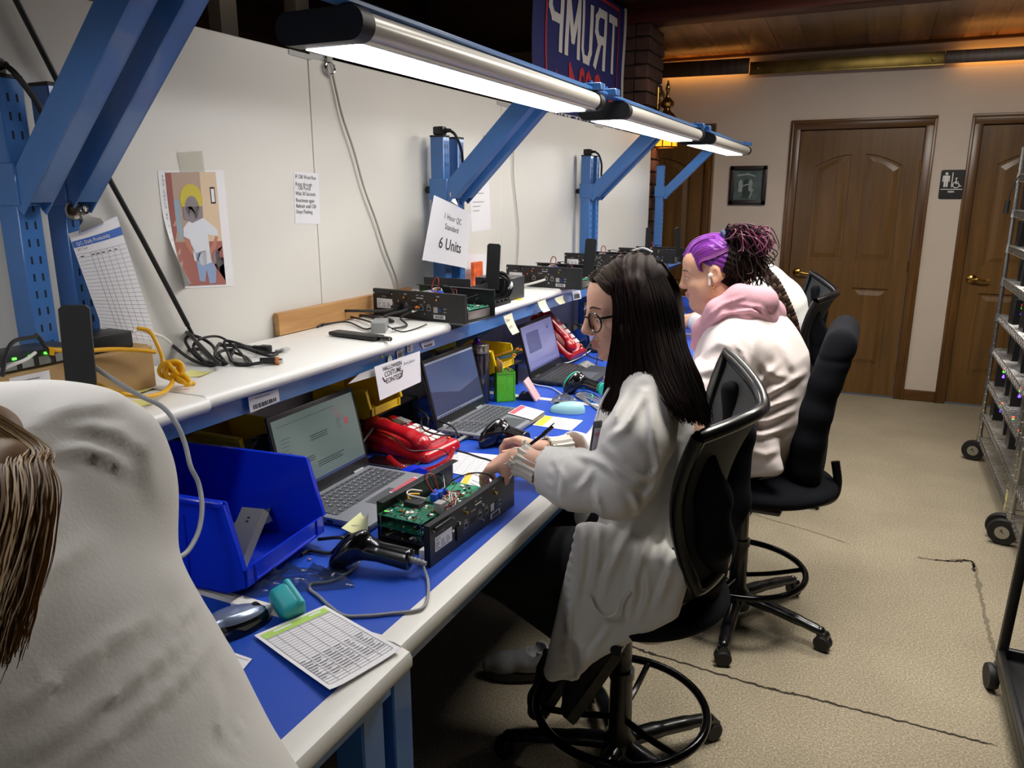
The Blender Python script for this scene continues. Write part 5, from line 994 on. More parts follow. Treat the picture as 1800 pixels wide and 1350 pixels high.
# ---------------------------------------------------------------- red desk phones
M_red = mat('phone_red', '#b20f1c', .28, coat=.3); M_redd = mat('phone_red_dark', '#7d0d16', .4)
def deskphone():
    t = thing('desk_phone', 'x', 'telephone')     # local x towards the user, y across, origin at the middle of the base
    f = lambda x: .052-.10*(x+.12)/.24*.36
    S = SDF((-.15, -.11, -.01), (.15, .11, .09), .0028)
    for k in range(25): x = -.112+.224*k/24; zt = .052-.043*k/24+.008; S.cap((x, -.068, zt-.012), (x, .068, zt-.012), .017, .017, .004); S.cap((x, -.068, .014), (x, .068, .014), .015, .015, .004)
    S.cut((0, 0, .0005), (0, 0, -1)); v, F = S.mesh(); np_mesh('base', relax(v, F, 3), F, [M_red], t)
    TP = Matrix.Translation((0, 0, .0435)) @ Matrix.Rotation(R(9.4), 4, 'Y')
    p = MB(M_gbox); p.T = TP; p.box((-.095, -.005, .0), (-.05, .08, .003), .001, 1); p.m(mat('lcd_green', '#4b5a48', .3)).box((-.088, .01, .003), (-.062, .05, .0036)).m(M_redd).box((-.092, .006, .0028), (-.057, .056, .0031)); p.build('display', t)
    k = MB(M_wwh); k.T = TP
    for i in range(4):
        for j in range(3): k.box((-.03+.029*i, .005+.024*j, .0), (-.008+.029*i, .024+.024*j, .005), .0015, 1)
    k.m(M_inkg)
    for j in range(3): k.cyl((-.042, .012+.02*j, 0), (-.042, .012+.02*j, .004), .0045, 10)
    k.m(M_orange).cyl((.095, .065, 0), (.095, .065, .004), .006, 10); k.m(M_white).box((.098, .0, .0002), (.101, .05, .0012)); k.build('keypad', t)
    Q = Matrix.Translation((0, -.056, .052)) @ Matrix.Rotation(R(9.4), 4, 'Y'); q = lambda x, z: tuple(Q @ V((x, 0, z)))
    S = SDF((-.15, -.10, .0), (.15, -.01, .13), .0022); fl_ = (tuple(Q.to_3x3() @ V((0, 0, 1))), .62, 1.1); S.chain([q(-.088, .012), q(-.05, .022), q(.05, .022), q(.088, .012)], [.027, .022, .022, .027], .012, flat=fl_); S.cap(q(-.088, .002), q(-.088, .010), .025, .025, .01); S.cap(q(.088, .002), q(.088, .010), .025, .025, .01); S.cut(q(0, -.004), tuple(Q.to_3x3() @ V((0, 0, -1))))
    v, F = S.mesh(); np_mesh('handset', relax(v, F, 2), F, [M_red], t); return t
PH = deskphone()
def put(o, M): o.matrix_basis = M; WM[o] = M
PH['label'] = 'red desk phone with white keys between the two grey laptops'; PH['group'] = 'red desk phones'; MP = Matrix.Translation((-1.155, 1.775, B_)) @ Matrix.Rotation(R(-6), 4, 'Z'); put(PH, MP)
dup(PH, (-1.235, 3.10, B_), Matrix.Rotation(R(-4), 4, 'Z') @ Matrix.Translation((0, 0, .085)) @ Matrix.Rotation(R(32), 4, 'Y'), 'red desk phone propped up steeply behind the dark laptop', 'red desk phones')
pth = crv([bz(683, 803, .012), bz(700, 818, .008), bz(730, 828, .008), bz(760, 824, .008), bz(785, 810, .012), bz(797, 790, .02)], 60); cc = []
tot = 0
for i, p in enumerate(pth):
    d = (pth[min(i+1, len(pth)-1)]-pth[max(i-1, 0)]).normalized(); u, w = perp(d); a = i*2*PI/7; cc.append(p+(u*math.cos(a)+w*math.sin(a))*.0062)
single('coiled_cord', MB(M_red).tube(cc, .0021, 5), 'red coiled handset cord lying before the desk phone', 'cord')
cable('phone_cable', [MP @ V((-.11, -.06, .062)), bz(690, 768, .06), bz(715, 790, .05), bz(745, 792, .04), bz(775, 790, .035), bz(790, 800, .01)], .0016, M_cbl, 'thin black cable drawn across the red phone\'s handset')
cable('data_cable', [bz(696, 800, .004), bz(715, 797, .003), bz(728, 806, .003), bz(732, 825, .012), bz(736, 838, .004), bz(745, 850, .003)], .0016, M_cbl, 'thin black cable looping past the coiled red cord')
# smartphones
sp = thing('smartphone', 'black smartphone lying flat beside the spreadsheet laptop', 'phone', tuple(bz(686, 820))); a, b_ = bz(706, 832), bz(662, 806); MS = frame(tuple((a+b_)/2), (b_-a), (-(b_-a).y, (b_-a).x, 0)); MS.translation = V((-1.115, 1.645, B_))
MS = Matrix.Translation((-1.125, 1.640, B_)) @ Matrix.Rotation(R(3), 4, 'Z')
b = MB(mat('phone_silver', '#5f6266', .3, .8)); b.T = MS; b.box((-.073, -.036, 0), (.073, .036, .008), .003); b.build('body', sp); b = MB(mat('phone_glass', '#08080c', .06, coat=.5)); b.T = MS; b.box((-.070, -.033, .0079), (.070, .033, .0085), .0002, 1); b.build('screen', sp)
pp = thing('smartphone', 'pink smartphone propped upright on a black stand by the dark laptop', 'phone', tuple(bz(946, 700))); a = bz(946, 702, .0); MPp = Matrix.Translation(a) @ Matrix.Rotation(R(12), 4, 'Z') @ Matrix.Rotation(R(-32), 4, 'Y')
b = MB(mat('phone_pink', '#d9a9ac', .4)); b.T = MPp; b.box((-.006, -.036, 0), (.003, .036, .085), .003); b.build('body', pp); b = MB(M_blk); b.T = Matrix.Translation(a) @ Matrix.Rotation(R(12), 4, 'Z'); b.prism([(-.08, 0), (-.008, 0), (-.028, .03)], .03, frame((0, .015, 0), (1, 0, 0), (0, 0, 1))).cyl((-.055, -.02, .012), (-.055, .02, .012), .012, 14); b.build('stand', pp)
# ---------------------------------------------------------------- barcode scanners
M_glos = mat('scanner_black', '#0b0b0d', .2, coat=.5); M_trig = mat('trigger_orange', '#c8452a', .4); M_teal = mat('scanner_teal', '#2fb79a', .4)
def scanner(h0, h1, top, bot, label, group, accent, teal=False):
    """handle from h0 (at the head) to h1 (its end); head an oblong shell from top to bot"""
    h0, h1, top, bot = map(V, (h0, h1, top, bot)); t = thing('barcode_scanner', label, 'scanner', ((h0.x+h1.x)/2, (h0.y+h1.y)/2, B_), group=group); ax = (h1-h0).normalized(); hd = (top-bot); L = hd.length/2; c = (top+bot)/2; hx = hd.normalized(); side = ax.cross(hx).normalized(); nn = side.cross(hx)
    lo = [min(a[i] for a in (h0, h1, top, bot))-.05 for i in range(3)]; hi = [max(a[i] for a in (h0, h1, top, bot))+.05 for i in range(3)]
    S = SDF(lo, hi, .0022); Mx = np.array([[hx[i], side[i], nn[i]] for i in range(3)]); S.ell(c, (L*1.12, .038, .0185), .004, Mx); S.ell(c+nn*(.006 if nn.dot(ax) > 0 else -.006)+hx*.006, (L*.72, .030, .021), .008, Mx); S.cap(h0-ax*.02, h0+ax*.02, .020, .019, .016); S.cap(h0, h1-ax*.006, .0195, .0215, .010); S.cut(h1, ax)
    v, F = S.mesh(); v = relax(v, F, 2); np_mesh('body', v, F, [M_glos], t)
    tr = h0+ax*.026-hx*.018; MB(accent).beam(tr-ax*.012-hx*.002, tr+ax*.016+hx*.003, .010, .012, tuple(hx), .003).build('trigger', t)
    n_ = -nn if nn.dot(ax) > 0 else nn; g = MB(M_teal if teal else M_port)
    if teal:
        g.tube([c+hx*(L*1.0*math.cos(q))+side*(.0362*math.sin(q))+n_*.004 for q in [2*PI*i/40 for i in range(41)]], .0042, 8); g.build('rim', t); MB(M_teal).cyl(h1-ax*.014, h1+ax*.001, .0215, 20).build('collar', t)
    else: g.obox(frame(tuple(c+n_*.0185), tuple(hx), tuple(side)), (-L*.55, -.02, -.001), (L*.55, .02, .002), .001); g.build('window', t)
    return t, ax
SGp = 'handheld barcode scanners'
h0, h1 = bz(636, 962, .042), bz(722, 984, .030); s1, ax1 = scanner(h0, h1, bz(643, 936, .072), bz(585, 998, .006), 'glossy black barcode scanner with orange trigger in front of the opened chassis', SGp, M_trig)
MB(M_cgry).tube([h1+ax1*(.004*i) for i in range(9)], [.0075, .006, .0075, .0055, .007, .005, .0065, .0045, .0045], 10).build('strain_relief', s1)
MB(M_cgry).tube(crv([h1+ax1*.03, bz(743, 992, .014), bz(752, 1020, .004), bz(752, 1048, .004), bz(745, 1066, .0045), bz(728, 1074, .004), bz(690, 1078, .003), bz(650, 1082, .003), bz(606, 1082, .003), bz(580, 1066, .003), bz(560, 1048, .003), bz(545, 1036, .003), bz(548, 1026, .003), bz(580, 1022, .003), bz(615, 1005, .003), bz(632, 985, .003)], 8), .0030, 8).build('cord', s1)
h0, h1 = bz(878, 755, .042), bz(925, 772, .034); s2, ax2 = scanner(h0, h1, bz(888, 742, .064), bz(846, 784, .006), 'glossy black barcode scanner beside the writing hand', SGp, M_trig)
MB(M_cbl).tube(crv([h1-ax2*.003, bz(930, 790, .02), bz(905, 800, .004), bz(880, 812, .003), bz(850, 806, .003), bz(815, 795, .003), bz(790, 790, .004)], 8), .0026, 8).build('cord', s2)
h0, h1 = bz(1020, 670, .045), bz(1060, 684, .035); s3, ax3 = scanner(h0, h1, bz(1021, 657, .072), bz(995, 690, .006), 'black and teal barcode scanner before the dark laptop', SGp, M_teal, True)
cl_ = MB(M_cgry)
for k in range(4): cl_.tube(crv([bz(1012, 694, .006+.003*k), bz(1028, 688+3*k, .012+.004*k), bz(1052, 698+4*k, .008+.003*k), bz(1064, 716+3*k, .004), bz(1046, 714+k, .004), bz(1026, 704-2*k, .004), bz(1012, 696, .004)], 6), .0022, 6)
cl_.m(M_teal).torus(bz(1040, 700, .01), .014, .003, (1, .6, 0), 16, 6); cl_.build('cord', s3)
cable('data_cable', [bz(930, 672, .005), bz(945, 677, .004), bz(970, 682, .004), bz(990, 694, .004), bz(1005, 698, .004)], .0022, M_cwh, 'pale cable running from the third laptop to the teal scanner')
# charger cables in front of the second laptop
cable('usb_cable', [bz(795, 790, .006), bz(800, 765, .02), bz(775, 765, .05), bz(745, 755, .055), bz(742, 735, .05), bz(765, 738, .04), bz(795, 750, .03), bz(810, 770, .006), bz(822, 770, .006)], .0026, M_cbl, 'black cable looped over the red phone\'s keypad', parts=[('plug', MB(M_cgry).beam(bz(800, 778, .006), bz(826, 762, .008), .012, .006, (0, 0, 1), .002))])
cable('usb_cable', [bz(772, 762, .008), bz(800, 742, .03), bz(850, 742, .028), bz(880, 752, .026), bz(896, 768, .006)], .0016, M_cgry, 'thin grey cable crossing the second laptop\'s keyboard')
# ---------------------------------------------------------------- mice, case, small things
def mouse(M, label, body, top=None, group='computer mice', L=.058, w=.031, h=.036, facet=False):
    t = thing('computer_mouse', label, 'mouse', tuple(M.translation), group=group); b = MB(body); b.T = M; n = 24; vs = []; rings = 10
    for i in range(rings+1):
        a = PI/2*i/rings
        for k in range(n):
            q = 2*PI*k/n; x = math.cos(q); y = math.sin(q); r = math.cos(a)**.55 if i < rings else 0
            z = h*math.sin(a)**.9; vs.append((L*x*r*(1 if x > 0 else 1)-.004*math.sin(a), w*y*r*(1-.12*x), z*(1-.16*x*r)))
    b.raw(vs, [(i*n+k, i*n+(k+1) % n, (i+1)*n+(k+1) % n, (i+1)*n+k) for i in range(rings) for k in range(n)]+[tuple(range(n-1, -1, -1))], not facet); b.build('shell', t)
    if top:
        b = MB(top); b.T = M @ Matrix.Translation((0, 0, .001)); b.raw([(x*1.005, y*.995, z+.0006) for x, y, z in vs[4*n:]], [(i*n+k, i*n+(k+1) % n, (i+1)*n+(k+1) % n, (i+1)*n+k) for i in range(rings-4) for k in range(n)], True); b.build('top_cover', t)
    b = MB(M_port); b.T = M; b.cyl((L*.55, -.004, h*.72), (L*.55, .004, h*.72), .009, 14); b.build('scroll_wheel', t); return t
mouse(Matrix.Translation(bz(420, 1104)) @ Matrix.Rotation(R(70), 4, 'Z'), 'black and silver computer mouse near the green-headed form', M_blkg, mat('mouse_silver', '#8e9bb4', .25, .6))
mouse(Matrix.Translation(bz(997, 724)) @ Matrix.Rotation(R(196), 4, 'Z'), 'pale blue computer mouse near the woman\'s coat front', mat('mouse_aqua', '#9fd3d6', .35), None, L=.06, h=.034)
mouse(Matrix.Translation(bz(1203, 568)) @ Matrix.Rotation(R(150), 4, 'Z'), 'red and black computer mouse under the purple-haired woman\'s face', M_blk, mat('mouse_red', '#c81e22', .35))
ec = thing('earbud_case', 'teal rubber earbud case lying by the silver mouse', 'case', tuple(bz(508, 1088))); ME = Matrix.Translation(bz(505, 1080)+V((0, 0, .024))) @ Matrix.Rotation(R(40), 4, 'Z') @ Matrix.Rotation(R(-58), 4, 'X') @ Matrix.Rotation(R(62), 4, 'Y') @ Matrix.Translation((0, 0, -.026)); M_aq = mat('case_teal', '#2ba3ab', .45)
b = MB(M_aq); b.T = ME; b.box((-.030, -.022, .004), (.030, .022, .048), .0145, 5); b.build('case_body', ec); b = MB(M_aq); b.T = ME; b.box((-.0304, -.0224, .035), (.0304, .0224, .0486), .0066, 4).torus((.031, .014, .03), .0055, .0016, (0, 1, 0), 14, 6); b.build('lid', ec)
# papers on the bench
fa = [bz(447, 1120, .0008), bz(571, 1067, .0008), bz(705, 1146, .001), bz(580, 1220, .0045)]; q0 = quad_fn(fa[3], fa[2], fa[1], fa[0]); mb = MB(); s = Sheet(mb, lambda u, v: q0(u, v)+V((0, 0, .004*(abs(u-.5)*2)**4*(1-v)**2+.0035)), M_paper, 10, 12); W_, H_ = size(q0); M_lime = mat('print_lime', '#a9cc62', .7)
s.rect(.05, .88, .95, .965, M_lime, 8, 1); s.rect(.05, .875, .95, .88, M_inkg, 8, 1); Sheet.lvl = .0009; s.rect(.2, .925, .45, .945, M_paper); s.rect(.7, .925, .87, .945, M_paper); Sheet.lvl = .0006
for i in range(25): s.rect(.05, .858-i*.0335, .95, .862-i*.0335, M_inkg, 8, 1)
for u in (.05, .18, .33, .48, .62, .78, .945): s.rect(u, .055, u+.006, .875, M_inkg, 1, 8)
rr = random.Random(21)
for i in range(9):
    for j in range(6): u = .06+.15*j; s.rect(u, .41-i*.0335, u+rr.uniform(.05, .13), .424-i*.0335, M_inkg)
single('tally_form', mb, 'white tally form with a green header lying over the bench joint', 'form')
mb = MB(); q1_ = quad_fn(bz(360, 1180, .0012), bz(420, 1186, .0012), bz(443, 1158, .002), bz(380, 1136, .0012)); s = Sheet(mb, q1_, M_paper, 2, 2); W_, H_ = size(q1_); s.text('Jenny', .25, .2, .02, M_inkb, W_, H_); s.rect(.1, .84, .95, .86, M_inkg); single('note_card', mb, 'white card with blue handwriting tucked under the near coat', 'card')
def card(c4, label, band, lines=5, h=.0008, bow=0., split=.24):
    f = quad_fn(*[bz(x, y, h if not isinstance(h, tuple) else h[i]) for i, (x, y) in enumerate(c4)], bow); mb = MB(); s = Sheet(mb, f, M_paper, 6, 4); s.rect(.03, .05, split, .95, band); rr = random.Random(len(label))
    for i in range(lines):
        s.rect(split+.06, .2+i*.6/lines, split+.06+rr.uniform(.3, .6), .225+i*.6/lines, M_inkg)
    return single('instruction_card', mb, label, 'card')
M_pinkb = mat('print_pink', '#cf5f6a', .6); M_yelb = mat('print_yellow', '#e0be3a', .6)
card([(936, 747), (1004, 757), (1025, 739), (957, 730)], 'yellow and white card on the blue worktop near the pale mouse', M_yelb); card([(892, 726), (936, 738), (957, 723), (916, 712)], 'pink and white card resting on the second laptop\'s edge', M_pinkb, 3, .021)
card([(803, 858), (850, 890), (865, 842), (822, 828)], 'yellow and white card between the chassis and the lined form', M_yelb, 4)
card([(684, 865), (704, 872), (748, 843), (728, 838)], 'pink-banded white card standing against the back of the opened chassis', M_pinkb, 0, (.030, .052, .058, .036), split=.8)
q2_ = quad_fn(bz(768, 826, .001), bz(842, 840, .001), bz(876, 800, .001), bz(795, 793, .001)); mb = MB(); s = Sheet(mb, q2_, M_paper, 3, 3); s.rect(.0, .85, .14, 1, M_inkb)
for i in range(11): s.rect(.02, .06+i*.075, .98, .07+i*.075, M_inkg)
for u in (.2, .4, .6, .8): s.rect(u, .0, u+.006, .9, M_inkg)
single('lined_form', mb, 'white form with close grey lines between the red phone and the hand', 'form')
nf = quad_fn(bz(600, 928, .0185), bz(645, 950, .022), bz(648, 900, .07), bz(634, 900, .024)); mb = MB(); s = Sheet(mb, lambda u, v: nf(u, v)+V((0, 0, -.012*4*u*(1-u)*v)), mat('sticky_pale', '#d9d8a0', .7), 8, 6); s.poly([(.2, .3), (.5, .5), (.5, .53), (.2, .33)], M_inkg); single('sticky_note', mb, 'pale yellow note curling between the laptop corner and the chassis', 'note')
# crumpled clear bags
M_bag = mat('bag_film', '#3a4358', .12, alpha=.45); M_bagc = mat('bag_film_grey', '#6a7078', .15, alpha=.6)
def crumple(c, sx, sy, hh, rz, seed, m, label):
    n = 16; M = Matrix.Translation(c) @ Matrix.Rotation(rz, 4, 'Z'); vs = []
    for j in range(n+1):
        for i in range(n+1):
            u, v = i/n-.5, j/n-.5; e = 1-(2*max(abs(u), abs(v)))**3; z = max(.001, (hh*(.35+1.3*abs(noise.noise(V((u*7+seed, v*7, seed))))))*e); vs.append(M @ V((u*sx*(1+.15*noise.noise(V((u*4, v*4, seed+5)))), v*sy*(1+.3*noise.noise(V((v*5, seed, u*3)))), z)))
    mb = MB(m); w = n+1; mb.raw(vs, [(j*w+i, j*w+i+1, (j+1)*w+i+1, (j+1)*w+i) for j in range(n) for i in range(n)], False); return single('plastic_bag', mb, label, 'bag')
crumple(bz(520, 1026), .20, .075, .03, R(38), 2.3, M_bag, 'crumpled clear plastic bag in front of the big blue bin'); crumple(bz(992, 706), .09, .07, .03, R(10), 5.1, M_bagc, 'crumpled grey plastic bag behind the pale blue mouse')
single('cable_cover', MB(M_edge).beam(bz(412, 1060, .008), bz(474, 1074, .008), .022, .014, (0, 0, 1), .003), 'short cream plastic cover strip beside the earbud case', 'strip')
single('crumb', MB(M_wpk).box(tuple(bz(541, 985)), tuple(bz(541, 985)+V((.006, .004, .004))), .001), 'tiny pink scrap on the worktop by the blue bin', 'scrap')
cable('power_cable', [bz(560, 948, .012), bz(600, 945, .03), bz(615, 955, .012), bz(580, 972, .005), bz(545, 968, .005), bz(530, 975, .004)], .0038, M_cbl, 'black cord squeezed between the blue bin and the scanner')
# green holder, bottle, hub
gh = thing('pen_holder', 'bright green mesh pen holder beside the steel bottle', 'holder', tuple(bz(880, 700))); MG = Matrix.Translation((-1.145, 2.335, B_)) @ Matrix.Rotation(R(38), 4, 'Z'); M_gr = mat('holder_green', '#58b81f', .35, noise_amt=.25, noise_scale=250)
b = MB(M_gr); b.T = MG; w_, d_, h_ = .062, .055, .105
for lo, hi in (((0, 0, 0), (w_, d_, .003)), ((0, 0, 0), (w_, .002, h_)), ((0, d_-.002, 0), (w_, d_, h_)), ((0, 0, 0), (.002, d_, h_)), ((w_-.002, 0, 0), (w_, d_, h_)), ((w_*.5, 0, 0), (w_*.5+.002, d_, h_*.95))): b.box(lo, hi)
for x in (0, w_): 
    for y in (0, d_): b.box((x-.002, y-.002, 0), (x+.002, y+.002, h_+.001))
for lo, hi in (((-.002, -.002, h_-.004), (w_+.002, .002, h_)), ((-.002, d_-.002, h_-.004), (w_+.002, d_+.002, h_)), ((-.002, 0, h_-.004), (.002, d_, h_)), ((w_-.002, 0, h_-.004), (w_+.002, d_, h_))): b.box(lo, hi)
b.build('box', gh)
for k, (m, lab) in enumerate(((mat('card_cream', '#d8bfa0', .6), 'left'), (mat('card_tan', '#c9a16c', .6), 'middle'), (mat('card_pale', '#e3d8c8', .6), 'front'))):
    b = MB(m); b.T = MG; b.box((.008+.006*k, .006, .004), (.0088+.006*k, .048,   .150-.005*k)); single('paper_card', b, '%s card of the three standing in the green holder' % lab, 'card')
sc_ = MB(M_chr); sc_.T = MG; sc_.torus((.046, .018, .108), .010, .0022, (1, .2, 0), 18, 6).torus((.046, .038, .104), .010, .0022, (1, .2, 0), 18, 6).beam((.046, .022, .098), (.045, .03, .01), .006, .0015).beam((.046, .034, .095), (.045, .028, .01), .006, .0015); single('scissors', sc_, 'steel scissors standing in the green holder', 'scissors')
bo = thing('water_bottle', 'dark water bottle with a steel lid behind the green holder', 'bottle', (-1.20, 2.305, B_)); MB(mat('bottle_dark', '#241f2e', .12, coat=.4)).lathe([(0, 0), (.034, 0), (.036, .006), (.036, .165), (.032, .18), (0, .18)], 28, (-1.20, 2.305, B_)).build('body', bo)
MB(mat('steel_lid', '#9c968c', .28, .9)).lathe([(0, .18), (.034, .18), (.0345, .186), (.0345, .205), (.032, .209), (0, .21)], 28, (-1.20, 2.305, B_)).build('lid', bo)
single('candy', MB(mat('foil_purple', '#4a1f86', .2, .6)).lathe([(0, 0), (.0135, 0), (.0145, .004), (.011, .012), (.005, .019), (.002, .024)], 16, (-1.205, 2.30, B_+.2105)).m(M_paper).beam((-1.205, 2.30, B_+.232), (-1.195, 2.318, B_+.237), .003, .0006), 'purple foil-wrapped candy on the bottle lid', 'candy')
single('plastic_scoop', MB(M_bin).prism([(.0, .0), (.075, .0), (.072, .012), (.05, .022), (.02, .018), (.004, .008)], .03, frame(tuple(bz(690, 850)+V((-.02, .05, 0))), (.55, .83, 0), (0, 0, 1)), True), 'small blue plastic piece behind the opened chassis', 'scoop')
single('usb_hub', MB(M_brk).prism([(0, 0), (.05, 0), (.05, .012), (.012, .028), (0, .028)], .09, frame(tuple(bz(1020, 650)+V((0, .06, 0))), (1, 0, 0), (0, 0, 1))).m(M_port).box(tuple(bz(1020, 650)+V((.028, .005, .0215))), tuple(bz(1020, 650)+V((.033, .012, .0225)))), 'small grey wedge-shaped hub beside the dark laptop', 'hub')
cable('usb_cable', [bz(985, 640, .006), bz(1005, 635, .012), bz(1030, 622, .008), bz(1050, 606, .01)], .0024, M_cwh, 'white lead among the black cables beside the third laptop')
# ================================================================ drafting chairs, rack, cart
M_chb = mat('chair_black', '#0a0a0b', .3, coat=.25); M_fab = mat('chair_fabric', '#0c0e14', .92, bump=.3, bump_scale=500, spec=.15); M_net = mat('chair_mesh', '#2e3135', .65, noise_amt=.2, noise_scale=700); M_ring = mat('footring', '#1b1b1d', .12, .85); M_rub = mat('caster_rubber', '#101011', .6)
def stool_base(t, cx, cy, ztop, a0, arm=.31, ring=.228, zr=.21, rm=None):
    c = V((cx, cy, 0)); b = MB(M_chb).lathe([(0, .05), (.05, .05), (.055, .075), (.045, .12), (.032, .14), (.030, .30), (0, .30)], 24, c); b.build('hub', t)
    MB(M_chb).cyl(c+V((0, 0, .29)), c+V((0, 0, ztop)), .026, 20, .024).lathe([(.0, .30), (.034, .30), (.034, .325), (0, .325)], 20, c).build('column', t)
    for k in range(5):
        a = R(a0+72*k); d = V((math.cos(a), math.sin(a), 0)); s = V((-d.y, d.x, 0))
        MB(M_chb).tube(crv([c+d*.035+V((0, 0, .098)), c+d*.12+V((0, 0, .094)), c+d*(arm-.08)+V((0, 0, .082)), c+d*arm+V((0, 0, .070))], 5), [.027]*6+[.024]*5+[.021]*4+[.018], 12, flat=.8).sph(c+d*arm+V((0, 0, .068)), .019, 12).build('base_arm', t)
        w = MB(M_rub); q = c+d*(arm+.012)+V((0, 0, .029)); ax = (s*math.cos(k*1.9)+d*math.sin(k*1.9)).normalized(); bk = V((-ax.y, ax.x, 0))
        for g in (-1, 1): w.lathe([(0, 0), (.025, 0), (.029, .004), (.029, .013), (.024, .018), (0, .018)], 18, q+ax*(.003 if g > 0 else -.003), ax*g)
        w.m(M_chb).tube([q+V((0, 0, .022))-ax*.015, q+V((0, 0, .024))+ax*.015], .020, 12).cyl(q+V((0, 0, .02)), c+d*arm+V((0, 0, .062)), .008, 8); w.build('caster', t)
    r = MB(rm or M_ring).torus((cx, cy, zr), ring, .0115, n=64, k=12)
    for k in range(3):
        a = R(a0+36+120*k); d = V((math.cos(a), math.sin(a), 0)); r.tube(crv([c+d*.03+V((0, 0, zr-.03)), c+d*.12+V((0, 0, zr-.022)), c+d*(ring-.005)+V((0, 0, zr-.002))], 5), .009, 8)
    r.build('foot_ring', t)
def sdf_part(name, S, m, t, it=2):
    v, F = S.mesh(); v = relax(v, F, it); return np_mesh(name, v, F, [m], t)
def netchair(cx, cy, label, group):
    t = thing('drafting_chair', label, 'chair', (cx, cy, 0), group=group); O = V((cx+.50, cy-1.77, 0))
    stool_base(t, cx, cy, .53, 50)
    S = SDF((cx-.30, cy-.30, .46), (cx+.32, cy+.30, .68), .006)
    S.ell((cx+.05, cy, .575), (.215, .228, .050), .02).ell((cx+.03, cy, .57), (.205, .22, .05), .03); sdf_part('seat', S, M_fab, t)
    MB(M_chb).box((cx-.12, cy-.09, .515), (cx+.12, cy+.09, .545), .01).cyl((cx+.05, cy-.20, .53), (cx+.05, cy-.06, .53), .007, 10).cyl((cx+.05, cy-.235, .53), (cx+.05, cy-.195, .53), .014, 12).build('mechanism', t)
    # curved mesh back with a thick rim
    def bk(a, v):    # a across -1..1, v 0..1 up
        y = cy+.235*a*(.80+.20*v); z = .70+(.385+.075*a*abs(a)*.6+.03*abs(a))*v; x = cx+.245-.11*a*a*(.4+.6*v)-.015*a+.06*v*v-.03*math.sin(v*PI); return V((x, y, z))
    nb, nv = 18, 14; mb = MB(M_net); vs = [bk(-1+2*i/nb, j/nv) for j in range(nv+1) for i in range(nb+1)]; w = nb+1
    mb.raw(vs+[p+V((.006, 0, 0)) for p in vs], [(j*w+i, j*w+i+1, (j+1)*w+i+1, (j+1)*w+i) for j in range(nv) for i in range(nb)]+[tuple(q+len(vs) for q in (j*w+i, (j+1)*w+i, (j+1)*w+i+1, j*w+i+1)) for j in range(nv) for i in range(nb)], True); back = mb.build('backrest', t)
    rim = [bk(-1+2*i/nb, 1) for i in range(nb+1)]+[bk(1, 1-j/nv) for j in range(1, nv+1)]+[bk(1-2*i/nb, 0) for i in range(1, nb+1)]+[bk(-1, j/nv) for j in range(1, nv)]; rim.append(rim[0])
    MB(M_chb).tube(rim, .0165, 10, cap=False).build('back_frame', t)
    # forked carrier behind the back
    S = SDF((cx-.15, cy-.30, .42), (cx+.42, cy+.32, 1.16), .006); f = ((0, 1, 0), .75)
    for s, tz in ((-1, 1.055), (1, 1.11)):
        S.chain([(cx+.205, cy+.165*s, tz-.03), (cx+.235, cy+.16*s, tz-.14), (cx+.235, cy+.125*s, .80), (cx+.20, cy+.05*s, .69), (cx+.17, cy, .62)], [.024, .036, .042, .055, .062], .03)
    S.cap((cx+.17, cy, .62), (cx+.06, cy, .555), .06, .05, .03); S.cap((cx+.14, cy-.16, .66), (cx+.14, cy-.07, .66), .030, .03, .008); S.cut((cx, cy-.185, 0), (0, -1, 0)); sdf_part('back_carrier', S, M_fab, t); return t
CG1 = 'drafting chairs along the benches'
CH1 = netchair(-.50, 1.77, 'black mesh-back drafting chair under the long-haired bespectacled woman', CG1)
dup(CH1, (-.45, 4.07, 0), R(4), 'black mesh-back drafting chair farthest away, behind the purple-haired woman', CG1)
# padded high-back chair
t = thing('drafting_chair', 'black padded high-back drafting chair under the purple-haired woman', 'chair', (-.34, 2.73, 0), group=CG1); cx, cy = -.34, 2.73
stool_base(t, cx, cy, .50, -16, .315, .235, .21)
S = SDF((cx-.30, cy-.28, .44), (cx+.36, cy+.36, .66), .007); S.ell((cx+.0, cy+.04, .555), (.29, .255, .055), .02).ell((cx+.06, cy+.04, .55), (.25, .245, .05), .03); sdf_part('seat', S, M_fab, t)
MB(M_chb).box((cx-.13, cy-.10, .47), (cx+.14, cy+.12, .50), .012).build('mechanism', t)
S = SDF((-.30, 2.52, .46), (.14, 3.18, 1.26), .007); by = 2.87
for z, x, hw, th in ((.56, -.140, .150, .05), (.64, -.145, .175, .058), (.74, -.140, .185, .06), (.84, -.125, .185, .058), (.94, -.105, .18, .054), (1.02, -.085, .17, .05), (1.085, -.068, .155, .048)): S.cap((x, by-hw, z), (x, by+hw, z), th, th, .06)
S.disp(lambda P: np.where(P[:, 2] > .9, .005*np.exp(-((P[:, 2]-1.03)/.008)**2), 0)); sdf_part('backrest', S, M_fab, t, 3)
MB(M_chb).tube(crv([(cx+.12, cy+.05, .485), (cx+.22, cy+.06, .48), (cx+.29, cy+.07, .505), (cx+.305, cy+.08, .56), (cx+.29, cy+.09, .64)], 6), .015, 10).build('back_bar', t)
MB(M_chb).box((cx+.1, cy+.06, .44), (cx+.17, cy+.12, .48), .01).build('tilt_knob', t)
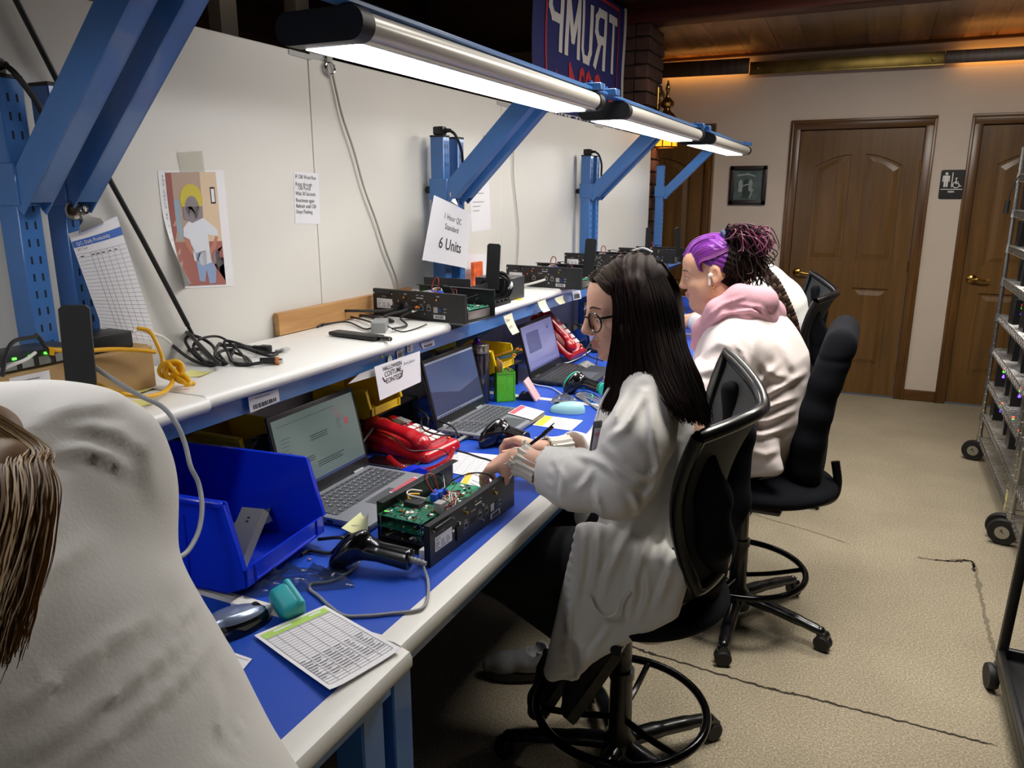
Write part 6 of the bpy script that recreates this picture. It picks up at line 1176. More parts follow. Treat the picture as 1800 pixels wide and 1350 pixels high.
for s, yy in ((-1, 2.515), (1, 3.03)):
    a = MB(M_fab).prism([(-.075, .0), (.02, .0), (.035, .1), (.0, .13), (-.05, .12)], .045, frame((cx+.0, yy+.02, .515), (1, 0, 0), (0, 0, 1))).m(M_chb).beam((cx-.03, yy, .58), (cx-.01, yy, .80), .035, .05, (0, 1, 0), .008).box((cx-.19, yy-.035, .805), (cx+.05, yy+.035, .838), .014, 3).m(M_inkg).box((cx-.06, yy-.0255, .575), (cx+.025, yy-.0245, .581)); a.build('armrest', t)
# ---------------------------------------------------------------- wire rack with test units
M_wire = mat('rack_chrome', '#a9a8a4', .25, .9); M_unit = mat('unit_black', '#141517', .5); M_lr = mat('led_red', '#ff4030', .4, emit='#ff3a20', estr=5); M_lb = mat('led_blue', '#5038ff', .4, emit='#4a30ff', estr=9)
def rack(x0, x1, y0, y1, zs, ztop, label, posts=True):
    t = thing('wire_rack', label, 'rack', ((x0+x1)/2, (y0+y1)/2, 0), group='wire racks along the aisle')
    for x in (x0, x1):
        for y in (y0, y1):
            p = MB(M_wire).cyl((x, y, .13), (x, y, ztop), .0127, 12); z = .16
            while z < ztop-.03: p.torus((x, y, z), .0128, .0012, n=12, k=4); z += .0508
            p.build('post', t)
            c = MB(M_rub).lathe([(0, -.016), (.058, -.016), (.062, -.008), (.062, .008), (.058, .016), (0, .016)], 22, (x-.025, y-.01, .062), (.25, 1, 0)); c.m(M_wire).lathe([(0, .017), (.03, .017), (.03, .02), (0, .021)], 16, (x-.025, y-.01, .062), (.25, 1, 0)).lathe([(0, .017), (.03, .017), (.03, .02), (0, .021)], 16, (x-.025, y-.01, .062), (-.25, -1, 0)).cyl((x, y, .11), (x, y, .145), .016, 12)
            for g in (-.021, .021): c.beam((x-.025+.005*g/.021, y-.01+g, .062), (x, y+g*.8, .118), .024, .003, (0, 1, 0))
            c.build('caster', t)
    for z in zs:
        s = MB(M_wire)
        for y in (y0, y1): s.tube([(x0, y, z), (x1, y, z)], .003, 6).tube([(x0, y, z-.035), (x1, y, z-.035)], .003, 6)
        for x in (x0, x1):
            s.tube([(x, y0, z), (x, y1, z)], .003, 6).tube([(x, y0, z-.035), (x, y1, z-.035)], .003, 6); n = int((y1-y0)/.05)
            for i in range(n): ya = y0+(y1-y0)*i/n; s.tube([(x, ya, z), (x, ya+.025, z-.034), (x, ya+.05, z)], .0024, 4)
        n = int((y1-y0)/.026)
        for i in range(1, n): ya = y0+(y1-y0)*i/n; s.tube([(x0, ya, z+.003), (x1, ya, z+.003)], .0018, 4)
        for f in (.33, .66): s.tube([(x0+(x1-x0)*f, y0, z-.002), (x0+(x1-x0)*f, y1, z-.002)], .003, 5)
        for x in (x0, x1):
            for y in (y0, y1): s.cyl((x, y, z-.038), (x, y, z+.008), .0185, 12, .016)
        s.build('wire_shelf', t)
    return t
RZ = [.165, .289, .489, .687, .885, 1.09, 1.276, 1.47, 1.66]
rack(.685, 1.14, 3.97, 5.17, [.145]+RZ[1:], 1.81, 'tall chrome wire rack full of blinking black units at the right edge')
rack(.685, 1.14, 2.72, 3.90, [.145, .29, .49], .62, 'low chrome wire rack with empty wire shelves nearest the camera')
def unit(): 
    t = thing('test_unit', 'x', 'electronic device'); MB(M_unit).box((0, 0, 0), (.14, .09, .135), .003, 1).box((.01, .01, .135), (.13, .08, .139), .002, 1).build('case', t)
    for dz, m, nm in ((.098, M_lr, 'red_light'), (.083, M_green, 'green_light'), (.052, M_lb, 'blue_light')): 
        l = MB(m).box((.030, -.0025, dz), (.042, .001, dz+.011), .001, 1)
        if nm == 'blue_light': l.box((.033, -.0025, dz+.012), (.040, .001, dz+.019), .001, 1)
        l.build(nm, t)
    b = MB(M_inkg)
    for i in range(4): b.box((.085, -.001, .03+.02*i), (.115, .0, .042+.02*i))
    b.build('port_strip', t); return t
U0 = unit(); rr = random.Random(17); first = [1]; UG = 'black test units with coloured lights on the wire rack'
rows = {1: (5.02, 4.72, 4.45), 2: (5.02, 4.80, 4.55, 4.28), 3: (4.99, 4.76, 4.46, 4.25), 4: (5.0, 4.75, 4.5, 4.27), 5: (5.01, 4.74, 4.48), 6: (5.02, 4.72, 4.5), 7: (5.0, 4.82), 8: (5.0,)}
nth = ['at the far post', 'second from the far post', 'third from the far post', 'fourth from the far post']; zn = {1: 'lowest loaded shelf', 2: 'second loaded shelf up', 3: 'third loaded shelf up', 4: 'fourth loaded shelf up', 5: 'fifth loaded shelf up', 6: 'sixth loaded shelf up', 7: 'seventh loaded shelf up', 8: 'highest loaded shelf'}
for r, ys_ in rows.items():
    for k, y in enumerate(ys_):
        lab = 'black test unit on the %s, %s' % (zn[r], nth[k]); p = (.70+rr.uniform(-.006, .03), y, RZ[r]+.0052); a = R(rr.uniform(-6, 6))
        if first: first.clear(); put(U0, Matrix.Translation(p) @ Matrix.Rotation(a, 4, 'Z')); U0['label'] = lab; U0['group'] = UG
        else: dup(U0, p, a, lab, UG)
        if (r+k) % 2 == 0:
            mb = MB(M_paper); mb.T = Matrix.Translation((p[0]+.02, y+.02, RZ[r]+.1445)) @ Matrix.Rotation(rr.uniform(-.4, .4), 4, 'Z'); mb.box((0, 0, 0), (.10, .06, .0012)); single('paper_slip', mb, 'white paper slip on the unit %s, %s' % (nth[k], zn[r]), 'paper slip')
cable('power_cable', [(1.02, 5.12, 1.72), (.80, 5.10, 1.70), (.70, 5.12, 1.672), (.665, 5.13, 1.63), (.648, 5.13, 1.57), (.643, 5.13, 1.52)], .004, M_cbl, 'black cord drooping from the rack\'s top by the restroom plaque', parts=[('plug', MB(M_blk).cyl((.643, 5.13, 1.525), (.640, 5.13, 1.455), .012, 12, .014))])
single('tag', MB(M_stick).box((.683, 4.05, .10), (.6845, 4.09, .20)).m(M_wire).torus((.684, 4.07, .21), .018, .0025, (1, 0, 0), 18, 6), 'pale yellow tag hanging on a ring under the rack\'s bottom shelf', 'tag')
# ---------------------------------------------------------------- black cart cut by the right edge
ct = thing('utility_cart', 'black utility cart cut off by the bottom right corner', 'cart', (.80, 2.25, 0)); M_cart = mat('cart_black', '#101113', .45)
MB(M_cart).box((.487, 1.75, .085), (1.15, 2.655, .12), .006).box((.487, 2.635, .12), (1.15, 2.655, .15), .004).box((.487, 1.75, .12), (.505, 2.655, .15), .004).build('lower_shelf', ct)
MB(M_cart).box((.487, 1.75, .74), (1.15, 2.655, .78), .006).build('top_shelf', ct)
for x, y in ((.50, 2.64), (1.13, 2.64), (.50, 1.77), (1.13, 1.77)):
    MB(M_cart).beam((x, y, .115), (x+.02 if x < 1 else x-.02, y, .76), .028, .028, (0, 1, 0), .004).build('leg', ct)
    c = MB(M_rub).lathe([(0, -.014), (.04, -.014), (.043, 0), (.04, .014), (0, .014)], 20, (x-.018, y, .044), (1, .15, 0)); c.m(M_wire).cyl((x, y, .07), (x, y, .10), .012, 12).torus((x, y, .088), .016, .005, n=20, k=6).beam((x-.018, y-.02, .046), (x-.004, y, .08), .02, .004); c.build('caster', ct)
# ================================================================ people
M_skin = mat('skin', '#d9a990', .5, sss=.12, noise_amt=.04, noise_scale=60); M_skin2 = mat('skin_warm', '#cf9f82', .5, sss=.12, noise_amt=.04, noise_scale=60); M_lip = mat('lips', '#bd8074', .45); M_eye = mat('eye_white', '#e6e2dc', .2); M_iris = mat('iris', '#3c3a34', .15); M_brow = mat('eyebrow', '#4a352a', .8)
M_coat = mat('coat_white', '#e4e2dd', .8, bump=.12, bump_scale=260); M_coat2 = mat('coat_pinkish', '#d8cdc9', .8, bump=.12, bump_scale=260); M_knit = mat('knit_cuff', '#dcd8cc', .9); M_trou = mat('trousers_black', '#0d0d10', .85); M_navyt = mat('trousers_navy', '#10131c', .85)
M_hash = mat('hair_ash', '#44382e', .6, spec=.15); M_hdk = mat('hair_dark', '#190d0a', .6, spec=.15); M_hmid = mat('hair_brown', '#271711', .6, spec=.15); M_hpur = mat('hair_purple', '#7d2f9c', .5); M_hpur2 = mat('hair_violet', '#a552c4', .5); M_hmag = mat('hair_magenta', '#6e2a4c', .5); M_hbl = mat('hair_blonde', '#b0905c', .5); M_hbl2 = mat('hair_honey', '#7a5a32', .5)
J = lambda px, py, y: ony(px, py, y)
class HF:    # head frame: forward, left, up
    def __init__(s, o, fwd, pitch=0., roll=0.):
        f = V(fwd).normalized(); l = V((0, 0, 1)).cross(f).normalized(); u = f.cross(l); q = Matrix.Rotation(pitch, 3, l) ; f, u = q @ f, q @ u; q = Matrix.Rotation(roll, 3, f); l, u = q @ l, q @ u
        s.o = V(o); s.f, s.l, s.u = f, l, u; s.M = np.array([[f[i], l[i], u[i]] for i in range(3)]); s.M4 = Matrix(((f.x, l.x, u.x, s.o.x), (f.y, l.y, u.y, s.o.y), (f.z, l.z, u.z, s.o.z), (0, 0, 0, 1)))
    def p(s, x, y, z): return s.o+s.f*x+s.l*y+s.u*z
def head(S, H, k=1., jaw=1., nose=1.):
    P = lambda x, y, z: H.p(x*k, y*k, z*k); E = lambda c, r, kk=.012, op='add': S.ell(P(*c), [q*k for q in r], kk, H.M, op); Cp = lambda a, b, ra, rb=None, kk=.01, op='add': S.cap(P(*a), P(*b), ra*k, None if rb is None else rb*k, kk, op)
    E((-.012, 0, .030), (.096, .074, .084)); E((.045, 0, .030), (.047, .058, .056), .02); E((.032, 0, -.038), (.058, .056*jaw, .072), .02); E((.034, 0, -.078), (.048, .046*jaw, .034), .02); E((.070, 0, -.098), (.018, .018, .015), .014)
    for s in (-1, 1):
        E((.058, s*.036, -.036), (.026, .024*jaw, .024), .016); E((.089, s*.031, -.002), (.013, .017, .012), .010, 'sub'); Cp((.088, s*.012, .014), (.072, s*.046, .014), .0075, .006, .010)
        E((.0745, s*.031, -.004), (.0125, .0145, .0125), .003); Cp((.086, s*.020, -.0005), (.080, s*.044, -.002), .0042, .0035, .004)
        E((.099, s*.0115, -.040), (.0095, .0065, .0065), .005); E((.020, s*.050*jaw, -.060), (.04, .014, .035), .02)
        E((-.008, s*.076, -.008), (.021, .009, .031), .004); E((-.004, s*.083, -.004), (.011, .006, .018), .004, 'sub'); E((-.002, s*.079, -.034), (.008, .006, .009), .004)
    Cp((.090, 0, .012), (.107*nose, 0, -.030), .0075, .0105, .010); E((.108*nose, 0, -.033), (.0115, .0105, .0095), .006)
    for s in (-1, 1): Cp((.0935, 0, -.0635), (.083, s*.021, -.067), .0068, .0035, .005); Cp((.092, 0, -.0735), (.083, s*.018, -.0715), .0072, .004, .005)
    for s in (-1, 1): Cp((.1005, 0, -.0685), (.090, s*.018, -.0690), .0016, .0014, .003, 'sub')
def face_mats(v, F, H, k=1.):
    c = (v[F].mean(1)-np.array(H.o))@H.M/k; x, y, z = c.T; m = np.zeros(len(F), int); m[(x > .078) & (np.abs(y) < .0205-.25*np.abs(z+.0685)) & (np.abs(z+.0685) < .0095)] = 1; return m
def eyes(H, parent, k=1., look=-.25):
    for s in (-1, 1):
        b = MB(M_eye).sph(H.p(.0755*k, s*.031*k, -.0052*k), .0118*k, 14); d = (H.f+H.u*look).normalized(); b.m(M_iris).sph(H.p(.0755*k, s*.031*k, -.0052*k)+d*.0072*k, .0056*k, 10); b.build('eye', parent)
        MB(M_brow).tube(crv([H.p(.094*k, s*.012*k, .017*k), H.p(.091*k, s*.030*k, .0225*k), H.p(.078*k, s*.048*k, .018*k)], 5), [.0012, .0022, .0024, .0024, .0024, .0023, .0022, .002, .0018, .0014, .001], 6).tube(crv([H.p(.0885*k, s*.018*k, -.003*k), H.p(.0885*k, s*.030*k, -.0005*k), H.p(.080*k, s*.045*k, -.004*k)], 5), .0011, 5).build('eyebrow', parent)
def hand(S, wrist, d, back, side, k=1., curls=(.5, .6, .7, .8), spread=.10, thumb=(.55, .5), dip=1.):
    """d: wrist to knuckles; back: out of the back of the hand; side: towards the thumb"""
    d = V(d).normalized(); back = V(back); back = (back-d*back.dot(d)).normalized(); side0 = back.cross(d); sg = 1 if side0.dot(V(side)) > 0 else -1; s_ = side0*sg; w = V(wrist); out = []
    S.cap(w-d*.02*k, w+d*.02*k, .024*k, .026*k, .012, flat=(tuple(back), .72, 1))
    for q in (-1, -.33, .33, 1): S.cap(w+d*.012*k+s_*q*.016*k, w+d*(.083-.006*abs(q-.3))*k+s_*q*.029*k, .0135*k, .0118*k, .012)
    for i, (q, L, r) in enumerate(((.98, .072, .0088), (.34, .080, .0090), (-.32, .074, .0086), (-.96, .060, .0076))):
        a = w+d*(.084-.006*abs(q-.3))*k+s_*q*.027*k+back*.002; dd = (d+s_*(q*spread)).normalized(); c = curls[i]; pts = [a]; ax = dd.cross(back).normalized(); ang = 0
        for j, f in enumerate((.46, .30, .24)):
            ang += c*(.75, 1.0, .7)[j]; v_ = Matrix.Rotation(-ang*dip, 3, ax) @ dd; pts.append(pts[-1]+v_*(L*f*k))
        S.chain(pts, [r*1.08*k, r*1.0*k, r*.93*k, r*.8*k], .0045); out.append(pts)
    b0 = w+d*.022*k+s_*.022*k-back*.006*k; td = (d*.62+s_*thumb[0]-back*thumb[1]).normalized(); b1 = b0+td*.036*k; td2 = (td*.8+d*.45-back*.15-s_*.1).normalized(); b2 = b1+td2*.030*k; b3 = b2+(td2*.9+d*.3).normalized()*.022*k
    S.chain([b0, b1, b2, b3], [.0145*k, .0115*k, .0102*k, .0085*k], .007); out.append([b0, b1, b2, b3]); return out
def wrinkle(fold, amp):
    """cloth relief: fold(P)->0..1 mask of strength"""
    return lambda P: amp*(fold(P) if callable(fold) else fold)*(.6*snoise(P, 26, 1)+.4*snoise(P*np.array([1, 1, .55]), 52, 2))
def strands(mb, guides, n, mats, r=.0016, jit=.006, seed=0, sides=3, tip=.35, wave=.0, seg=5):
    """hair: interpolate across an ordered list of guide curves"""
    rr = random.Random(seed); G = [crv(g, seg) for g in guides]; L = min(len(g) for g in G); G = [[g[int(round(i*(len(g)-1)/(L-1)))] for i in range(L)] for g in G]
    for q in range(n):
        s = rr.random()*(len(G)-1); i = min(int(s), len(G)-2); t = s-i; o = V((rr.gauss(0, jit), rr.gauss(0, jit), rr.gauss(0, jit))); e = rr.uniform(.82, 1.04); ph = rr.uniform(0, 6); pts = []
        for k in range(L):
            kk = min(k*e, L-1.001); a = int(kk); fr = kk-a; p0 = G[i][a].lerp(G[i][a+1], fr); p1 = G[i+1][a].lerp(G[i+1][a+1], fr); g = .25+.75*k/(L-1); pts.append(p0.lerp(p1, t)+o*g+V((math.sin(kk*.9+ph), math.cos(kk*.8+ph*2), 0))*wave*g)
        m = mats[0] if callable(mats) is False else None; mb.m(mats(s/(len(G)-1), rr) if callable(mats) else rr.choice(mats)); mb.tube(pts, [r*(1 if k < L*.7 else 1-(1-tip)*(k-L*.7)/(L*.3)) for k in range(L)], sides, False)
    return mb
def shoe(t, toe, heel, upv, m, ms, wd=.044, name='shoe'):
    toe, heel, upv = V(toe), V(heel), V(upv); d = (toe-heel).normalized(); up = (upv-d*upv.dot(d)).normalized(); sd = d.cross(up); L = (toe-heel).length; lo = [min(toe[i], heel[i])-.15 for i in range(3)]; hi = [max(toe[i], heel[i])+.15 for i in range(3)]
    S = SDF(lo, hi, .0035); A = lambda x, y, z: heel+d*(x*L)+sd*y+up*z
    S.chain([A(.12, 0, .05), A(.35, 0, .05), A(.7, 0, .036), A(.9, 0, .03)], [.037, .037, .038, .027], .02); S.cap(A(.16, 0, .06), A(.18, 0, .10), .036, .036, .02); S.cap(A(.2, 0, .09), A(.2, 0, .14), .030, .03, .01, 'sub'); S.cut(A(0, 0, .105), up); S.cut(A(0, 0, .012), -up); v, F = S.mesh(); o = np_mesh('upper', relax(v, F), F, [m], t)
    b = MB(ms); ol = []
    for i in range(36):
        a = 2*PI*i/36; x = .5+.5*math.cos(a); y = wd*math.sin(a)*(.86+.22*math.sin((x-.1)*3))*(abs(math.sin(a))**-.25 if abs(math.sin(a)) > .05 else 1); ol.append((x*L, y*.95))
    b.prism(ol, .024, Matrix(((d.x, sd.x, up.x, heel.x), (d.y, sd.y, up.y, heel.y), (d.z, sd.z, up.z, heel.z), (0, 0, 0, 1))), True)
    for i in range(7): x = (.62+.045*i)*L; b.box((0, 0, 0), (0, 0, 0)) if False else b.beam(A(x/L, -.03, -.001), A(x/L, .03, -.001), .006, .003, tuple(up))
    b.build('sole', t); return o
def to_px(P):
    Q = P-np.array([0, 0, CH]); z = Q@np.array(c_fw); return 900+CF*(Q@np.array(c_rt))/z, 675-CF*(Q@np.array(c_up))/z
def folds(items, ymax=None):
    """cloth folds: each a line over the garment's near side, raised along the line with a crease on one side"""
    def fn(P):
        x, y = to_px(P); out = np.zeros(len(P))
        for pts, w, amp in items:
            p = np.array(pts, float); best = np.full(len(P), 1e9); sg = np.zeros(len(P)); tt = np.zeros(len(P)); seg = np.linalg.norm(np.diff(p, axis=0), axis=1); cum = np.concatenate([[0], np.cumsum(seg)]); tot = cum[-1]
            for i in range(len(p)-1):
                d = (p[i+1]-p[i])/max(seg[i], 1e-6); rx, ry = x-p[i, 0], y-p[i, 1]; t = np.clip(rx*d[0]+ry*d[1], 0, seg[i]); ex, ey = rx-t*d[0], ry-t*d[1]; q = np.hypot(ex, ey); m = q < best; best = np.where(m, q, best); sg = np.where(m, ex*-d[1]+ey*d[0], sg); tt = np.where(m, (cum[i]+t)/tot, tt)
            e = np.sqrt(np.clip(np.sin(np.pi*np.clip(tt, .02, .98)), 0, 1)); sd = np.where(sg > 0, best, -best)
            out += e*amp*(-np.exp(-(best/w)**2)+.6*np.exp(-((sd-1.7*w)/w)**2)+.25*np.exp(-((sd+2.2*w)/(1.3*w))**2))
        if ymax is not None: out *= 1/(1+np.exp((P[:, 1]-(ymax(P) if callable(ymax) else ymax))/.015))
        return out
    return fn
# ---------------------------------------------------------------- woman with long dark hair and glasses
t1 = thing('person', 'woman with long dark hair and glasses in a white lab coat, writing at the bench', 'person', (-.45, 1.74, 0))
H1 = HF(J(1106, 540, 1.70), (-.829, -.559, 0), R(10))
wl, wr = J(910, 806, 1.505), J(958, 792, 1.685)      # wrists
shl, shr = J(1146, 702, 1.575), J(1130, 690, 1.93); ell_, elr = J(1086, 853, 1.485), J(1052, 812, 1.93)
nb1 = J(1152, 640, 1.735)
S = SDF((-1.02, 1.36, .02), (-.16, 2.08, 1.50), .0042)
head(S, H1); S.cap(H1.p(-.02, 0, -.05), nb1, .052, .056, .02)
S.chain([nb1, J(1160, 760, 1.74), J(1165, 900, 1.75), (-.43, 1.75, .68)], [.075, .095, .09, .10], .04); S.cap(shl, shr, .055, .055, .03); S.chain([shl, ell_, wl], [.046, .040, .027], .02); S.chain([shr, elr, wr], [.046, .040, .027], .02)
for yk, kn, an in ((1.66, (-.80, 1.62, .655), (-.57, 1.70, .42)), (1.84, (-.82, 1.86, .655), (-.66, 1.84, .40))): S.chain([(-.44, yk, .68), kn, an], [.075, .055, .038], .03)
hl = hand(S, wl, J(870, 816, 1.52)-wl, (-.25, -.25, .93), (0, -1, -.4), .92, (.55, .62, .66, .7), .10, (.35, .75))
pen0, pen1 = J(928, 780, 1.655), J(973, 748, 1.64)
hr = hand(S, wr, J(925, 778, 1.69)-wr, (-.2, .30, .9), (0, -1, .1), .9, (.75, .95, 1.1, 1.15), .04, (.7, .45))
v, F = S.mesh(); v = relax(v, F, 2, .4); np_mesh('body', v, F, [M_skin, M_lip], t1, face_mats(v, F, H1)); eyes(H1, t1, 1, -.5)
# coat
def cp(px, py, y): return J(px, py, y)
S = SDF((-.96, 1.36, .34), (-.14, 2.10, 1.26), .005)
fx = ((1, 0, 0), .66, 1.05)
S.chain([cp(1140, 672, 1.74), cp(1143, 740, 1.745), cp(1140, 830, 1.75), cp(1140, 930, 1.755), cp(1152, 1010, 1.76)], [.13, .170, .165, .165, .172], .05, flat=fx)
S.cap(shl+V((0, .03, .0)), shr, .060, .060, .05); E1 = J(1086, 853, 1.485); S.chain([shl, J(1120, 775, 1.50), E1], [.068, .072, .070], .03); cuffL = J(957, 826, 1.502); S.chain([E1, J(1010, 842, 1.485), cuffL], [.070, .066, .054], .02)
cuffR = J(1000, 788, 1.75); S.chain([shr, elr, cuffR], [.072, .064, .047], .03)
for yk, x1_ in ((1.66, -.56), (1.86, -.62)): S.cap((-.42, yk, .685), (x1_, yk-.02, .69), .095, .075, .04)
for i in range(17):       # skirt of the coat hanging over the near thigh to its hem
    f = i/16; a = J(1028+f*160, 945+f*60, 1.545+.03*f); b_ = J(970+f*212, 1186-f*112+(14 if f < .3 else 0)*0, 1.53+.05*f); S.cap(a+V((0, .015, 0)), b_, .030, .016, .02)
for a_, b_ in ((J(1022, 930, 1.55), J(966, 1176, 1.53)), (J(968, 1180, 1.53), J(1008, 1188, 1.54)), (J(1008, 1188, 1.54), J(1040, 1152, 1.54)), (J(1036, 1150, 1.54), J(1110, 1098, 1.56))): S.cap(a_, b_, .012, .012, .012)
dC = (cuffL-E1).normalized(); dR = (cuffR-elr).normalized()
for c_, d_, r_ in ((cuffL, dC, .054), (cuffR, dR, .047)): S.cap(c_+d_*(r_+.002), c_+d_*(r_+.05), .078, .078, .0, 'sub'); S.cap(c_-d_*.02, c_+d_*.07, r_-.010, r_-.007, .003, 'sub')
S.cap(nb1+V((-.02, 0, .03)), H1.p(-.02, 0, -.02), .062, .07, .01, 'sub')
S.disp(folds([([(1132, 690), (1112, 730), (1098, 752), (1071, 770)], 7, .011), ([(1062, 782), (1080, 800), (1100, 820), (1125, 834), (1154, 838)], 7, .012), ([(1018, 800), (1045, 808), (1066, 820), (1086, 836)], 6, .009), ([(1074, 822), (1090, 845), (1104, 856), (1122, 855)], 6, .009), ([(1156, 800), (1158, 825), (1144, 846)], 7, .009), ([(1043, 822), (1030, 846), (1015, 862)], 6, .007), ([(1108, 866), (1120, 885), (1122, 905)], 6, .008), ([(1046, 862), (1052, 890), (1062, 912)], 6, .008), ([(1132, 880), (1150, 862), (1160, 840)], 7, .009), ([(1140, 690), (1148, 740), (1152, 800)], 8, .008), ([(1100, 690), (1085, 720), (1078, 750)], 6, .006), ([(975, 810), (990, 840), (985, 875)], 5, .004),
    ([(1030, 925), (1020, 1000), (1003, 1080), (995, 1150)], 8, .008), ([(1053, 920), (1048, 1000), (1040, 1040)], 7, .011), ([(1119, 915), (1092, 960), (1066, 1015), (1056, 1060)], 8, .011), ([(1152, 920), (1130, 970), (1114, 1020), (1108, 1080)], 8, .010), ([(1137, 1000), (1138, 1050), (1124, 1088)], 6, .009), ([(1180, 990), (1165, 1040), (1150, 1070)], 7, .008), ([(1000, 1110), (1020, 1140), (1024, 1175)], 6, .008), ([(1075, 1095), (1060, 1120), (1040, 1145)], 6, .007), ([(1185, 900), (1170, 950), (1158, 990)], 8, .008), ([(1200, 780), (1185, 850), (1180, 900)], 8, .007)], 1.70), .02)
S.disp(wrinkle(1., .0016)); S.disp(lambda P: .0016*np.sin(P[:, 2]*260)*np.exp(-((((P-np.array(cuffL))@np.array(dC))+.052)/.010)**2)*(P[:, 1] < 1.62)+.004*np.exp(-((((P-np.array(cuffL))@np.array(dC))+.072)/.0045)**2)*(P[:, 1] < 1.60)*(P[:, 0] < -.5), .01)
v, F = S.mesh(); v = relax(v, F, 1, .4); coat1 = np_mesh('lab_coat', v, F, [M_coat], t1)
# pocket edge, seam lines, collar
pk = MB(M_coat).tube(crv([J(1036, 1046, 1.514), J(1045, 1068, 1.510), J(1060, 1083, 1.510), J(1076, 1084, 1.514), J(1086, 1074, 1.518), J(1090, 1056, 1.522), J(1108, 1040, 1.528)], 6), .0032, 6); pk.build('pocket_edge', coat1)
cl_ = MB(M_coat)
for yy, dz in ((1.68, 0), (1.79, 0)): cl_.tube(crv([J(1140, 640, yy), J(1112, 655, yy-.01), J(1085, 700, yy-.02), J(1068, 760, yy-.03)], 6), [.012]*6+[.016]*6+[.012]*6+[.008], 8, flat=.35)
cl_.build('collar', coat1)
# knitted cuffs with frayed ends
def knit(c, d, L, r, seed):
    d = V(d).normalized(); u, w = perp(d); vs = []; n = 60; m = 12; mb = MB(M_knit)
    for j in range(m+1):
        for i in range(n): a = 2*PI*i/n; rr_ = r*(1-.10*math.sin(PI*j/m))*(1+.07*math.cos(15*a)); vs.append(c+d*(L*j/m)+u*(rr_*math.cos(a))+w*(rr_*math.sin(a)))
    mb.raw(vs, [(j*n+i, j*n+(i+1) % n, (j+1)*n+(i+1) % n, (j+1)*n+i) for j in range(m) for i in range(n)], True); q = random.Random(seed)
    for i in range(24):
        a = q.uniform(0, 2*PI); e = c+d*L+u*(r*.95*math.cos(a))+w*(r*.95*math.sin(a)); o = (u*math.cos(a)+w*math.sin(a)); mb.tube([e, e+o*q.uniform(.003, .012)+d*q.uniform(.0, .012), e+o*q.uniform(.006, .022)+d*q.uniform(-.01, .018)-V((0, 0, q.uniform(0, .012)))], [.0022, .002, .0012], 5)
    return mb
k0, k1 = cuffL+dC*.012, wl-(wl-cuffL).normalized()*.004; knit(k0, k1-k0, (k1-k0).length, .037, 1).build('knit_cuff', coat1); k0, k1 = cuffR+dR*.008, wr-(wr-cuffR).normalized()*.004; knit(k0, k1-k0, (k1-k0).length, .033, 2).build('knit_cuff', coat1)
# trousers and shoes
S = SDF((-1.0, 1.50, .28), (-.20, 2.02, .85), .006)
S.ell((-.42, 1.75, .69), (.16, .19, .11), .04)
for yk, kn, an in ((1.66, (-.80, 1.60, .66), (-.56, 1.70, .43)), (1.84, (-.82, 1.86, .66), (-.66, 1.84, .40))): S.chain([(-.44, yk, .69), kn, an], [.10, .076, .058], .04)
v, F = S.mesh(); np_mesh('trousers', relax(v, F), F, [M_trou], t1)
M_sho = mat('shoe_canvas', '#2b2b2e', .9, noise_amt=.2, noise_scale=200); M_sole = mat('shoe_sole', '#6d695c', .8, noise_amt=.15, noise_scale=30)
shoe(t1, J(1010, 1272, 1.70), J(1098, 1150, 1.70), (-.85, .05, .52), M_sho, M_sole); shoe(t1, J(952, 1268, 1.83), J(1015, 1175, 1.83), (-.75, -.15, .65), M_sho, M_sole)
# glasses
gl = MB(mat('glasses_black', '#141214', .2, coat=.4)); 
for s in (-1, 1):
    ring = [H1.p(.100+.006*math.cos(a)*0-.010*abs(math.sin(a))*0-(.012 if True else 0)*((s*.035+.026*math.cos(a))/.06)**2*1.2, s*.035+.0255*math.cos(a), -.010+(.021 if math.sin(a) > 0 else .024)*math.sin(a)*(1 if True else 1)) for a in [2*PI*i/30 for i in range(31)]]; gl.tube(ring, .0020, 6, cap=False)
    gl.tube([H1.p(.088, s*.060, .000), H1.p(.05, s*.072, .002), H1.p(-.005, s*.080, .006), H1.p(-.025, s*.078, -.012)], [.003, .0028, .0026, .0024], 6)
gl.tube(crv([H1.p(.100, -.011, -.004), H1.p(.106, 0, .000), H1.p(.100, .011, -.004)], 4), .0018, 6); glo = gl.build('glasses', t1); gd = MB(M_wwh)
for s in (-1, 1):
    for i in range(6): gd.sph(H1.p(.076-.012*i, s*(.0665+.0018*i), .0045+.0003*i), .0013, 6)
gd.build('temple_pattern', glo)
# long hair
S = SDF((-.72, 1.44, .98), (-.14, 2.02, 1.50), .0045)
S.ell(H1.p(-.014, 0, .034), (.094, .079, .087), .01, H1.M); S.ell(H1.p(-.04, 0, -.03), (.060, .074, .085), .03, H1.M)
S.chain([H1.p(-.002, .074, .03)]+[J(px, py, yy) for px, py, yy in ((1100, 585, 1.60), (1092, 640, 1.595), (1082, 690, 1.60), (1074, 716, 1.60))], [.028, .025, .020, .014, .006], .02, flat=((0, 1, 0), .7, 1)); S.chain([H1.p(0, -.072, .03), H1.p(.01, -.085, -.05), H1.p(.01, -.085, -.15), H1.p(0, -.08, -.22)], [.03, .027, .02, .008], .02)
S.cap(H1.p(.0, .07, .06), J(1130, 610, 1.60), .02, .016, .02); S.ell(H1.p(.085, .0, -.035), (.055, .062, .082), .008, H1.M, 'sub'); S.disp(lambda P: .0024*np.sin((P[:, 0]*1.0+P[:, 2]*.35)*260+2*snoise(P, 20)))
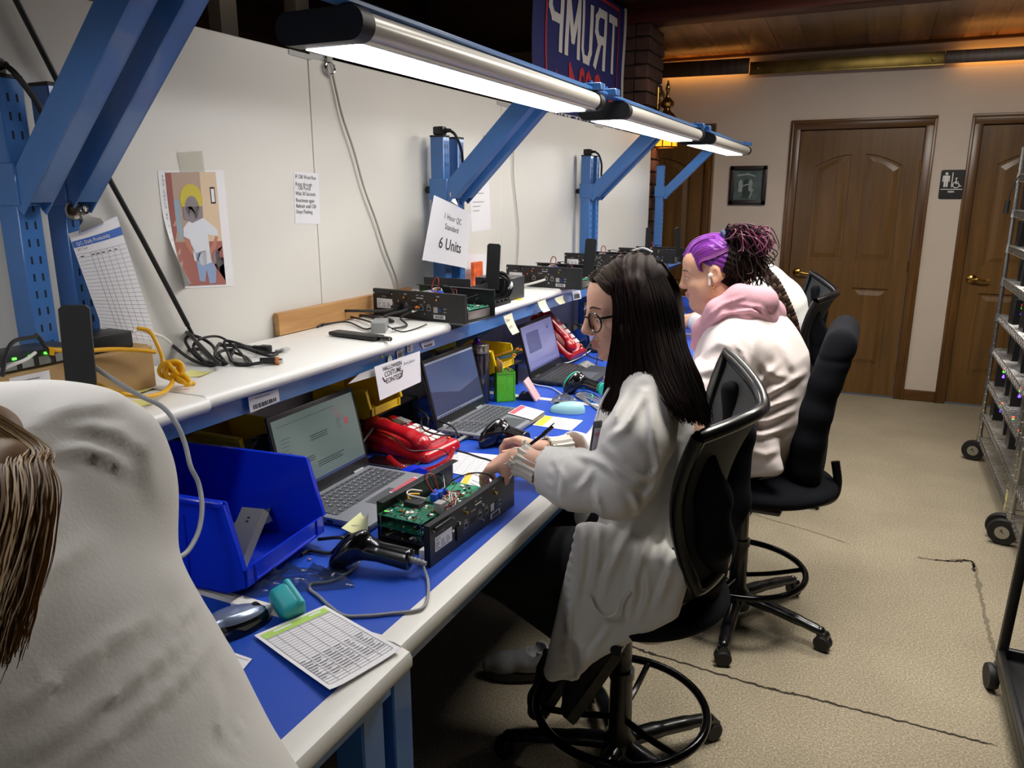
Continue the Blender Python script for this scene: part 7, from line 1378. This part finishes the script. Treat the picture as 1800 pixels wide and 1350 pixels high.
v, F = S.mesh(); v = relax(v, F, 1, .4); cc_ = v[F].mean(1); lc = (cc_-np.array(H1.o))@H1.M; q_ = lc[:, 2]+.75*lc[:, 0]+.016*snoise(cc_, 70)+.010*snoise(cc_, 160, 3); fm = np.where(q_ > .112, 0, np.where(q_ > .055, 2, 1)); hair1 = np_mesh('hair', v, F, [M_hash, M_hdk, M_hmid], t1, fm)  # ash over the top front, brown then dark further back and down
def part(f, s):
    xs_, zs_ = (.079, .06, .03, -.01, -.05, -.075), (.076, .098, .114, .121, .114, .10); q = f*5; i = min(int(q), 4); g = q-i; return H1.p(xs_[i]+(xs_[i+1]-xs_[i])*g, s*.006, zs_[i]+(zs_[i+1]-zs_[i])*g)
gn = []
for q in range(9):
    f = q/8; top = part(f, 1)
    if f < .42: g = f/.42; rest = [H1.p(.062-.05*g, .050, .072+.014*g), J(1079+12*g, 522, 1.612), J(1082+18*g, 570, 1.592), J(1074+28*g, 635, 1.582), J(1066+24*g, 690, 1.588), J(1062+16*g, 722, 1.592)]
    else: g = (f-.42)/.58; rest = [H1.p(.01-.08*g, .064-.025*g, .085-.01*g), J(1118+64*g, 530, 1.60+.04*g), J(1128+66*g, 585, 1.585+.03*g), J(1140+74*g, 650, 1.555+.0*g), J(1168+68*g, 705, 1.505+.03*g), J(1196+48*g, 742, 1.50+.03*g)]
    gn.append([top]+rest)
for yy_, xx_ in ((.035, 0), (.0, 4), (-.035, 8)): gn.append([part(1, 1), H1.p(-.078, yy_, .085), H1.p(-.108, yy_, .01), J(1200-xx_, 600, 1.64-yy_), J(1226-xx_, 670, 1.62-yy_), J(1240-xx_, 725, 1.60-yy_), J(1244-xx_, 745, 1.59-yy_)])
hm = lambda s, r: r.choice((M_hdk, M_hdk, M_hmid))
hs = strands(MB(), gn, 2000, hm, .0013, .0045, 3, 3, .3, .0012, 5)
gf = [[part(.25+.75*f, -1), H1.p(.025-.07*f, -.062, .08), H1.p(.012-.08*f, -.088, .0), H1.p(.010-.09*f, -.09, -.08), H1.p(.005-.09*f, -.085, -.17), H1.p(-.005-.09*f, -.08, -.24)] for f in (0, .3, .6, 1)]
strands(hs, gf, 260, hm, .0014, .005, 4, 3, .3, .001, 5); hs.build('hair_strands', hair1)
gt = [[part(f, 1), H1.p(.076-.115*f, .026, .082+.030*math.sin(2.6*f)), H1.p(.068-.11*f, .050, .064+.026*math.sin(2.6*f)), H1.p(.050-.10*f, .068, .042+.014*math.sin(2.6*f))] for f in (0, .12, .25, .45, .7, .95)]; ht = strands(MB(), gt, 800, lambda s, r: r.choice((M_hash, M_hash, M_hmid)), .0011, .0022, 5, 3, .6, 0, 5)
gt = [[part(f, -1), H1.p(.074-.115*f, -.03, .084+.028*math.sin(2.6*f)), H1.p(.06-.11*f, -.056, .066+.02*math.sin(2.6*f))] for f in (0, .15, .4, .7, 1)]; strands(ht, gt, 260, [M_hash, M_hmid], .0011, .0022, 6, 3, .6, 0, 5); ht.build('hair_top_strands', hair1)  # short strands beside the parting, in ash and brown
# badge on a lanyard and the pen
bdg = MB(mat('badge_frame', '#57575a', .3, .6)); q = frame(tuple(J(1046, 775, 1.50)), (.40, .90, -.1), (.1, .05, .99)); bdg.T = q; bdg.box((-.012, -.045, -.003), (.012, .045, .003), .002); bdg.m(mat('badge_card', '#c9c4d4', .4)).box((-.0105, -.042, .003), (.0105, .03, .0036)); bdg.m(mat('badge_pink', '#cf8f9c', .5)).box((-.009, .012, .0036), (.009, .02, .004)); bdg.m(M_ink).text('Maddi', .0065, Matrix.Translation((0, -.03, .0042)), 'CENTER') if False else bdg.box((-.007, -.03, .0036), (.007, -.026, .004)); bdg.T = Matrix(); bdg.m(M_paper).tube(crv([J(1046, 742, 1.505), J(1060, 700, 1.56), J(1085, 660, 1.60)], 5), .003, 6); bdg.build('badge', t1)
single('pen', MB(M_blkg).cyl(J(928, 784, 1.652), J(955, 764, 1.645), .0042, 10).cyl(J(955, 764, 1.645), pen1, .0056, 10, .0048).beam(J(957, 758, 1.645), J(974, 744, 1.64), .003, .0025), 'black pen held in the writing hand', 'pen')
# ---------------------------------------------------------------- woman with purple hair and a pink hood
t2 = thing('person', 'woman with purple hair in a messy ponytail and a pink hood over white coat', 'person', (-.36, 2.78, 0))
H2 = HF(J(1250, 476, 2.75), (-.970, -.242, 0), R(12)); K2 = 1.0; Y2 = 2.78
n2 = J(1286, 548, 2.79); sl2, sr2 = J(1296, 622, 2.58), J(1290, 600, 3.0); el2, er2 = J(1236, 735, 2.52), J(1225, 700, 3.05); w2l, w2r = V((-.76, 2.66, .915)), V((-.78, 2.92, .915))
S = SDF((-1.0, 2.34, .05), (-.04, 3.22, 1.48), .005); head(S, H2, K2, 1.14, .97); S.cap(H2.p(-.02, 0, -.05), n2, .062, .068, .03); S.ell(H2.p(.035, 0, -.115), (.05, .045, .03), .03, H2.M)
S.chain([n2, J(1310, 640, Y2), J(1330, 740, Y2), (-.34, Y2, .68)], [.09, .14, .15, .15], .05); S.chain([sl2, el2, w2l], [.055, .048, .03], .02); S.chain([sr2, er2, w2r], [.055, .048, .03], .02)
for y, kn, an in ((2.68, (-.80, 2.64, .62), (-.66, 2.66, .16)), (2.90, (-.82, 2.94, .62), (-.68, 2.94, .16))): S.chain([(-.36, y, .68), kn, an], [.09, .065, .045], .03)
hand(S, w2l, (-1, .15, -.06), (0, 0, 1), (0, 1, 0), .9, (.5, .6, .65, .7)); hand(S, w2r, (-1, -.15, -.06), (0, 0, 1), (0, -1, 0), .9, (.5, .6, .65, .7))
v, F = S.mesh(); v = relax(v, F, 2, .4); np_mesh('body', v, F, [M_skin2, M_lip], t2, face_mats(v, F, H2)); eyes(H2, t2, 1, -.7)
S = SDF((-1.0, 2.30, .44), (-.04, 3.24, 1.28), .0065); f2 = ((1, 0, 0), .80, 1.05)
S.chain([J(1296, 585, Y2), J(1318, 650, Y2), J(1322, 720, Y2), J(1316, 790, Y2), J(1320, 815, Y2)], [.17, .235, .228, .168, .155], .06, flat=f2); S.cap(sl2, sr2, .09, .09, .06)
S.chain([sl2, J(1262, 680, 2.54), el2, w2l+V((.09, 0, 0))], [.098, .10, .092, .055], .04); S.chain([sr2, er2, w2r+V((.09, 0, 0))], [.098, .092, .055], .04)
for y in (2.66, 2.90): S.cap((-.42, y, .68), (-.66, y, .68), .10, .09, .04)
for i in range(9): f = i/8; S.cap(J(1250+f*95, 775, 2.58), J(1240+f*128, 838-f*14, 2.56), .04, .018, .03)
S.cap(n2+V((-.03, 0, .05)), H2.p(-.03, 0, -.03), .085, .09, .02, 'sub')
S.disp(folds([([(1222, 655), (1262, 648), (1300, 655)], 7, .013), ([(1230, 690), (1265, 700), (1290, 690)], 6, .010), ([(1330, 560), (1320, 640), (1322, 700)], 8, .008), ([(1375, 600), (1392, 640), (1405, 670)], 8, .009), ([(1300, 705), (1340, 697), (1390, 672), (1415, 655)], 5, .014), ([(1305, 722), (1350, 716), (1400, 698)], 5, .014), ([(1302, 742), (1350, 740), (1395, 722)], 5, .013), ([(1300, 760), (1340, 765), (1385, 752)], 5, .011), ([(1340, 640), (1360, 660), (1400, 665)], 7, .010), ([(1322, 690), (1345, 662), (1370, 640)], 6, .009), ([(1310, 790), (1345, 800), (1370, 790)], 6, .008), ([(1240, 620), (1262, 602), (1290, 612)], 7, .009), ([(1290, 600), (1306, 620), (1316, 650)], 4, .006), ([(1215, 610), (1230, 660), (1240, 700)], 7, .008)], 2.80), .03)
S.disp(wrinkle(1., .0025)); v, F = S.mesh(); coat2 = np_mesh('lab_coat', relax(v, F, 1, .4), F, [M_coat2], t2)
M_pink = mat('hood_pink', '#c99aa5', .9, bump=.3, bump_scale=300); S = SDF((-.72, 2.48, .98), (-.16, 3.08, 1.34), .0055)
for s, yy in ((1, 2.64), (-1, 2.94)): S.chain([J(1222, 608, 2.79+(yy-2.79)*.55), J(1232, 578, 2.79+(yy-2.79)*.75), J(1262, 546, yy), J(1300, 524, yy+.02*s), J(1340, 530, 2.79+(yy-2.79)*.7), J(1352, 552, 2.79)], [.018, .026, .036, .042, .045, .05], .03)
for s, yy in ((1, 2.66), (-1, 2.92)): S.chain([J(1270, 562, yy), J(1310, 548, yy-.01*s), J(1345, 560, 2.79+(yy-2.79)*.7), J(1358, 574, 2.79)], [.02, .034, .036, .034], .02)
S.cap(J(1300, 545, 2.72), J(1300, 545, 2.86), .05, .05, .05); S.cap(H2.p(-.02, 0, -.05), n2+V((-.02, 0, .02)), .072, .078, .012, 'sub')
S.disp(folds([([(1240, 580), (1272, 552), (1320, 545), (1352, 560)], 3.2, .010), ([(1236, 565), (1270, 535), (1310, 522)], 3, .006), ([(1300, 535), (1335, 540), (1356, 560)], 3, .007)], 2.82), .02); v, F = S.mesh(); np_mesh('hood', relax(v, F, 1), F, [M_pink], t2)
S = SDF((-1.0, 2.44, .04), (-.15, 3.14, .80), .008); S.ell((-.36, 2.79, .68), (.17, .22, .12), .04)
for y, kn, an in ((2.68, (-.80, 2.64, .62), (-.66, 2.66, .12)), (2.90, (-.82, 2.94, .62), (-.68, 2.94, .12))): S.chain([(-.36, y, .68), kn, an], [.12, .086, .062], .04)
v, F = S.mesh(); np_mesh('trousers', relax(v, F), F, [M_navyt], t2)
for y in (2.66, 2.94): shoe(t2, (-.87, y, .013), (-.60, y, .013), (0, 0, 1), M_sho, M_sole)
# hair: swept back to a scrunchie, loose dark curls below
S = SDF((-.72, 2.62, 1.10), (-.22, 2.92, 1.48), .0042); S.ell(H2.p(-.020, 0, .038), (.094, .077, .083), .01, H2.M); S.ell(H2.p(-.07, 0, .0), (.05, .068, .07), .02, H2.M); S.ell(H2.p(.09, 0, -.04), (.062, .07, .082), .008, H2.M, 'sub')
for s in (-1, 1): S.ell(H2.p(.032, s*.085, -.035), (.04, .022, .042), .006, H2.M, 'sub')
bun = J(1306, 446, 2.76); S.ell(bun, (.072, .06, .055), .03); S.ell(J(1296, 472, 2.76), (.05, .055, .05), .03); S.disp(lambda P: .0025*np.sin(P[:, 2]*330+P[:, 0]*160+2*snoise(P, 30)))
v, F = S.mesh(); v = relax(v, F, 1, .4); lc = (v[F].mean(1)-np.array(H2.o))@H2.M; fm = np.where(lc[:, 0]+.4*lc[:, 2]+.012*snoise(v[F].mean(1), 60) > -.035, 0, 1); hair2 = np_mesh('hair', v, F, [M_hpur, M_hdk], t2, fm)
tie = J(1276, 416, 2.75); gq = [[H2.p(.086-.03*abs(f)**2*1.1-.01*abs(f), .062*f, .072-.052*abs(f)**1.6), H2.p(.045-.01*abs(f), .075*f, .112-.055*abs(f)**2), H2.p(-.015, .072*f, .122-.055*abs(f)**2), H2.p(-.075, .050*f, .108-.03*abs(f)), tie] for f in (1.12, .95, .7, .35, 0, -.35, -.7, -1.0)]
pm = lambda s, r: r.choice((M_hpur, M_hpur, M_hpur2, M_hpur2 if s > .25 else M_hmag)) if r.random() < .9 else M_hdk
hs = strands(MB(), gq, 900, pm, .0013, .0032, 11, 3, .8, .0006, 6)
gd_ = [[H2.p(-.025-.03*g, .072-.012*g, -.035-.03*g), H2.p(-.06-.02*g, .070-.02*g, -.01-.02*g), H2.p(-.085-.01*g, .05-.02*g, .03), H2.p(-.10, .03, .075), tie] for g in (0, .35, .7, 1)]; strands(hs, gd_, 260, [M_hdk, M_hdk, M_hmid], .0014, .004, 12, 3, .8, .001, 6); hs.build('hair_strands', hair2)
cu = MB(); rr = random.Random(31)
for i in range(420):
    a = rr.uniform(0, 2*PI); p0 = tie+V((rr.uniform(-.01, .02), rr.uniform(-.015, .015), rr.uniform(-.015, .015))); top = rr.random() < .45; dx = rr.uniform(.03, .125); dz = rr.uniform(.0, .03) if top else rr.uniform(-.11, -.02); p1 = p0+V((dx*.5, rr.uniform(-.05, .05), rr.uniform(.005, .03))); p2 = p0+V((dx, rr.uniform(-.06, .06), dz)); p3 = p2+V((rr.uniform(-.015, .04), rr.uniform(-.02, .02), -rr.uniform(.01, .06))); p4 = p3+V((rr.uniform(-.03, .02), rr.uniform(-.02, .02), -rr.uniform(.0, .03)))
    cu.m(rr.choice((M_hmag, M_hmag, M_hdk)) if top else rr.choice((M_hdk, M_hdk, M_hmid))).tube(crv([p0, p1, p2, p3, p4], 5), [.0022]*10+[.002]*6+[.0015]*4+[.0008], 4, False)
cu.build('ponytail_curls', hair2)
sc_ = MB(mat('scrunchie_blue', '#3a4a6e', .85)).torus(tie, .017, .010, (.8, .1, .5), 24, 10); q = random.Random(3); sc_.v = [p+V((q.uniform(-.003, .003), q.uniform(-.003, .003), q.uniform(-.003, .003))) for p in sc_.v]; sc_.build('scrunchie', hair2)
e0 = H2.p(.008, .087, -.006); MB(M_cwh).sph(e0, .0085, 12).tube([e0+H2.f*.004, e0+H2.f*.008-H2.u*.032+H2.l*.002], [.0042, .0034], 10).build('earbud', t2)
er = MB(M_gold); p0 = H2.p(.0, .084, -.042)
for i in range(9): er.torus(p0-V((.0012*i, 0, .0052*i)), .0026, .0007, (0, 1, 0) if i % 2 else (1, 0, 0), 10, 4)
er.build('earring', t2)
# ---------------------------------------------------------------- coat and braid of a third worker behind
t3 = thing('person', 'third worker in a white coat with a brown braid, mostly hidden behind the purple-haired woman', 'person', (-.45, 4.05, 0))
H3 = HF((-.62, 4.02, 1.26), (-.95, -.1, 0), R(25)); S = SDF((-1.05, 3.66, .05), (-.12, 4.42, 1.48), .007); head(S, H3); S.cap(H3.p(-.02, 0, -.05), (-.50, 4.03, 1.10), .052, .06, .02)
S.chain([(-.50, 4.03, 1.08), (-.42, 4.04, .92), (-.40, 4.05, .70)], [.09, .12, .12], .05); 
for s in (-1, 1): S.chain([(-.49, 4.04+.17*s, 1.06), (-.62, 4.04+.20*s, .93), (-.84, 4.04+.12*s, .915)], [.05, .045, .028], .02); hand(S, (-.84, 4.04+.12*s, .915), (-1, -.2*s, -.05), (0, 0, 1), (0, -s, 0), .9); S.chain([(-.42, 4.05+.1*s, .68), (-.82, 4.05+.11*s, .62), (-.68, 4.05+.11*s, .14)], [.085, .06, .04], .03)
v, F = S.mesh(); np_mesh('body', relax(v, F), F, [M_skin], t3); eyes(H3, t3)
S = SDF((-.9, 3.70, .44), (-.10, 4.40, 1.25), .008); S.chain([(-.47, 4.04, 1.09), (-.405, 4.05, .98), (-.37, 4.05, .84), (-.38, 4.05, .68)], [.13, .18, .18, .19], .06, flat=((1, 0, 0), .70, 1.05)); S.cap((-.49, 3.88, 1.05), (-.49, 4.2, 1.05), .075, .075, .05)
for s in (-1, 1): S.chain([(-.49, 4.04+.17*s, 1.05), (-.62, 4.04+.20*s, .93), (-.78, 4.04+.14*s, .925)], [.075, .07, .05], .04); S.cap((-.40, 4.05+.1*s, .68), (-.62, 4.05+.11*s, .67), .10, .08, .04)
S.disp(wrinkle(1., .004)); v, F = S.mesh(); np_mesh('lab_coat', relax(v, F), F, [M_coat], t3)
S = SDF((-1.0, 3.82, .04), (-.2, 4.28, .78), .009); S.ell((-.40, 4.05, .66), (.15, .18, .1), .04)
for s in (-1, 1): S.chain([(-.42, 4.05+.1*s, .67), (-.82, 4.05+.11*s, .62), (-.68, 4.05+.11*s, .12)], [.10, .075, .058], .04)
v, F = S.mesh(); np_mesh('trousers', relax(v, F), F, [M_trou], t3)
for s in (-1, 1): shoe(t3, (-.89, 4.05+.11*s, .013), (-.62, 4.05+.11*s, .013), (0, 0, 1), M_sho, M_sole)
S = SDF((-.8, 3.9, 1.05), (-.4, 4.15, 1.46), .005); S.ell(H3.p(-.018, 0, .036), (.1, .08, .088), .01, H3.M); S.ell(H3.p(-.06, 0, -.02), (.06, .075, .075), .02, H3.M); S.ell(H3.p(.085, 0, -.04), (.06, .07, .085), .008, H3.M, 'sub'); v, F = S.mesh(); hair3 = np_mesh('hair', relax(v, F), F, [M_hmid], t3)
bp = crv([H3.p(-.10, 0, -.02), J(1338, 468, 3.97), J(1362, 496, 3.90), J(1380, 530, 3.87), J(1394, 565, 3.87), J(1400, 598, 3.88)], 6); b = MB(M_hmid); M_hmid2 = mat('hair_chestnut', '#4a3220', .55)
for i, p in enumerate(bp):
    d = (bp[min(i+1, len(bp)-1)]-bp[max(i-1, 0)]).normalized(); s_ = d.cross(V((0, 1, 0))).normalized()
    for g in (-1, 1): b.m(M_hmid if (i+g) % 3 else M_hmid2).sph(p+s_*(.009*g), .0155, 10, (1, .8, 1.1))
b.build('braid', hair3)
# ---------------------------------------------------------------- worker in the near left corner, seen from behind
t4 = thing('person', 'blond worker in a white lab coat seen from behind, cut off by the left edge', 'person', (-.40, .24, 0))
H4 = HF((-.78, .15, 1.50), (-.90, -.25, 0), R(30)); S = SDF((-1.32, -.12, .05), (-.15, .78, 1.68), .006); head(S, H4); S.cap(H4.p(-.02, 0, -.05), (-.67, .22, 1.36), .055, .06, .02)
shF = (-.655, .425, 1.298); elF = (-.86, .545, 1.14); wrF = (-1.03, .50, 1.0); shG = (-.66, .05, 1.298); elG = (-.86, -.03, 1.12); wrG = (-1.02, .05, .97)
S.chain([(-.67, .22, 1.34), (-.60, .25, 1.18), (-.48, .26, .98), (-.42, .26, .88)], [.09, .12, .12, .13], .05)
for a, b_, c in ((shF, elF, wrF), (shG, elG, wrG)): S.chain([a, b_, c], [.05, .042, .028], .02)
hand(S, wrF, (-.8, -.1, -.4), (0, .1, 1), (0, -1, 0), .95); hand(S, wrG, (-.8, .1, -.5), (0, -.1, 1), (0, 1, 0), .95)
for s in (-1, 1): S.chain([(-.41, .26+.1*s, .88), (-.41, .26+.1*s, .48), (-.38, .26+.1*s, .10)], [.085, .06, .042], .03)
v, F = S.mesh(); np_mesh('body', relax(v, F), F, [M_skin], t4); eyes(H4, t4)
S = SDF((-1.18, -.10, .52), (-.12, .76, 1.52), .0062); f4 = ((.93, 0, .36), .62, 1.05)
S.chain([(-.665, .235, 1.300), (-.60, .245, 1.18), (-.53, .25, 1.06), (-.46, .255, .95)], [.17, .225, .225, .225], .06, flat=f4); S.cap(shF, shG, .085, .085, .06); S.cap((-.43, .26, .92), (-.40, .26, .60), .215, .235, .06, flat=((1, 0, 0), .62, 1.05))
for a, b_, c in ((shF, elF, wrF), (shG, elG, wrG)): S.chain([a, b_, c], [.088, .075, .055], .05)
S.cap((-.70, .21, 1.40), H4.p(-.02, 0, -.04), .07, .07, .02, 'sub')
S.disp(folds([([(40, 770), (70, 735), (130, 715), (200, 712)], 14, .006), ([(55, 785), (95, 755), (150, 745), (215, 765), (255, 800)], 14, .006), ([(85, 795), (140, 785), (190, 800), (240, 830)], 14, .006), ([(255, 720), (268, 760), (262, 810), (272, 870)], 17, .004), ([(20, 1125), (80, 1010), (160, 950)], 16, .005), ([(30, 1250), (110, 1190), (190, 1130), (280, 1080)], 13, .006), ([(20, 1340), (120, 1275), (230, 1200), (330, 1120)], 13, .007), ([(130, 1340), (220, 1280), (320, 1190), (370, 1130)], 13, .006), ([(60, 1330), (125, 1290), (150, 1270)], 9, .006), ([(290, 1120), (320, 1085), (345, 1060)], 9, .005)], None), .03)
S.disp(folds([([(22, 1110), (90, 1212), (130, 1280), (166, 1348)], 3.0, .0035), ([(395, 1150), (388, 1230), (386, 1300), (378, 1350)], 3.0, .005), ([(430, 1248), (418, 1290), (402, 1345)], 3, .003)], None), .02)
S.disp(wrinkle(1., .0022)); v, F = S.mesh(); np_mesh('lab_coat', relax(v, F, 1, .4), F, [M_coat], t4)
S = SDF((-.62, -.02, .05), (-.2, .54, .95), .01); S.ell((-.42, .26, .88), (.13, .18, .1), .04)
for s in (-1, 1): S.chain([(-.41, .26+.1*s, .86), (-.41, .26+.1*s, .48), (-.38, .26+.1*s, .10)], [.10, .075, .06], .04)
v, F = S.mesh(); np_mesh('trousers', relax(v, F), F, [M_trou], t4)
for s in (-1, 1): shoe(t4, (-.58, .26+.1*s, .013), (-.31, .26+.1*s, .013), (0, 0, 1), M_sho, M_sole)
S = SDF((-.92, .0, 1.1), (-.55, .36, 1.68), .006); S.ell(H4.p(-.018, 0, .036), (.102, .082, .09), .01, H4.M); S.ell(H4.p(-.05, 0, -.02), (.07, .08, .08), .02, H4.M); S.ell(H4.p(.085, 0, -.04), (.06, .07, .085), .008, H4.M, 'sub'); v, F = S.mesh(); hair4 = np_mesh('hair', relax(v, F), F, [M_hbl2], t4)
Z4 = lambda px, py, d: c_pos+ray(px, py).normalized()*d
gF = []
for f in (0, .2, .4, .6, .8, 1): w_ = f*90; gF.append([H4.p(-.07, .06-.10*f, .06), H4.p(-.11, .03-.07*f, -.02), Z4(-50+w_*.7, 755, .625-.02*f), Z4(-30+w_*1.12, 830, .585-.02*f), Z4(-25+w_*1.13, 900, .565-.02*f), Z4(-35+w_*1.02, 990, .555-.02*f), Z4(-45+w_*.85, 1070, .55-.02*f), Z4(-55+w_*.66, 1150, .548-.015*f)])
S = SDF((-1.0, .0, 1.0), (-.3, .5, 1.6), .005); ctr = [[g[i] for g in gF] for i in range(len(gF[0]))]; mid = [(c[2]+c[3])/2 for c in ctr]; S.chain([mid[i]+ray(30, 900).normalized()*.02 for i in range(1, 8)], [.012, .017, .019, .018, .014, .009, .004], .01)
v, F = S.mesh(); np_mesh('hair_lock', relax(v, F), F, [M_hbl2], hair4)
strands(MB(), gF, 3200, lambda s, r: r.choice((M_hbl, M_hbl, M_hbl, M_hbl2)) if s > .3+.3*r.random() else r.choice((M_hbl, M_hbl2, M_hbl2, M_hbl2, M_hmid)), .00055, .0045, 41, 3, .4, .0008, 5).build('hair_strands', hair4)
# grey slipper of the worker hidden under the bench
shoe_t = thing('slipper', 'grey fuzzy slipper on the floor in the dark under the bench', 'slipper', tuple(onz(895, 1190, 0))); a = onz(850, 1183, .012); b_ = onz(945, 1185, .012); shoe(shoe_t, a, a+(b_-a).normalized()*.22, (0, 0, 1), mat('slipper_grey', '#8f8f90', .95, noise_amt=.3, noise_scale=300), M_blk)
